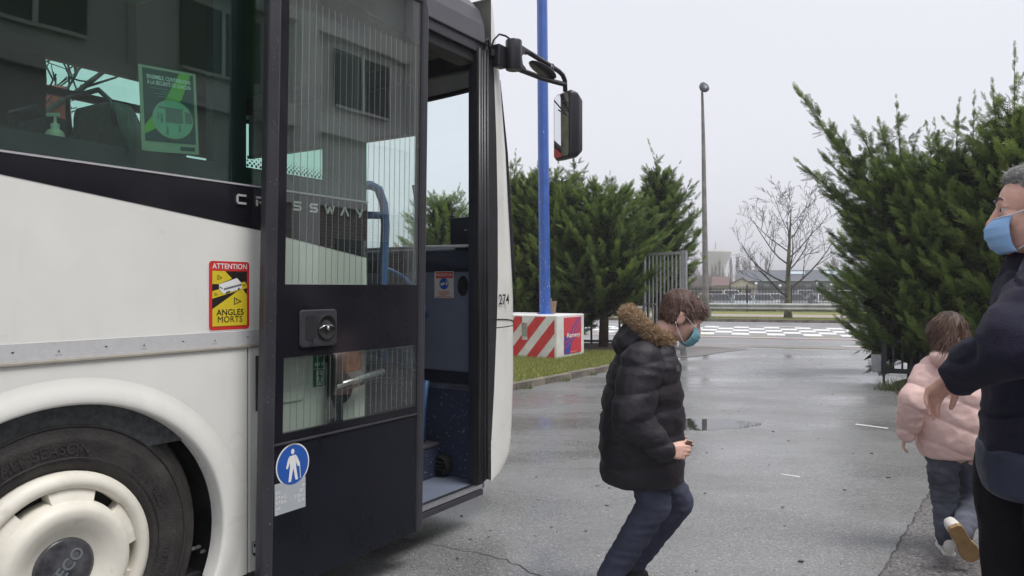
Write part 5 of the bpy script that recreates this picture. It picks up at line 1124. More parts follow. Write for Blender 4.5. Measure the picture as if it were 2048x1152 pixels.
# parked cars, nose to the fence
CARP = {n: mat('car_' + n, c, 0.22, coat=0.6) for n, c in dict(white=(0.75,0.75,0.75), grey=(0.22,0.23,0.25), dark=(0.03,0.032,0.04), red=(0.45,0.02,0.03), silver=(0.45,0.47,0.5), ice=(0.55,0.65,0.70), blue=(0.05,0.09,0.22), amber=(0.6,0.36,0.05)).items()}
M['car_glass'] = mat('car_glass', (0.03, 0.035, 0.04), 0.06, spec=0.8); M['headlamp'] = mat('headlamp', (0.75, 0.77, 0.8), 0.1, spec=0.9)
def car_meshes(tall):
    k = 1.0 if not tall else 1.22
    b = MB(); rr = []
    for y, z0, z1, w in ((0.0, 0.32, 0.60, 0.70), (0.06, 0.24, 0.72, 0.80), (0.35, 0.22, 0.82, 0.87), (1.2, 0.2, 0.92, 0.89), (3.6, 0.2, 0.95, 0.88), (4.0, 0.24, 0.90, 0.83), (4.1, 0.35, 0.8, 0.74)):
        rr.append([(-w, y, z0+0.08), (-w+0.08, y, z0), (w-0.08, y, z0), (w, y, z0+0.08), (w, y, z1-0.10), (w-0.10, y, z1), (-w+0.10, y, z1), (-w, y, z1-0.10)])
    b.loft(rr, smooth=False)
    t = 1.45*k; rf_ = []
    for y, w, z in ((1.75, 0.60, t-0.05), (2.1, 0.62, t), (3.2, 0.61, t-0.02), (3.5, 0.58, t-0.08)): rf_.append([(-w, y, z-0.05), (w, y, z-0.05), (w-0.06, y, z), (-w+0.06, y, z)])
    b.loft(rf_, smooth=False)
    for s_ in (-1, 1):
        b.tube([(s_*0.80, 1.05, 0.9), (s_*0.60, 1.75, t-0.06)], 0.035, 5); b.tube([(s_*0.80, 3.9, 0.9), (s_*0.59, 3.5, t-0.1)], 0.045, 5); b.box((s_*0.88, 1.2, 0.86), (s_*1.02, 1.3, 1.0))
    g = MB(); g.loft([[(-0.78, 1.05, 0.88), (0.78, 1.05, 0.88), (0.82, 3.85, 0.90), (-0.82, 3.85, 0.90)], [(-0.585, 1.72, t-0.07), (0.585, 1.72, t-0.07), (0.57, 3.45, t-0.09), (-0.57, 3.45, t-0.09)]], smooth=False)
    w = MB()
    for x in (-0.80, 0.80):
        for y in (0.75, 3.35): w.lathe([(0.001, 0.1), (0.2, 0.11), (0.30, 0.1), (0.31, 0.05), (0.31, -0.1), (0.001, -0.1)], ((x, y, 0.31), (0, 1, 0), (0, 0, 1)), 14)
    h = MB()
    for s_ in (-1, 1): h.prism([(s_*0.40, 0.62), (s_*0.74, 0.66), (s_*0.70, 0.76), (s_*0.44, 0.72)], ((0, 0.10, 0), (1, 0, 0), (0, 0, 1)), -0.1, 0.06)
    q = MB(); q.prism(rrect(-0.36, 0.40, 0.36, 0.60, 0.03), ((0, 0.03, 0), (1, 0, 0), (0, 0, 1)), -0.05, 0.045)
    nb = MB(); nb.prism(rrect(-0.26, 0.44, 0.26, 0.54, 0.01), ((0, 0.03, 0), (1, 0, 0), (0, 0, 1)), 0.046, 0.06)
    return b, g, w, h, q, nb
CM = {}
for tall in (0, 1):
    b, g, w, h, q, nb = car_meshes(tall); CM[tall] = (b, g.mesh('car_window', M['car_glass']), w.mesh('wheels', M['rubber']), h.mesh('headlamp', M['headlamp']), q.mesh('grille', M['rubber']), nb.mesh('number_plate', M['ink_white']))
_cb = {}
def parked_car(p_, Y_, colr, tall, lab, rz=0.0, nm='parked_car', cat='car'):
    o = thing(nm, lab, cat, at(p_, Y_, GZ), EA*0.6 + rz, 'cars parked behind the palisade fence')
    if (colr, tall) not in _cb: _cb[(colr, tall)] = CM[tall][0].mesh('car_body', CARP[colr])
    for n_, me in (('car_body', _cb[(colr, tall)]), ('car_window', CM[tall][1]), ('wheels', CM[tall][2]), ('headlamps', CM[tall][3]), ('grille', CM[tall][4]), ('number_plate', CM[tall][5])):
        c = bpy.data.objects.new(n_, me); COL.objects.link(c); c.parent = o
    return o
for a in ((1417, 63, 'amber', 0, 'amber car parked right beside the street lamp post'), (1445, 61, 'grey', 0, 'dark grey car parked in front of the dark container'), (1467, 66, 'white', 1, 'tall white car parked below the cream gabled house'),
          (1490, 60, 'ice', 0, 'pale icy blue car parked left of the red car'), (1503, 68, 'red', 0, 'red car parked behind the fence left of the bare tree'), (1531, 61, 'silver', 0, 'silver car parked just left of the bare tree trunk'),
          (1553, 64, 'white', 0, 'white car half hidden by the bare tree trunk'), (1478, 76, 'silver', 0, 'silver car in the second row under the gabled house'), (1520, 78, 'dark', 0, 'black car in the second row between red and silver cars'),
          (1597, 61, 'grey', 0, 'grey car parked just right of the bare tree trunk'), (1619, 66, 'silver', 1, 'tall silver car parked below the globe lamp'), (1644, 62, 'dark', 0, 'black car parked at the left end of the white cabin'),
          (1663, 60, 'white', 0, 'white car parked in front of the white cabin'), (1434, 80, 'white', 0, 'white car in the second row behind the grey car'), (1580, 78, 'blue', 0, 'dark blue car in the second row behind the bare tree')):
    parked_car(*a)
parked_car(1714, 66, 'white', 0, 'white car parked side on right of the road sign', R(90)); parked_car(1752, 58, 'white', 1, 'tall white car parked at the edge of the right hedge', R(75))

# ---- bare trees: recursive limbs
def bare_tree(name, label, base, H, spread, seed, trunk_r, m_tr, m_tw, levels=5, first=0.16, nbr=14, group=None, cat='bare tree', up=0.55, minr=0.006, parent=None):
    rng = random.Random(seed); root = thing(name, label, cat, base, 0, group)
    tr = MB(); lead = []; n = 12
    for i in range(n+1):
        t = i/n; lead.append(Vector((0.04*H*0.3*math.sin(3*t+seed), 0.03*H*0.3*math.sin(2.3*t+seed*2), H*0.86*t)))
    tr.tube(lead, [trunk_r*(1.25 if i == 0 else 1)*(1 - 0.93*(i/n)) + minr for i in range(n+1)], 9)
    tr.build('trunk', m_tr, root)
    cr = MB()
    def limb(p, d, L, r, lev):
        k = 5 if lev < 2 else 3; pts = [p]; q = p.copy(); dd_ = d.normalized()
        for i in range(k):
            dd_ = (dd_ + Vector((rng.uniform(-1,1), rng.uniform(-1,1), rng.uniform(-0.5,1)))*0.14 + Vector((0,0,0.05 if lev < 3 else 0.02))).normalized(); q = q + dd_*L/k; pts.append(q.copy())
        cr.tube(pts, [max(minr, r*(1 - 0.72*i/k)) for i in range(k+1)], 5 if lev < 2 else 3, caps=False)
        if lev >= levels: return
        nc = (6, 5, 4, 3, 3)[min(lev, 4)]
        for c in range(nc):
            t = 0.25 + 0.75*(c + rng.random()*0.7)/nc; i = min(k-1, int(t*k)); b = pts[i].lerp(pts[i+1], t*k - i)
            ax = dd_.orthogonal(); ax.rotate(Matrix.Rotation(rng.uniform(0, 2*PI), 3, dd_)); ang = rng.uniform(0.45, 0.85)
            nd = (dd_*math.cos(ang) + ax*math.sin(ang)); nd.z += 0.12
            limb(b, nd, L*rng.uniform(0.42, 0.62)*(1.05 - 0.35*t), r*(1 - 0.72*t)*0.62, lev+1)
    for i in range(nbr):
        t = first + (0.95-first)*(i/(nbr-1))**1.0; az = i*2.4 + rng.uniform(-0.4, 0.4) + seed
        b = lead[min(n-1, int(t/1.0*n))].lerp(lead[min(n, int(t*n)+1)], t*n - int(t*n)); el = up + 0.55*(t-first) + rng.uniform(-0.12, 0.12)
        L = spread*(1.05 - 0.62*((t-first)/(1-first))**1.1)*rng.uniform(0.85, 1.12)
        limb(b, Vector((math.cos(az)*math.cos(el), math.sin(az)*math.cos(el), math.sin(el))), L, trunk_r*(1-0.9*t)*0.42, 1)
    cr.build('branches', m_tw, root)
    return root
bare_tree('bare_tree', 'bare leafless tree on the verge behind the crash barrier', (13.02, 34.67, 0), 6.0, 3.3, 4, 0.165, M['bark_grey'], M['twig'], 4, 0.20, 14, up=0.42, minr=0.0068)

# poplars and scrub far off
def poplar(name, label, base, H, w, seed, m, cat='poplar', group='bare poplars beyond the car park', dens=46):
    rng = random.Random(seed); root = thing(name, label, cat, base, 0, group); tr = MB(); tr.tube([(0,0,0), (0,0,H)], [0.03*H, 0.004*H], 6); tr.build('trunk', m, root); cr = MB()
    for i in range(dens):
        z = H*(0.12 + 0.8*rng.random()); a = rng.uniform(0, 2*PI); L = H*0.26*rng.uniform(0.6, 1.1)*(1.1 - 0.5*z/H); prof_ = w*(1.0 - 0.75*(z/H)**2)*rng.uniform(0.5, 1)
        p0 = Vector((0, 0, z)); p2 = Vector((prof_*math.cos(a), prof_*math.sin(a), z + L)); p1 = Vector((prof_*0.8*math.cos(a), prof_*0.8*math.sin(a), z + L*0.35))
        cr.tube(bez(p0, p1, p2, 3), [0.009*H, 0.007*H, 0.005*H, 0.003*H], 3, caps=False)
        for k in range(3): q = bez(p0, p1, p2, 3)[k+1 if k < 3 else 3]; cr.tube([q, q + Vector((rng.uniform(-1,1)*w*0.25, rng.uniform(-1,1)*w*0.25, L*0.45))], [0.004*H, 0.002*H], 3, caps=False)
    cr.build('branches', m, root); return root
PL = [(1388, 517, 190, 1.9, 'broad brown bare tree left of the street lamp', 100), (1424, 533, 180, 0.5, 'slim poplar at the left foot of the water tower', 46), (1431, 526, 185, 0.55, 'slim poplar before the middle of the water tower', 46),
      (1439, 524, 188, 0.6, 'slim poplar before the right half of the water tower', 46), (1446, 534, 180, 0.5, 'short slim poplar at the right foot of the water tower', 40), (1461, 519, 190, 0.7, 'tall poplar just right of the water tower', 46),
      (1475, 517, 192, 0.75, 'second tall poplar right of the water tower, above the cream gable', 46), (1490, 522, 188, 1.5, 'wide bushy poplar behind the slate roof end', 80), (1500, 520, 198, 0.6, 'thin poplar behind the left part of the long roof', 40),
      (1512, 528, 200, 0.6, 'low poplar behind the long roof near the bare tree', 40), (1533, 517, 205, 0.7, 'tall poplar seen through the left branches of the bare tree', 44), (1669, 518, 150, 1.2, 'stubby brown tree above the long grey roof', 110)]
for p_, yt, Y_, w_, lab, dn_ in PL:
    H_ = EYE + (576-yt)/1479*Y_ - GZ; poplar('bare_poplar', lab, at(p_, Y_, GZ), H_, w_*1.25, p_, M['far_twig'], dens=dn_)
sm_ = MB(); rng = random.Random(3)
for i in range(1500):
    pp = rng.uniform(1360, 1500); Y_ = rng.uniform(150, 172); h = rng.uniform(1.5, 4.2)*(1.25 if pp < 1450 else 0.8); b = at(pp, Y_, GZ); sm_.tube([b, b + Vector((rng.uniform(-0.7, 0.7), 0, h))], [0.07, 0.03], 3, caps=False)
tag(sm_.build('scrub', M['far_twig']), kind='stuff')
wl_ = MB()
for x0, x1, y_, h in ((-120, 12, 150, 5), (60, 200, 180, 6)):
    for i in range(500): xx = random.uniform(x0, x1); b = Vector((xx, y_ + random.uniform(-8, 8), GZ)); wl_.tube([b, b + Vector((random.uniform(-1, 1), 0, h*random.uniform(0.5, 1.1)))], [0.16, 0.05], 3, caps=False)
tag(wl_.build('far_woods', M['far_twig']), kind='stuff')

# ---- conifers: trunk and a crown of feathery plumes
def frond(n=7):
    """a flat spray 1 long: rachis plus alternate branchlets"""
    V_ = []; F_ = []
    def leaf(a, b, w):
        a, b = np.array(a, float), np.array(b, float); d = b - a; p = np.array((-d[1], d[0], 0)); p /= np.linalg.norm(p); o = len(V_)
        mid = a + d*0.45
        V_.extend([a + p*w*0.75, a - p*w*0.75, b]); F_.append((o, o+1, o+2))
    leaf((0, 0, 0), (0, 1, -0.06), 0.034)
    for i in range(n):
        t = 0.10 + 0.80*i/n
        for s in (-1, 1):
            L = 0.46*(1 - 0.75*t)*(0.85 + 0.3*((i*7 + s) % 3)/3); a = (0, t + (0.03 if s > 0 else 0), -0.06*t*t); e = (s*L*0.70, t + L*0.72, -0.06*t - 0.10*L)
            leaf(a, e, 0.042)
            m = (a[0]*0.5 + e[0]*0.5, a[1]*0.5 + e[1]*0.5, (a[2]+e[2])*0.5); leaf(m, (m[0] + s*L*0.34, m[1] + L*0.10, m[2] - 0.05*L), 0.034); leaf(m, (m[0] + s*L*0.02, m[1] + L*0.42, m[2] - 0.02), 0.030)
    return np.array(V_), np.array(F_)
FV, FF = frond(5); FV2, FF2 = frond(4)
def crown_mesh(name, plumes, m, parent, rng, flen=0.30, per_m=34, coarse=False, base_tint=0.45):
    """plumes: (p0, p1, p2, scale, tint); fronds set round each plume"""
    fv, ff = (FV2, FF2) if coarse else (FV, FF)
    O, Y, Z, S, T = [], [], [], [], []
    for p0, p1, p2, sc, tn in plumes:
        p0, p1, p2 = map(np.array, (p0, p1, p2)); L = np.linalg.norm(p2-p0); n = max(8, int(per_m*L))
        t = np.sort(rng.uniform(0.16, 1.0, n)); t[-2:] = 0.985
        P = ((1-t)**2)[:, None]*p0 + (2*t*(1-t))[:, None]*p1 + (t*t)[:, None]*p2
        D = (2*(1-t))[:, None]*(p1-p0) + (2*t)[:, None]*(p2-p1); D /= np.linalg.norm(D, axis=1)[:, None]
        rnd = rng.normal(size=(n, 3)); rnd -= (rnd*D).sum(1)[:, None]*D; rnd /= np.linalg.norm(rnd, axis=1)[:, None]
        sp_ = (0.95 - 0.72*t)*rng.uniform(0.7, 1.2, n); sp_[-2:] = 0.1
        yd = D + rnd*sp_[:, None]; yd[:, 2] += 0.08; yd /= np.linalg.norm(yd, axis=1)[:, None]
        up = np.tile(np.array((0, 0, 1.0)), (n, 1)) + rng.normal(0, 0.45, (n, 3)); zz = up - (up*yd).sum(1)[:, None]*yd; zz /= np.linalg.norm(zz, axis=1)[:, None]
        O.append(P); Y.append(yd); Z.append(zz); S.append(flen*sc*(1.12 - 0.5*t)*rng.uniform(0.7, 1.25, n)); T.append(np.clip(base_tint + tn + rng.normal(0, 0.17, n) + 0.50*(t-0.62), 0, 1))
    O, Y, Z, S, T = [np.concatenate(q) for q in (O, Y, Z, S, T)]; X = np.cross(Y, Z); N_ = len(O); k = len(fv)
    V3 = O[:, None, :] + S[:, None, None]*(fv[None, :, 0:1]*X[:, None, :] + fv[None, :, 1:2]*Y[:, None, :] + fv[None, :, 2:3]*Z[:, None, :])
    F3 = (ff[None] + (np.arange(N_)*k)[:, None, None]).reshape(-1, 3)
    return raw_mesh(name, V3.reshape(-1, 3), F3, m, np.repeat(T, k), parent)
M['inner'] = mat('dark_core_foliage', (0.020, 0.020, 0.012), 1.0, vary=0.5, vscale=6)  # dead inner foliage, coloured near-black so the crown looks shaded inside
def conifer(label, base, H, Rr, z0, seed, n=130, leaders=(), extra=(), m='needle', flen=0.30, per_m=34, squash=1.0, power=0.8, coarse=False, rise=0.5, trunk_r=0.13, ncore=True, group='conifers of the boundary hedge', tilt=0.0):
    rng = np.random.default_rng(seed); root = thing('conifer', label, 'conifer', base, 0, group)
    tr = MB(); tr.tube([(0, 0, -0.02), (0.02, 0.01, H*0.25), (0.0, 0.03, H*0.6), (0, 0, H*0.92)], [trunk_r*1.2, trunk_r, trunk_r*0.6, 0.015], 9)
    pl = []
    for i in range(n):
        f = ((i + rng.random())/n)**0.85; h = z0 + (H-z0)*f*0.93; az = i*2.39996 + rng.uniform(-0.35, 0.35)
        rad = Rr*max(0.10, (1 - f**2.2))**power*rng.uniform(0.78, 1.14)*(0.72 + 0.28*min(1, f*6)); L = rad + 0.15
        p0 = np.array((0, 0, max(z0*0.8, h - 0.35*L))); p2 = np.array((rad*math.cos(az), rad*math.sin(az)*squash, h + rise*0.55*L*rng.uniform(0.5, 1.3))); p1 = np.array((rad*0.6*math.cos(az), rad*0.6*math.sin(az)*squash, h - 0.08*L))
        pl.append((p0, p1, p2, 1.0, rng.normal(0, 0.19)))
        if i % 2 == 0: tr.tube(bez(p0, p1, p0 + (p2-p0)*0.75, 4), [0.022, 0.016, 0.012, 0.008, 0.004], 4, caps=False)
        # side plumes fill the outer shell
        for q in (i % 2,):
            d = np.array((math.cos(az+(q*2-1)*0.55), math.sin(az+(q*2-1)*0.55)*squash, 0)); s0 = p0*0.35 + p2*0.65; pl.append((s0 - d*0.1, s0 + d*rad*0.12, s0 + d*rad*0.30 + np.array((0, 0, 0.10 + 0.10*L*rng.random())), 0.85, rng.normal(0, 0.12)))
    for dx, dy, zt, ln in leaders:
        b = np.array((dx*0.8, dy*0.8, zt-ln)); tx_, ty_ = dx*1.05 + rng.normal(0, 0.10)*ln, dy*1.05 + rng.normal(0, 0.08)*ln; pl.append((b, np.array((dx, dy, zt-ln*0.5)), np.array((tx_, ty_, zt)), 0.55, 0.05))
        for q in range(9):
            a = q*2.4; zz = zt - ln*(1.0 - 0.085*q); fq = (zz-(zt-ln))/ln; l_ = 0.50*ln*(1 - q/10.0)*rng.uniform(0.7, 1.25); c = np.array((dx + (tx_-dx)*max(0, fq*2-1), dy + (ty_-dy)*max(0, fq*2-1), zz)); d = np.array((math.cos(a), math.sin(a), 0)); pl.append((c, c + d*l_*0.5, c + d*l_ + np.array((0, 0, l_*0.7)), 0.7, 0.0))
        tr.tube(bez((dx*0.8, dy*0.8, zt-ln*1.2), (dx, dy, zt-ln*0.5), (tx_, ty_, zt-0.12), 5), [0.016, 0.012, 0.009, 0.006, 0.004, 0.002], 4, caps=False)
    for a, b, c, sc, nn in extra:
        a, b, c = np.array(a), np.array(b), np.array(c); pl.append((a, b, c, sc, 0.0)); tr.tube(bez(a, b, c, 6), [0.03, 0.025, 0.02, 0.016, 0.012, 0.008, 0.003], 5, caps=False)
        for q in range(nn):
            t = 0.3 + 0.65*q/nn; p = (1-t)**2*a + 2*t*(1-t)*b + t*t*c; d = (c-a)/np.linalg.norm(c-a); r_ = rng.normal(size=3); r_ -= (r_@d)*d; r_ /= np.linalg.norm(r_); l_ = 0.75*(1.05-t)
            pl.append((p, p + (d*0.5+r_*0.5)*l_*0.6, p + (d*0.85 + r_*0.55 + np.array((0,0,0.2)))*l_, 0.85, 0.0))
    tr.build('trunk', M['bark'], root)
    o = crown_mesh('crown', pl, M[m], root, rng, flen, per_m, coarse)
    if ncore:                                      # near-black inner foliage, added to block light and darken the crown's heart
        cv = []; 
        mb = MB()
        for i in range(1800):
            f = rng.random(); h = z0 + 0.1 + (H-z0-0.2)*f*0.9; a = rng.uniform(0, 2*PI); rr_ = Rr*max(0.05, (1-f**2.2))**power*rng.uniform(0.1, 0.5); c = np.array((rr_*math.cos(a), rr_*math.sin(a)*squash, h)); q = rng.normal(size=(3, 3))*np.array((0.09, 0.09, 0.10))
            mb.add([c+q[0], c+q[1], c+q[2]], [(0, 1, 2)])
        mb.build('dark_core_twigs', M['inner'], root)['kind'] = 'stuff'
    return root
def gz(pxx, Y): return ((pxx-1024)/1479*Y, Y, 0.07)
def hz(y, Y): return EYE + (576-y)/1479*Y - 0.07
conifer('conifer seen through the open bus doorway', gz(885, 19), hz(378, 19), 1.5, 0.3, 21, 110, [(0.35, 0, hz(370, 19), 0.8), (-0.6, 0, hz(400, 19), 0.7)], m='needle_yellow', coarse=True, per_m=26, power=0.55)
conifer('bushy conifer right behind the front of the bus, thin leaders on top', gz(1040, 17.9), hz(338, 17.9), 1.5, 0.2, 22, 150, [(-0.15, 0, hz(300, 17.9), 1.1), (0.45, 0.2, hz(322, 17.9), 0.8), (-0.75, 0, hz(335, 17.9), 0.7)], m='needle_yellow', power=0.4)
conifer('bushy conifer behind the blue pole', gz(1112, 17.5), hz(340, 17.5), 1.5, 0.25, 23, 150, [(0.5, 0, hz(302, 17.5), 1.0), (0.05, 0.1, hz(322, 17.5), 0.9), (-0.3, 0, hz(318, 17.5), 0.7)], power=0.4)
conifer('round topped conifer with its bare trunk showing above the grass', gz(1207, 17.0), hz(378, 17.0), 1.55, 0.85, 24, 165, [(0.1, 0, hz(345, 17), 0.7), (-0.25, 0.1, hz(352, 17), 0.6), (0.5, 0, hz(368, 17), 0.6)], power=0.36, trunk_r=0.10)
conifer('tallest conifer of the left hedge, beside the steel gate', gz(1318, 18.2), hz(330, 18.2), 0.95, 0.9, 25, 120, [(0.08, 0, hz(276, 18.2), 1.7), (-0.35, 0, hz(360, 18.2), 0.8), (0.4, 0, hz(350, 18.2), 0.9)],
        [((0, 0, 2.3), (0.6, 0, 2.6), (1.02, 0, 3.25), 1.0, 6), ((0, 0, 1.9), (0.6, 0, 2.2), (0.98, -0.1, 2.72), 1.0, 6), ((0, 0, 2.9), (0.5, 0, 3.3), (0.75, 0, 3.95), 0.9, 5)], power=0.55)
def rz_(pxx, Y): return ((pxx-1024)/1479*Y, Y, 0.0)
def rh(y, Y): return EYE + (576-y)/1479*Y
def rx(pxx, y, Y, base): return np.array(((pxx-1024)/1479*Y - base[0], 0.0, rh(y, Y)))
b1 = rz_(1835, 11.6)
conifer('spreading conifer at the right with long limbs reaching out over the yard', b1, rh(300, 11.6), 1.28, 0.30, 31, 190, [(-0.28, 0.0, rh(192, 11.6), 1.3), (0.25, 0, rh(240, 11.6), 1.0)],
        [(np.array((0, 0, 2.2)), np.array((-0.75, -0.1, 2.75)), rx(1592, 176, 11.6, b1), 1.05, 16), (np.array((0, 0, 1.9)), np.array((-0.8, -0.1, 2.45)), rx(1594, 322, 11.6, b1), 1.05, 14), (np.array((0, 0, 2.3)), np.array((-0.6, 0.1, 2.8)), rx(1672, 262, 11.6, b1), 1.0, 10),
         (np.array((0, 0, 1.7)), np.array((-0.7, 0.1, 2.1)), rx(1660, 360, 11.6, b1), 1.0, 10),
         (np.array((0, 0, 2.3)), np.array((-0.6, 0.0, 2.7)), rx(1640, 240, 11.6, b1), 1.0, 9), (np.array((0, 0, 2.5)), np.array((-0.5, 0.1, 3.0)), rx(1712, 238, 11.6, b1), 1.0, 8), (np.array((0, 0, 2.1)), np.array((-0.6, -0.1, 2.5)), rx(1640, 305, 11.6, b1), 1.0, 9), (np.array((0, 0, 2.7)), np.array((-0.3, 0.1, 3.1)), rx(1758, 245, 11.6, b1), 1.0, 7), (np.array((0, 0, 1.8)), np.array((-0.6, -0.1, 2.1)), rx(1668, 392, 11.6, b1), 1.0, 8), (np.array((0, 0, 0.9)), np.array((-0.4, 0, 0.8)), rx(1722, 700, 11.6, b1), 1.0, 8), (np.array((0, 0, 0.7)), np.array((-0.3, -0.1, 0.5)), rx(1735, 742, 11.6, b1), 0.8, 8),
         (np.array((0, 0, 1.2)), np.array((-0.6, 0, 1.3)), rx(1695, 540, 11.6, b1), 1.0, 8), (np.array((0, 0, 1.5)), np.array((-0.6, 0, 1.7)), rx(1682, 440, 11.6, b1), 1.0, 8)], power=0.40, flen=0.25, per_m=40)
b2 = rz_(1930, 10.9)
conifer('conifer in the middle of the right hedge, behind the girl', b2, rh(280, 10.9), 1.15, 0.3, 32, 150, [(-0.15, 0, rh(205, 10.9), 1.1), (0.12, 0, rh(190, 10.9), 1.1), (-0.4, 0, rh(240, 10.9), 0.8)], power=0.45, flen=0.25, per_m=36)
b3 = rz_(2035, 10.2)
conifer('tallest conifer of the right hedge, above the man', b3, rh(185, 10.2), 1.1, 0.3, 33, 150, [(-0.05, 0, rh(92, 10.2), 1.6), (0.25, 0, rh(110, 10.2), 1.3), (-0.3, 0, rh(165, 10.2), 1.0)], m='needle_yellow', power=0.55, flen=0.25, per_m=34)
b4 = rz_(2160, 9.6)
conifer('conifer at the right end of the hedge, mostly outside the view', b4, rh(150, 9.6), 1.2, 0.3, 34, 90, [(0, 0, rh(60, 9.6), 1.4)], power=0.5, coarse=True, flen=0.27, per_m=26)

# ---- what the bus glass and the mirror show: school front behind the camera, lorry and trees on the far side
M['brick'] = None
def brick_mat():
    m = bpy.data.materials.new('brown_brick'); m.use_nodes = True; nt = m.node_tree; b = nt.nodes['Principled BSDF']; tc = nt.nodes.new('ShaderNodeTexCoord'); mp = nt.nodes.new('ShaderNodeMapping'); mp.inputs['Rotation'].default_value = (R(90), 0, 0)
    br = nt.nodes.new('ShaderNodeTexBrick'); br.inputs['Color1'].default_value = (0.30, 0.23, 0.20, 1); br.inputs['Color2'].default_value = (0.21, 0.16, 0.145, 1); br.inputs['Mortar'].default_value = (0.42, 0.40, 0.38, 1)
    br.inputs['Scale'].default_value = 1.0; br.inputs['Brick Width'].default_value = 0.22; br.inputs['Row Height'].default_value = 0.075; br.inputs['Mortar Size'].default_value = 0.008
    nt.links.new(tc.outputs['Object'], mp.inputs[0]); nt.links.new(mp.outputs[0], br.inputs['Vector']); nt.links.new(br.outputs[0], b.inputs['Base Color']); b.inputs['Roughness'].default_value = 0.85; return m
M['facade_wall'] = mat('facade_wall', (0.72, 0.72, 0.71), 0.85, vary=0.1, vscale=1.2); M['brick'] = brick_mat(); M['facade_pale'] = mat('facade_pale', (0.80, 0.79, 0.79), 0.8, vary=0.08, vscale=1.5)
wbp = world_of(-6, 10.5)
sb = thing('school_building', 'two storey brick school front with pale piers that faces the bus', 'building', wbp, PI/2 - TH)
mb = MB(); mb.box((0, -5, 0), (24, -0.0, 3.3)); mb.build('wall', M['brick'], sb); mb = MB(); mb.box((0, -5, 3.302), (24, -0.02, 9.2)); mb.build('wall', M['facade_wall'], sb)
for x in (0.2, 5.6, 9.0, 12.6, 16.2, 20.0, 23.4): mb = MB(); mb.box((x-0.28, 0.001, 0), (x+0.28, 0.28, 9.3)); mb.build('pier', M['facade_pale'], sb)
for z in (3.3, 5.0, 7.3): mb = MB(); mb.box((0, 0.002, z), (24, 0.16, z+0.45)); mb.build('band', M['facade_pale'], sb)
mb = MB(); mb.box((-0.2, -5.2, 9.201), (24.2, 0.5, 9.5)); mb.build('roof', M['facade_pale'], sb)
for i, (xa, xb) in enumerate(((1.4, 4.2), (6.3, 8.1), (9.9, 11.6), (13.4, 15.2), (17.2, 19.0), (20.8, 22.6))):
    for za, zb in ((0.9, 2.6), (5.75, 7.05)):
        mb = MB(); mb.box((xa, 0.01, za), (xb, 0.05, zb)); w_ = mb.build('window', M['car_glass'], sb)
        mb = MB(); mb.box(((xa+xb)/2-0.04, 0.052, za), ((xa+xb)/2+0.04, 0.09, zb)); mb.box((xa, 0.051, za-0.06), (xb, 0.1, za)); mb.build('frame', M['facade_pale'], w_)
M['lorry_red'] = mat('lorry_red', (0.42, 0.05, 0.035), 0.5, vary=0.1, vscale=2)
lo_ = thing('red_lorry', 'red box lorry standing beyond the far side of the bus', 'lorry', (-8.1, 8.9, 0), R(30))
mb = MB(); mb.box((-3.2, -1.2, 1.05), (2.4, 1.2, 3.9)); mb.build('cargo_box', M['lorry_red'], lo_, 0.03)
mb = MB(); mb.prism([(2.5, 0.6), (4.4, 0.6), (4.4, 1.5), (4.1, 2.5), (2.5, 2.6)], ((0,-1.1,0), (1,0,0), (0,0,1)), -2.2, 0); cbo = mb.build('cab', M['lorry_red'], lo_, 0.05)
mb = MB(); mb.box((4.22, -0.95, 1.55), (4.3, 0.95, 2.3)); mb.build('windscreen', M['car_glass'], cbo)
mb = MB(); mb.box((-3.1, -0.5, 0.7), (2.5, 0.5, 1.04)); mb.build('chassis', M['rubber'], lo_)
for x in (-2.0, 3.4):
    for y in (-1.0, 1.0): mb = MB(); mb.lathe([(0.001, 0.15), (0.3, 0.16), (0.48, 0.13), (0.5, 0), (0.48, -0.13), (0.001, -0.14)], ((x, y, 0.5), (1,0,0), (0,0,1)), 20); mb.build('wheel', M['tyre'], lo_)
bare_tree('bare_tree', 'bare tree behind the red lorry, seen through the bus windows', (-10.5, 14.0, 0), 7.5, 3.4, 7, 0.17, M['bark_grey'], M['twig'], 3, 0.22, 12, minr=0.012)
bare_tree('bare_tree', 'bare tree left of the bus that the wing mirror shows', (-6.2, 8.0, 0), 9.0, 3.0, 12, 0.2, M['bark_grey'], M['twig'], 4, 0.2, 18, minr=0.012)
# ------------------------------------------------------------------ people
M['skin_man'] = mat('skin_man', (0.70, 0.41, 0.33), 0.5, vary=0.10, vscale=25, sss=0.08, bump=0.06, bscale=220)
M['skin_child'] = mat('skin_child', (0.68, 0.42, 0.34), 0.5, vary=0.08, vscale=20, sss=0.08)
M['eye'] = mat('eye', (0.55, 0.52, 0.50), 0.15); M['iris'] = mat('iris', (0.06, 0.05, 0.045), 0.1)
M['mask_blue'] = mat('mask_blue', (0.30, 0.50, 0.82), 0.8, vary=0.05, vscale=12); M['mask_teal'] = mat('mask_teal', (0.20, 0.42, 0.50), 0.8, vary=0.05, vscale=12)
M['mask_white'] = mat('mask_white', (0.75, 0.77, 0.80), 0.8)
M['grey_hair'] = leaf_mat('grey_hair', (0.16, 0.155, 0.15), (0.58, 0.56, 0.55), 0.0, 0.5)
M['brown_hair'] = leaf_mat('brown_hair', (0.075, 0.042, 0.034), (0.21, 0.125, 0.10), 0.0, 0.5); M['girl_hair'] = leaf_mat('girl_hair', (0.045, 0.024, 0.018), (0.17, 0.09, 0.06), 0.0, 0.5)
M['fur'] = leaf_mat('fur', (0.20, 0.125, 0.07), (0.62, 0.46, 0.30), 0.15, 0.8)
M['fleece'] = mat('fleece', (0.018, 0.017, 0.033), 0.95, spec=0.2, vary=0.15, vscale=60, bump=0.3, bscale=180, sheen=0.04)
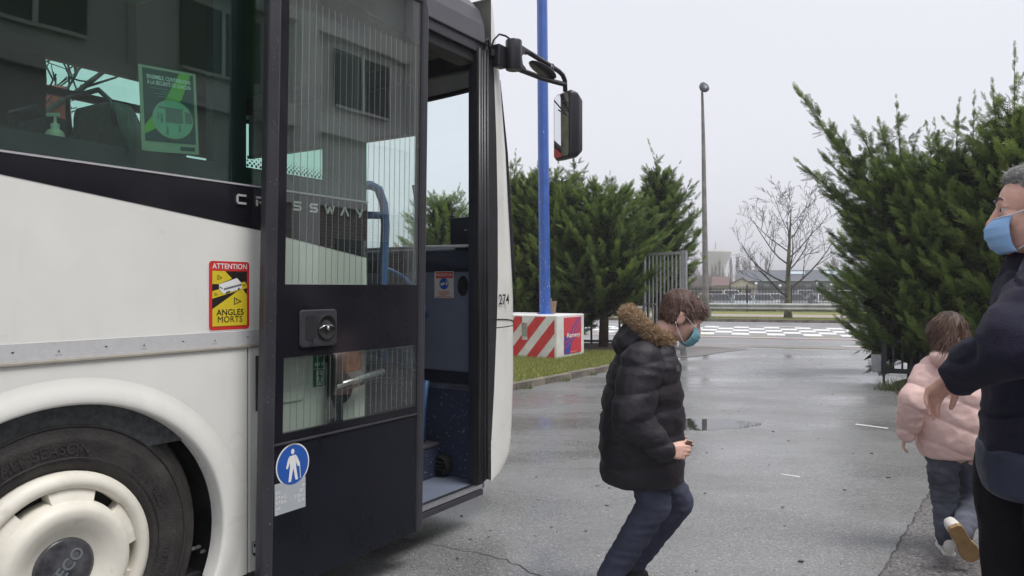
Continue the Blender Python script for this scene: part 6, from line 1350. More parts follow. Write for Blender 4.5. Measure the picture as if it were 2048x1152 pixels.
M['navy_nylon'] = mat('navy_nylon', (0.022, 0.028, 0.058), 0.55, vary=0.12, vscale=15, bump=0.1, bscale=60)
M['black_cloth'] = mat('black_cloth', (0.010, 0.010, 0.013), 0.9, spec=0.2, vary=0.15, vscale=40, bump=0.1, bscale=200)
M['puffer_black'] = mat('puffer_black', (0.018, 0.015, 0.021), 0.62, spec=0.4, vary=0.25, vscale=14, bump=0.4, bscale=38)
M['puffer_pink'] = mat('puffer_pink', (0.76, 0.53, 0.49), 0.7, vary=0.06, vscale=8, bump=0.3, bscale=36)
M['trouser_navy'] = mat('trouser_navy', (0.045, 0.05, 0.085), 0.9, vary=0.15, vscale=14, bump=0.12, bscale=200)
M['jean_grey'] = mat('jean_grey', (0.055, 0.06, 0.085), 0.9, vary=0.3, vscale=7, col2=(0.12, 0.13, 0.17), bump=0.1, bscale=200)
M['shoe_white'] = mat('shoe_white', (0.68, 0.66, 0.62), 0.6, vary=0.06, vscale=20); M['sole_tan'] = mat('sole_tan', (0.30, 0.19, 0.08), 0.7, vary=0.2, vscale=20); M['shoe_black'] = mat('shoe_black', (0.015, 0.015, 0.018), 0.5)
M['orange_zip'] = mat('orange_zip', (0.75, 0.24, 0.03), 0.6); M['patch_grey'] = mat('patch_grey', (0.045, 0.047, 0.065), 0.7, vary=0.3, vscale=120); M['tag_grey'] = mat('tag_grey', (0.10, 0.10, 0.115), 0.6)

def organic(name, mb, m, parent, voxel=0.006, smooth=4, post=None, ratio=0.4):
    me = mb.mesh(name, m); o = bpy.data.objects.new(name, me); COL.objects.link(o)
    r = o.modifiers.new('r', 'REMESH'); r.mode = 'VOXEL'; r.voxel_size = voxel
    if smooth: s = o.modifiers.new('s', 'SMOOTH'); s.factor = 0.5; s.iterations = smooth
    dg = bpy.context.evaluated_depsgraph_get(); me2 = bpy.data.meshes.new_from_object(o.evaluated_get(dg))
    o.modifiers.clear(); o.data = me2; bpy.data.meshes.remove(me); me2.name = name
    n = len(me2.vertices)
    if post:
        co = np.empty(n*3, np.float32); me2.vertices.foreach_get('co', co); co = co.reshape(-1, 3); nr = np.empty(n*3, np.float32); me2.vertices.foreach_get('normal', nr); nr = nr.reshape(-1, 3)
        co = post(co, nr); me2.vertices.foreach_set('co', np.asarray(co, np.float32).ravel()); me2.update()
    if ratio < 1:
        dm = o.modifiers.new('d', 'DECIMATE'); dm.ratio = ratio; dg = bpy.context.evaluated_depsgraph_get(); me3 = bpy.data.meshes.new_from_object(o.evaluated_get(dg)); o.modifiers.clear(); o.data = me3; bpy.data.meshes.remove(me2); me2 = me3; me2.name = name
    me2.polygons.foreach_set('use_smooth', [True]*len(me2.polygons))
    if not me2.materials: me2.materials.append(m)
    o.parent = parent; return o
def wrinkle(amp, sx, sy, sz, seed=0, bands=None):
    def f(co, nr):
        d = np.array([mnoise.noise(Vector((p[0]*sx + seed, p[1]*sy, p[2]*sz))) for p in co])
        d2 = np.array([mnoise.noise(Vector((p[0]*sx*2.3 + seed, p[1]*sy*2.3 + 5, p[2]*sz*2.3))) for p in co])
        off = amp*(1 - np.abs(d)*2.2) + amp*0.4*d2
        if bands is not None: off = off + bands(co)
        return co + nr*off[:, None]
    return f
def hair_strands(name, src, m, parent, n, length, seed, flow, width=0.0022, keep=None, jitter=0.35, lift=0.16):
    """short strands rooted on the surface of a mesh, lying along a flow direction"""
    rng = np.random.default_rng(seed); me = src.data; nf = len(me.polygons)
    c = np.empty(nf*3, np.float32); me.polygons.foreach_get('center', c); c = c.reshape(-1, 3); nr = np.empty(nf*3, np.float32); me.polygons.foreach_get('normal', nr); nr = nr.reshape(-1, 3)
    idx = rng.integers(0, nf, n); P, N_ = c[idx], nr[idx]
    if keep is not None: k = keep(P); P, N_ = P[k], N_[k]
    n = len(P); fl = flow(P) if callable(flow) else np.tile(np.array(flow), (n, 1)); D = fl + N_*lift + rng.normal(0, jitter, (n, 3)); D /= np.linalg.norm(D, axis=1)[:, None]
    W = np.cross(D, N_); W /= (np.linalg.norm(W, axis=1)[:, None] + 1e-9); L = length*rng.uniform(0.6, 1.3, n)
    mid = P + D*L[:, None]*0.55 + N_*L[:, None]*0.08; tip = P + D*L[:, None] + fl*L[:, None]*0.15
    v = np.stack([P - W*width, P + W*width, mid + W*width*0.7, mid - W*width*0.7, tip], 1); o = (np.arange(n)*5)[:, None, None]
    F = (np.array([[0,1,2],[0,2,3],[3,2,4]])[None] + o).reshape(-1, 3)
    return raw_mesh(name, v.reshape(-1, 3), F, m, np.repeat(np.clip(rng.beta(2, 2, n), 0, 1), 5), parent)

class Fig:
    def __init__(s, label, base): s.b = Vector((base[0], base[1], 0)); s.root = thing('person', label, 'person', s.b)
    def p(s, pxx, y, Y): return Vector(((pxx-1024)/1479*Y, Y, EYE + (576-y)/1479*Y)) - s.b
    def w(s, x, y, z): return Vector((x, y, z)) - s.b
def basis(F, U=(0, 0, 1)):
    F = Vector(F).normalized(); L = Vector(U).cross(F).normalized(); U2 = F.cross(L); m = Matrix((F, L, U2)).transposed(); return m
def head(mb, c, Rm, s, child=False):
    def P(f, l, u): return c + Rm @ Vector((f, l, u))*s
    def E(q, r): mb.ellipsoid(P(*q), tuple(x*s for x in r), 0, 24, 16, Rm)
    E((-0.012, 0, 0.035), (0.098, 0.077, 0.088)); E((0.042, 0, 0.026), (0.050, 0.062, 0.062)); E((0.036, 0, -0.035), (0.058, 0.058, 0.075)); E((0.022, 0, -0.076), (0.062, 0.050, 0.040)); E((0.072, 0, -0.094), (0.020, 0.024, 0.020))
    mb.capsule(P(0.083, -0.034, 0.024), P(0.083, 0.034, 0.024), 0.012*s, 0.012*s); mb.capsule(P(0.088, 0, 0.014), P(0.111, 0, -0.034), 0.008*s, 0.013*s)
    for q in (-1, 1):
        E((0.062, q*0.038, -0.024), (0.026, 0.022, 0.026)); E((-0.008, q*0.078, -0.010), (0.020, 0.009, 0.033)); mb.capsule(P(0.006, q*0.073, 0.012), P(-0.022, q*0.087, 0.016), 0.006*s, 0.006*s); mb.capsule(P(-0.022, q*0.087, 0.016), P(-0.018, q*0.083, -0.035), 0.006*s, 0.005*s)
        mb.capsule(P(0.0905, q*0.020, 0.012), P(0.080, q*0.048, 0.012), 0.006*s, 0.005*s); mb.capsule(P(0.089, q*0.020, -0.006), P(0.078, q*0.048, -0.004), 0.005*s, 0.005*s)
    mb.capsule(P(0.096, -0.016, -0.058), P(0.096, 0.016, -0.058), 0.009*s, 0.009*s)
    return P
def eyes(P, Rm, s, parent, sides=(-1, 1)):
    for q in sides:
        e = MB(); e.ellipsoid(P(0.0775, q*0.033, 0.004), (0.0135*s, 0.0135*s, 0.0125*s), 0, 16, 10, Rm); e.ellipsoid(P(0.0885, q*0.0345, 0.005), (0.0035*s, 0.0060*s, 0.0060*s), 1, 12, 8, Rm)
        e.build('eye', [M['eye'], M['iris']], parent)
def face_mask(P, Rm, s, m, parent, drop=0.0):
    mb = MB(); rows = []; NU, NT = 22, 28
    for i in range(NU+1):
        t = i/NU; u = -0.019 - 0.098*t + drop; fc = np.interp(t, [0, 0.12, 0.3, 0.5, 0.75, 0.92, 1], [0.107, 0.118, 0.127, 0.125, 0.115, 0.102, 0.088]); pl = 0.0035*((t*3.6) % 1.0)
        hw_ = np.interp(t, [0, 0.5, 1], [0.066, 0.071, 0.063]); row = []
        for k in range(NT+1):
            th = R(-69 + 138*k/NT); row.append(P(0.026 + (fc-0.026+pl*math.cos(th))*max(0, math.cos(th))**0.72, hw_*math.sin(th)/0.961, u + 0.010*(1-math.cos(th))))
        rows.append(row)
    mb.loft(rows, closed=False, caps=False)
    o = mb.build('face_mask', m, parent); so = o.modifiers.new('s', 'SOLIDIFY'); so.thickness = 0.0018; so.offset = 1
    lp_ = MB()
    for q in (-1, 1):
        lp_.tube(bez(P(0.067, q*0.067, -0.013+drop), P(0.01, q*0.079, 0.012), P(-0.028, q*0.089, 0.018), 6), 0.0016*s/0.9, 6); lp_.tube(bez(P(0.055, q*0.063, -0.104+drop), P(0.0, q*0.076, -0.07), P(-0.028, q*0.084, -0.034), 6), 0.0016*s/0.9, 6)
    lp_.build('ear_loops', M['mask_white'], o)
    nw = MB(); nw.tube([P(0.028 + 0.080*max(0, math.cos(R(a)))**0.72, 0.0665*math.sin(R(a))/0.961, -0.0185+drop+0.010*(1-math.cos(R(a)))) for a in range(-68, 69, 4)], 0.0017, 5); nw.build('mask_edge', M['mask_white'], o)
    return o
def hand(mb, wr, H_, A, Nn, s, curl=(0.35, 0.5, 0.4), spread=0.10, thumb=(0.55, 0.75, 0.25)):
    """wr wrist, H_ fingers' direction, A towards the thumb side, Nn out of the palm"""
    H_, A, Nn = H_.normalized(), A.normalized(), Nn.normalized()
    for i in range(4):
        a = (0.030 - 0.020*i)*s; kn = wr + H_*(0.092, 0.095, 0.089, 0.080)[i]*s + A*a
        mb.capsule(wr + A*a*0.55 + H_*0.005*s, kn, 0.014*s, 0.0115*s, seg=10)
        d = (H_ + A*spread*(1.5-i)/1.5).normalized(); p = kn; L = (0.074, 0.082, 0.076, 0.059)[i]*s
        for k in range(3):
            q = Matrix.Rotation(-curl[k]*(1 + 0.12*i), 3, A.cross(d) if False else A.cross(Nn).cross(Nn).cross(Nn) if False else d.cross(Nn)); d = (d*math.cos(curl[k]*(1+0.12*i)) + Nn*math.sin(curl[k]*(1+0.12*i))).normalized(); Nn_ = Nn
            e = p + d*L*(0.44, 0.31, 0.25)[k]; mb.capsule(p, e, (0.0094, 0.0086, 0.0078)[k]*s, (0.0086, 0.0078, 0.0066)[k]*s, seg=10); p = e
    for k in range(3): mb.capsule(wr + H_*(0.02+0.03*k)*s - A*0.02*s, wr + H_*(0.02+0.03*k)*s + A*0.026*s, 0.0135*s, 0.0135*s, seg=10)
    b = wr + H_*0.022*s + A*0.028*s + Nn*0.006*s; d = (H_*thumb[0] + A*thumb[1] + Nn*thumb[2]).normalized(); mb.capsule(wr + H_*0.01*s + A*0.012*s, b, 0.015*s, 0.016*s, seg=10)
    for k, L in enumerate((0.046, 0.034, 0.026)):
        e = b + d*L*s; mb.capsule(b, e, (0.0145, 0.0105, 0.0095)[k]*s, (0.0108, 0.0096, 0.0075)[k]*s, seg=10); b = e; d = (d + H_*0.22).normalized()
def rings(fig_pts, Fd, n=28, pw=2.3):
    """fig_pts: (centre, half depth along Fd, half width across)"""
    Fd = Vector(Fd).normalized(); Ld = Vector((0, 0, 1)).cross(Fd).normalized(); out = []
    for c, a, b in fig_pts:
        r = []
        for i in range(n):
            t = 2*PI*i/n; ca, sa = math.cos(t), math.sin(t); r.append(c + Fd*a*math.copysign(abs(ca)**(2/pw), ca) + Ld*b*math.copysign(abs(sa)**(2/pw), sa))
        out.append(r)
    return out
def shoe(heel, toe, up, s, m_up, m_sole, parent):
    ax = (toe-heel); L = ax.length; ax.normalize(); up = (up - ax*up.dot(ax)).normalized(); sd = ax.cross(up); u_ = MB(); so = MB(); rr = []; r2 = []
    for t, w, h in ((-0.02, 0.012, 0.05), (0.03, 0.028, 0.085), (0.14, 0.034, 0.10), (0.30, 0.033, 0.095), (0.45, 0.036, 0.068), (0.65, 0.043, 0.052), (0.82, 0.043, 0.042), (0.94, 0.032, 0.034), (1.0, 0.012, 0.026)):
        c = heel + ax*L*t; rr.append([c + sd*w*s*math.copysign(abs(math.cos(a))**0.7, math.cos(a)) + up*s*(0.012 + h*0.5 + h*0.5*math.sin(a)) for a in [2*PI*i/16 for i in range(16)]])
    for t, w in ((-0.03, 0.016), (0.02, 0.032), (0.14, 0.037), (0.32, 0.034), (0.48, 0.036), (0.66, 0.045), (0.84, 0.045), (0.96, 0.033), (1.02, 0.014)):
        c = heel + ax*L*t; r2.append([c - sd*w*s, c + sd*w*s, c + sd*w*s + up*0.024*s, c - sd*w*s + up*0.024*s])
    so.loft(r2, smooth=False); u_.loft(rr); o = u_.build('shoe', m_up, parent, fix=True); so.build('sole', m_sole, o, 0.004, fix=True); return o

# ---- the boy in the black coat
boy = Fig('boy in a long black padded coat with a fur hood and blue mask, head bowed', (0.57, 3.3)); B = boy.p; YB = 3.3
Rb = basis((math.cos(R(26)), -0.06, -math.sin(R(26)))); cb = B(1362, 634, YB); sb_ = 0.90
body = MB(); PH = head(body, cb, Rb, sb_)
body.capsule(PH(-0.03, 0, -0.04), B(1298, 706, YB), 0.050, 0.058); body.capsule(B(1296, 712, YB), B(1290, 930, YB), 0.10, 0.11); body.capsule(B(1288, 720, YB-0.13), B(1288, 720, YB+0.13), 0.06, 0.06)
sh_n, el_n, wr_n = B(1284, 722, YB-0.17), B(1262, 836, YB-0.24), B(1326, 902, YB-0.25); sh_f, el_f, wr_f = B(1296, 722, YB+0.17), B(1300, 830, YB+0.22), B(1330, 890, YB+0.12)
for a, b, c in ((sh_n, el_n, wr_n), (sh_f, el_f, wr_f)): body.capsule(a, b, 0.045, 0.036); body.capsule(b, c, 0.036, 0.025)
hand(body, wr_n + Vector((0.008, 0, -0.002)), Vector((0.95, 0.10, -0.05)), Vector((0.05, 0.25, 0.95)), Vector((0.1, 0.9, -0.3)), 0.78, (0.35, 0.5, 0.4), 0.04, (0.9, 0.35, 0.2)); hand(body, wr_f, Vector((0.95, 0, 0.0)), Vector((0.0, -0.2, 0.95)), Vector((0.1, -0.9, 0)), 0.78, (0.4, 0.5, 0.4), 0.03, (0.9, 0.3, 0.2))
hp_n, kn_n, an_n = B(1296, 938, YB-0.08), B(1308, 1010, YB-0.10), B(1218, 1154, YB-0.06); hp_f, kn_f, an_f = B(1304, 938, YB+0.09), B(1356, 1002, YB+0.12), B(1270, 1122, YB+0.20)
for h_, k_, a_ in ((hp_n, kn_n, an_n), (hp_f, kn_f, an_f)): body.capsule(h_, k_, 0.075, 0.05); body.capsule(k_, a_, 0.048, 0.032)
bo = organic('body', body, M['skin_child'], boy.root, 0.0050, 3)
eyes(PH, Rb, sb_, bo)
face_mask(PH, Rb, sb_, M['mask_teal'], boy.root, -0.004)
hr = MB()
for q, r_ in (((-0.020, 0, 0.046), (0.102, 0.082, 0.086)), ((-0.045, 0, 0.005), (0.070, 0.072, 0.075)), ((0.046, 0, 0.066), (0.052, 0.064, 0.046)), ): hr.ellipsoid(PH(*q), tuple(x*sb_ for x in r_), 0, 22, 14, Rb)
hro = organic('hair', hr, M['brown_hair'], boy.root, 0.006, 4, wrinkle(0.004, 30, 30, 12, 3))
hair_strands('hair_strands', hro, M['brown_hair'], hro, 9000, 0.018, 4, tuple(Rb @ Vector((0.45, 0, -0.45))), 0.0012, jitter=0.25)['kind'] = 'stuff'
ct = MB(); zc = [(958, 1284, 0.172, 0.19), (940, 1283, 0.178, 0.20), (880, 1282, 0.180, 0.205), (820, 1284, 0.176, 0.205), (765, 1287, 0.162, 0.205), (725, 1290, 0.142, 0.195), (700, 1293, 0.118, 0.165), (684, 1298, 0.09, 0.11), (674, 1302, 0.07, 0.085)]
ct.loft(rings([(B(x, y, YB), a, b) for y, x, a, b in zc], (1, 0, 0.0)))
for a, b, c in ((sh_n, el_n, wr_n), (sh_f, el_f, wr_f)): ct.capsule(a + Vector((0, 0, -0.015)), b, 0.092, 0.082); ct.capsule(b, b + (c-b)*0.93, 0.080, 0.054)
def quilt(co): 
    z = co[:, 2]; ph = (z - 0.02*np.sin(co[:, 0]*9))/0.112; return 0.010*np.abs(np.sin(PI*ph))**0.6 - 0.005
coat = organic('padded_coat', ct, M['puffer_black'], boy.root, 0.007, 5, wrinkle(0.0055, 9, 9, 18, 1, quilt))
hb_ = MB(); hb_.ellipsoid(B(1258, 688, YB), (0.07, 0.13, 0.065), 0, 20, 12); hb_.ellipsoid(B(1272, 668, YB), (0.07, 0.13, 0.055), 0, 20, 12)
organic('hood', hb_, M['puffer_black'], coat, 0.008, 4, wrinkle(0.008, 14, 14, 18, 5))
fu = MB(); hc_ = B(1292, 658, YB); e1 = Vector((0.082, 0, -0.062)); e2 = Vector((0, 0.125, 0.0)); up_ = Vector((0.45, 0, 0.7)).normalized(); last = None
for i in range(21):
    a = 2*PI*i/20; q = hc_ + e1*math.cos(a) + e2*math.sin(a) + up_*0.01*math.cos(2*a)
    if last is not None: fu.capsule(last, q, 0.025, 0.025)
    last = q
fuo = organic('fur_trim', fu, M['fur'], coat, 0.007, 3, wrinkle(0.006, 40, 40, 40, 2))
hair_strands('fur_hairs', fuo, M['fur'], fuo, 14000, 0.024, 6, lambda P: np.tile(np.array((-0.15, 0, 0.1)), (len(P), 1)), 0.0013, jitter=0.5, lift=0.55)['kind'] = 'stuff'
mb = MB(); mb.prism(rrect(-0.018, -0.012, 0.018, 0.012, 0.003), (B(1349, 737, YB-0.148), (1, 0.25, 0), (0, 0, 1)), -0.02, 0.012); mb.build('sleeve_tag', M['tag_grey'], coat)
tr_ = MB()
for h_, k_, a_ in ((hp_n, kn_n, an_n), (hp_f, kn_f, an_f)): tr_.capsule(h_ + Vector((0, 0, 0.03)), k_, 0.096, 0.072); tr_.capsule(k_, a_, 0.071, 0.054)
tr_.capsule(B(1296, 925, YB-0.08), B(1300, 925, YB+0.08), 0.10, 0.10)
organic('trousers', tr_, M['trouser_navy'], boy.root, 0.007, 4, wrinkle(0.0045, 6, 6, 26, 8))
shoe(an_n + Vector((-0.05, 0, -0.10)), an_n + Vector((0.15, -0.02, -0.165)), Vector((0.3, 0, 1)), 0.95, M['shoe_black'], M['rubber'], boy.root)
shoe(an_f + Vector((-0.055, 0, -0.09)), an_f + Vector((0.12, 0.0, -0.225)), Vector((0.5, 0, 1)), 0.95, M['shoe_black'], M['rubber'], boy.root)

# ---- the girl in the pink coat
girl = Fig('girl in a pale pink padded jacket running away, one white shoe kicked up', (2.40, 4.0)); G = girl.p; YG = 4.0
Fg = Vector((0.18, 0.95, -0.05)); Rg = basis((0.05, 0.97, -0.16)); cg = G(1896, 668, YG); sg_ = 0.88
body = MB(); PG = head(body, cg, Rg, sg_)
body.capsule(PG(-0.03, 0, -0.04), G(1898, 722, YG), 0.05, 0.055); body.capsule(G(1898, 735, YG), G(1908, 890, YG), 0.10, 0.10); body.capsule(G(1860, 740, YG), G(1938, 740, YG), 0.05, 0.05)
sl2, el2, wl2 = G(1862, 742, YG), G(1826, 806, YG-0.05), G(1814, 868, YG+0.03); sr2, er2, wr2 = G(1936, 742, YG), G(1968, 815, YG-0.10), G(1985, 800, YG+0.1)
for a, b, c in ((sl2, el2, wl2), (sr2, er2, wr2)): body.capsule(a, b, 0.042, 0.034); body.capsule(b, c, 0.034, 0.024)
hand(body, wl2 + Vector((0, 0, -0.004)), Vector((-0.15, 0.35, -0.9)), Vector((0.5, 0.8, 0.2)), Vector((0.85, -0.3, -0.2)), 0.72, (0.4, 0.6, 0.5)); hand(body, wr2, Vector((0.2, 0.8, 0.4)), Vector((-0.2, 0, 0.9)), Vector((-0.9, 0.1, 0)), 0.72)
hl2, kl2, al2 = G(1884, 905, YG), G(1890, 1000, YG+0.06), G(1894, 1076, YG-0.01); hr2, kr2, ar2 = G(1936, 908, YG), G(1948, 1000, YG+0.10), G(1922, 1066, YG-0.26)
for h_, k_, a_ in ((hl2, kl2, al2), (hr2, kr2, ar2)): body.capsule(h_, k_, 0.07, 0.048); body.capsule(k_, a_, 0.046, 0.03)
bg = organic('body', body, M['skin_child'], girl.root, 0.006, 3); eyes(PG, Rg, sg_, bg)
hr = MB()
for q, r_ in (((-0.016, 0, 0.044), (0.108, 0.090, 0.090)), ((-0.055, 0, -0.02), (0.075, 0.088, 0.085)), ((-0.060, 0.02, -0.09), (0.055, 0.080, 0.055)), ((0.05, 0, 0.066), (0.05, 0.066, 0.046))): hr.ellipsoid(PG(*q), tuple(x*sg_ for x in r_), 0, 22, 14, Rg)
hro = organic('hair', hr, M['girl_hair'], girl.root, 0.007, 4, wrinkle(0.007, 26, 26, 9, 3))
hair_strands('hair_strands', hro, M['girl_hair'], hro, 7000, 0.058, 14, (-0.25, -0.05, -0.95), 0.0016, jitter=0.22)['kind'] = 'stuff'
ct = MB(); zc = [(912, 1912, 0.125, 0.165), (890, 1911, 0.150, 0.185), (840, 1908, 0.155, 0.185), (790, 1904, 0.145, 0.175), (752, 1900, 0.12, 0.16), (728, 1898, 0.10, 0.135), (712, 1898, 0.075, 0.085), (700, 1898, 0.065, 0.07)]
ct.loft(rings([(G(x, y, YG) + Vector((0, 0, 0)), a, b) for y, x, a, b in zc], Fg))
for a, b, c in ((sl2, el2, wl2), (sr2, er2, wr2)): ct.capsule(a, b, 0.075, 0.072); ct.capsule(b, b + (c-b)*0.92, 0.070, 0.052)
hdg = G(1900, 716, YG-0.07); ct.ellipsoid(hdg, (0.10, 0.055, 0.05), 0, 18, 12)
def quilt2(co):
    ph = (co[:, 2] + 0.42*co[:, 0])/0.135; return 0.012*np.abs(np.sin(PI*ph))**0.5 - 0.006
organic('padded_jacket', ct, M['puffer_pink'], girl.root, 0.007, 5, wrinkle(0.0055, 12, 12, 16, 4, quilt2))
tr_ = MB()
for h_, k_, a_ in ((hl2, kl2, al2), (hr2, kr2, ar2)): tr_.capsule(h_ + Vector((0, 0, 0.03)), k_, 0.085, 0.064); tr_.capsule(k_, a_, 0.062, 0.050)
organic('jeans', tr_, M['jean_grey'], girl.root, 0.007, 4, wrinkle(0.008, 10, 10, 20, 9))
shoe(al2 + Vector((-0.02, -0.06, -0.083)), al2 + Vector((0.05, 0.13, -0.083)), Vector((0, 0, 1)), 0.9, M['shoe_white'], M['shoe_white'], girl.root)
shoe(G(1910, 1056, YG-0.34), G(1950, 1122, YG-0.30), Vector((0.15, 1.0, 0.25)), 1.0, M['shoe_white'], M['sole_tan'], girl.root)

# ---- the man at the right edge
man = Fig('grey haired man in a dark navy fleece and light blue mask, arm held out', (1.42, 2.05)); Mn = man.w
Rm_ = basis((-0.87, 0.48, -0.03)); cm_ = Mn(1.425, 2.0, 1.640); sm_ = 1.0
body = MB(); PM = head(body, cm_, Rm_, sm_)
body.capsule(PM(-0.035, 0, -0.04), Mn(1.49, 2.05, 1.45), 0.060, 0.066); body.capsule(Mn(1.48, 2.05, 1.36), Mn(1.48, 2.05, 0.95), 0.115, 0.12); body.capsule(Mn(1.40, 1.93, 1.40), Mn(1.57, 2.17, 1.40), 0.06, 0.06)
Sm, Em, Wm = Mn(1.37, 1.88, 1.405), Mn(1.170, 1.735, 1.290), Mn(1.150, 1.915, 1.205); S2, E2, W2 = Mn(1.59, 2.20, 1.40), Mn(1.68, 2.26, 1.12), Mn(1.64, 2.16, 0.90)
for a, b, c in ((Sm, Em, Wm), (S2, E2, W2)): body.capsule(a, b, 0.058, 0.043); body.capsule(b, c, 0.043, 0.030)
Hd = Vector((-0.30, 0.66, -0.68)).normalized(); Nn = Vector((0.05, -0.95, -0.42)); Nn = (Nn - Hd*Nn.dot(Hd)).normalized(); Ad = Nn.cross(Hd); Ad = Ad if Ad.x > 0 else -Ad
hand(body, Wm + Hd*0.012, Hd, Ad, Nn, 0.80, (0.55, 0.75, 0.55), 0.04, (0.80, 0.50, 0.15)); hand(body, W2, Vector((-0.3, 0, -0.95)), Vector((-0.9, 0, 0.2)), Vector((0, -0.9, 0)), 0.94)
for yy in (-0.10, 0.10): body.capsule(Mn(1.48, 2.05+yy, 0.90), Mn(1.49, 2.05+yy*1.1, 0.48), 0.09, 0.06); body.capsule(Mn(1.49, 2.05+yy*1.1, 0.48), Mn(1.50, 2.05+yy*1.1, 0.09), 0.058, 0.04)
bm_ = organic('body', body, M['skin_man'], man.root, 0.0042, 3, wrinkle(0.0009, 70, 70, 70, 1), 0.3)
eyes(PM, Rm_, sm_, bm_)
eb = MB(); rng = random.Random(2)
for q in (-1, 1):
    for i in range(60):
        t = rng.random(); p_ = PM(0.0955 - 0.012*t*t + rng.uniform(-0.001, 0.002), q*(0.016 + 0.034*t), 0.030 + 0.004*math.sin(PI*t) + rng.uniform(-0.003, 0.003)); d = Rm_ @ Vector((0.003, q*0.008, 0.003)); eb.tube([p_, p_ + d], [0.0007, 0.0003], 3)
eb.build('eyebrows', M['grey_hair'], bm_)['kind'] = 'stuff'
face_mask(PM, Rm_, sm_, M['mask_blue'], man.root)
hr = MB()
for q, r_ in (((-0.030, 0, 0.052), (0.098, 0.083, 0.086)), ((-0.055, 0, 0.0), (0.066, 0.076, 0.075)), ((0.020, 0, 0.090), (0.060, 0.064, 0.034))): hr.ellipsoid(PM(*q), r_, 0, 22, 14, Rm_)
for q in (-1, 1): hr.ellipsoid(PM(0.004, q*0.071, 0.022), (0.022, 0.012, 0.042), 0, 16, 10, Rm_)
hro = organic('hair', hr, M['grey_hair'], man.root, 0.005, 4, wrinkle(0.004, 35, 35, 14, 6))
hair_strands('hair_strands', hro, M['grey_hair'], hro, 12000, 0.016, 9, tuple(Rm_ @ Vector((-0.5, 0, -0.12))), 0.0009, jitter=0.25)['kind'] = 'stuff'
FM = (-0.82, 0.57, 0)
jk = MB(); zc = [(0.93, 1.475, 0.148, 0.195), (1.02, 1.475, 0.150, 0.200), (1.15, 1.475, 0.146, 0.205), (1.28, 1.48, 0.142, 0.212), (1.38, 1.485, 0.132, 0.212), (1.44, 1.487, 0.118, 0.195), (1.485, 1.487, 0.098, 0.135), (1.52, 1.48, 0.086, 0.094), (1.55, 1.47, 0.084, 0.086), (1.575, 1.463, 0.085, 0.084)]
jk.loft(rings([(Mn(x, 2.05, z), a, b) for z, x, a, b in zc], FM))
jk.capsule(Sm + Vector((0.015, 0.015, 0.0)), Sm.lerp(Em, 0.55), 0.100, 0.088); jk.capsule(Sm.lerp(Em, 0.5), Em, 0.086, 0.070); jk.capsule(Em, Em.lerp(Wm, 0.90), 0.070, 0.055); jk.capsule(S2, E2, 0.098, 0.075); jk.capsule(E2, W2, 0.074, 0.055)
def folds(co):
    d = np.array([mnoise.noise(Vector((p[0]*6 + p[2]*9, p[1]*6, p[2]*5))) for p in co])
    d3 = np.array([mnoise.noise(Vector((p[0]*4 - p[2]*7 + 3, p[1]*5, p[2]*4 + p[0]*3))) for p in co]); return 0.006*d - 0.010*np.maximum(0, 1 - np.abs(d3)*9)
jo = organic('fleece_jacket', jk, M['fleece'], man.root, 0.006, 5, wrinkle(0.0085, 7, 7, 13, 3, folds), 0.6)
lw = MB(); lw.loft(rings([(Mn(1.475, 2.05, z), a, b) for z, a, b in ((0.868, 0.138, 0.188), (0.882, 0.151, 0.199), (0.93, 0.158, 0.206), (0.985, 0.160, 0.209), (1.004, 0.150, 0.198))], FM))
organic('lower_panel', lw, M['navy_nylon'], jo, 0.007, 3, wrinkle(0.004, 12, 12, 12, 6))
yk = MB(); yk.capsule(Mn(1.40, 1.93, 1.462), Mn(1.455, 2.0, 1.50), 0.068, 0.062); yk.capsule(Mn(1.57, 2.17, 1.462), Mn(1.52, 2.1, 1.50), 0.068, 0.062); organic('shoulder_yoke', yk, M['navy_nylon'], jo, 0.007, 4)
zp = MB(); zp.tube(bez(Mn(1.372, 2.04, 1.535), Mn(1.395, 1.965, 1.555), Mn(1.47, 1.955, 1.585), 8), 0.0055, 6); zp.tube([Mn(1.372, 2.04, 1.535), Mn(1.366, 2.038, 1.526)], 0.007, 8); zp.build('orange_zip', M['orange_zip'], jo)
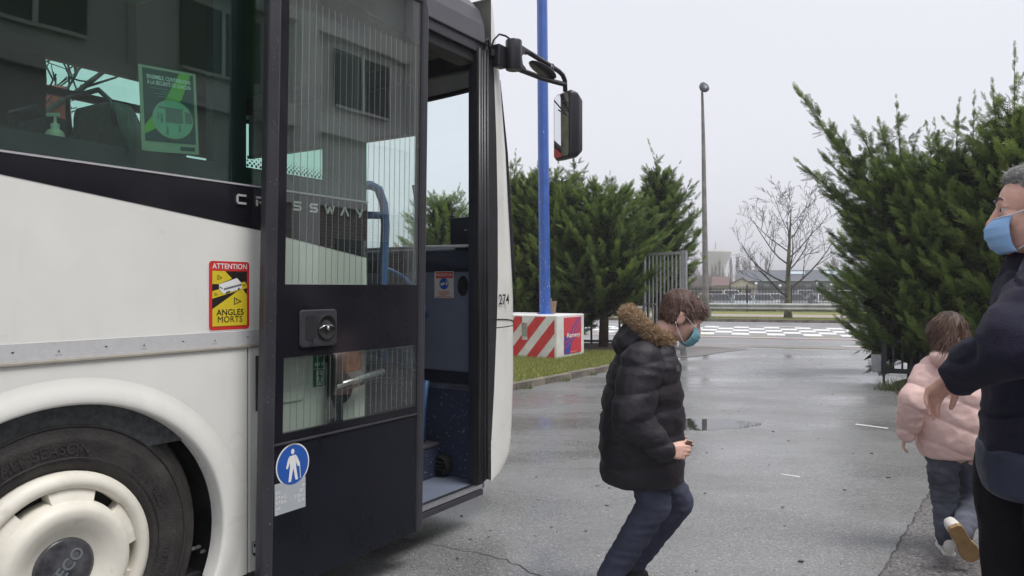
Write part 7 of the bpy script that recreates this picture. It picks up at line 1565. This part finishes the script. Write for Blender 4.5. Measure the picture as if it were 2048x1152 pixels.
ax = (Em-Sm).normalized(); cn = (Vector((0, 0, EYE)) - man.b - Sm.lerp(Em, 0.50)).normalized(); cn = (cn - ax*cn.dot(ax)).normalized(); sd = ax.cross(cn)
ec = Sm.lerp(Em, 0.52) + cn*0.083 + sd*0.02*(1 if sd.z > 0 else -1)
em = MB(); em.lathe([(0.001, 0.006), (0.022, 0.006), (0.0235, 0.008), (0.027, 0.008), (0.028, 0.0)], (ec, ax, sd if ax.cross(sd).dot(cn) > 0 else -sd), 28); 
for i in range(22):
    a = 2*PI*i/22; c = ec + cn*0.007 + ax*0.0185*math.cos(a) + sd*0.0185*math.sin(a); em.ellipsoid(c, (0.0016, 0.0016, 0.0016), 0, 6, 4)
em.build('sleeve_badge', M['patch_grey'], jo, fix=True)
tr_ = MB()
for yy in (-0.105, 0.105): tr_.capsule(Mn(1.48, 2.05+yy, 0.90), Mn(1.49, 2.05+yy*1.1, 0.48), 0.118, 0.088); tr_.capsule(Mn(1.49, 2.05+yy*1.1, 0.48), Mn(1.50, 2.05+yy*1.1, 0.13), 0.086, 0.07)
organic('trousers', tr_, M['black_cloth'], man.root, 0.009, 4, wrinkle(0.007, 9, 9, 9, 8))
for yy in (-0.115, 0.115): shoe(Mn(1.56, 2.05+yy, 0.0), Mn(1.29, 2.12+yy*1.2, 0.0), Vector((0, 0, 1)), 1.15, M['shoe_black'], M['rubber'], man.root)

# ------------------------------------------------------------------ damp air between here and the water tower
def haze_box(dens):
    mb = MB(); mb.box((-1300, -700, -2.0), (1300, 1700, 27.5))
    m = bpy.data.materials.new('haze'); m.use_nodes = True; nt = m.node_tree; nt.nodes.clear()
    o = nt.nodes.new('ShaderNodeOutputMaterial'); v = nt.nodes.new('ShaderNodeVolumePrincipled')
    v.inputs['Color'].default_value = (0.93, 0.94, 0.97, 1); v.inputs['Density'].default_value = dens; v.inputs['Anisotropy'].default_value = 0.2
    nt.links.new(v.outputs[0], o.inputs['Volume']); h = mb.build('haze', m); tag(h, kind='stuff')
haze_box(0.0019)
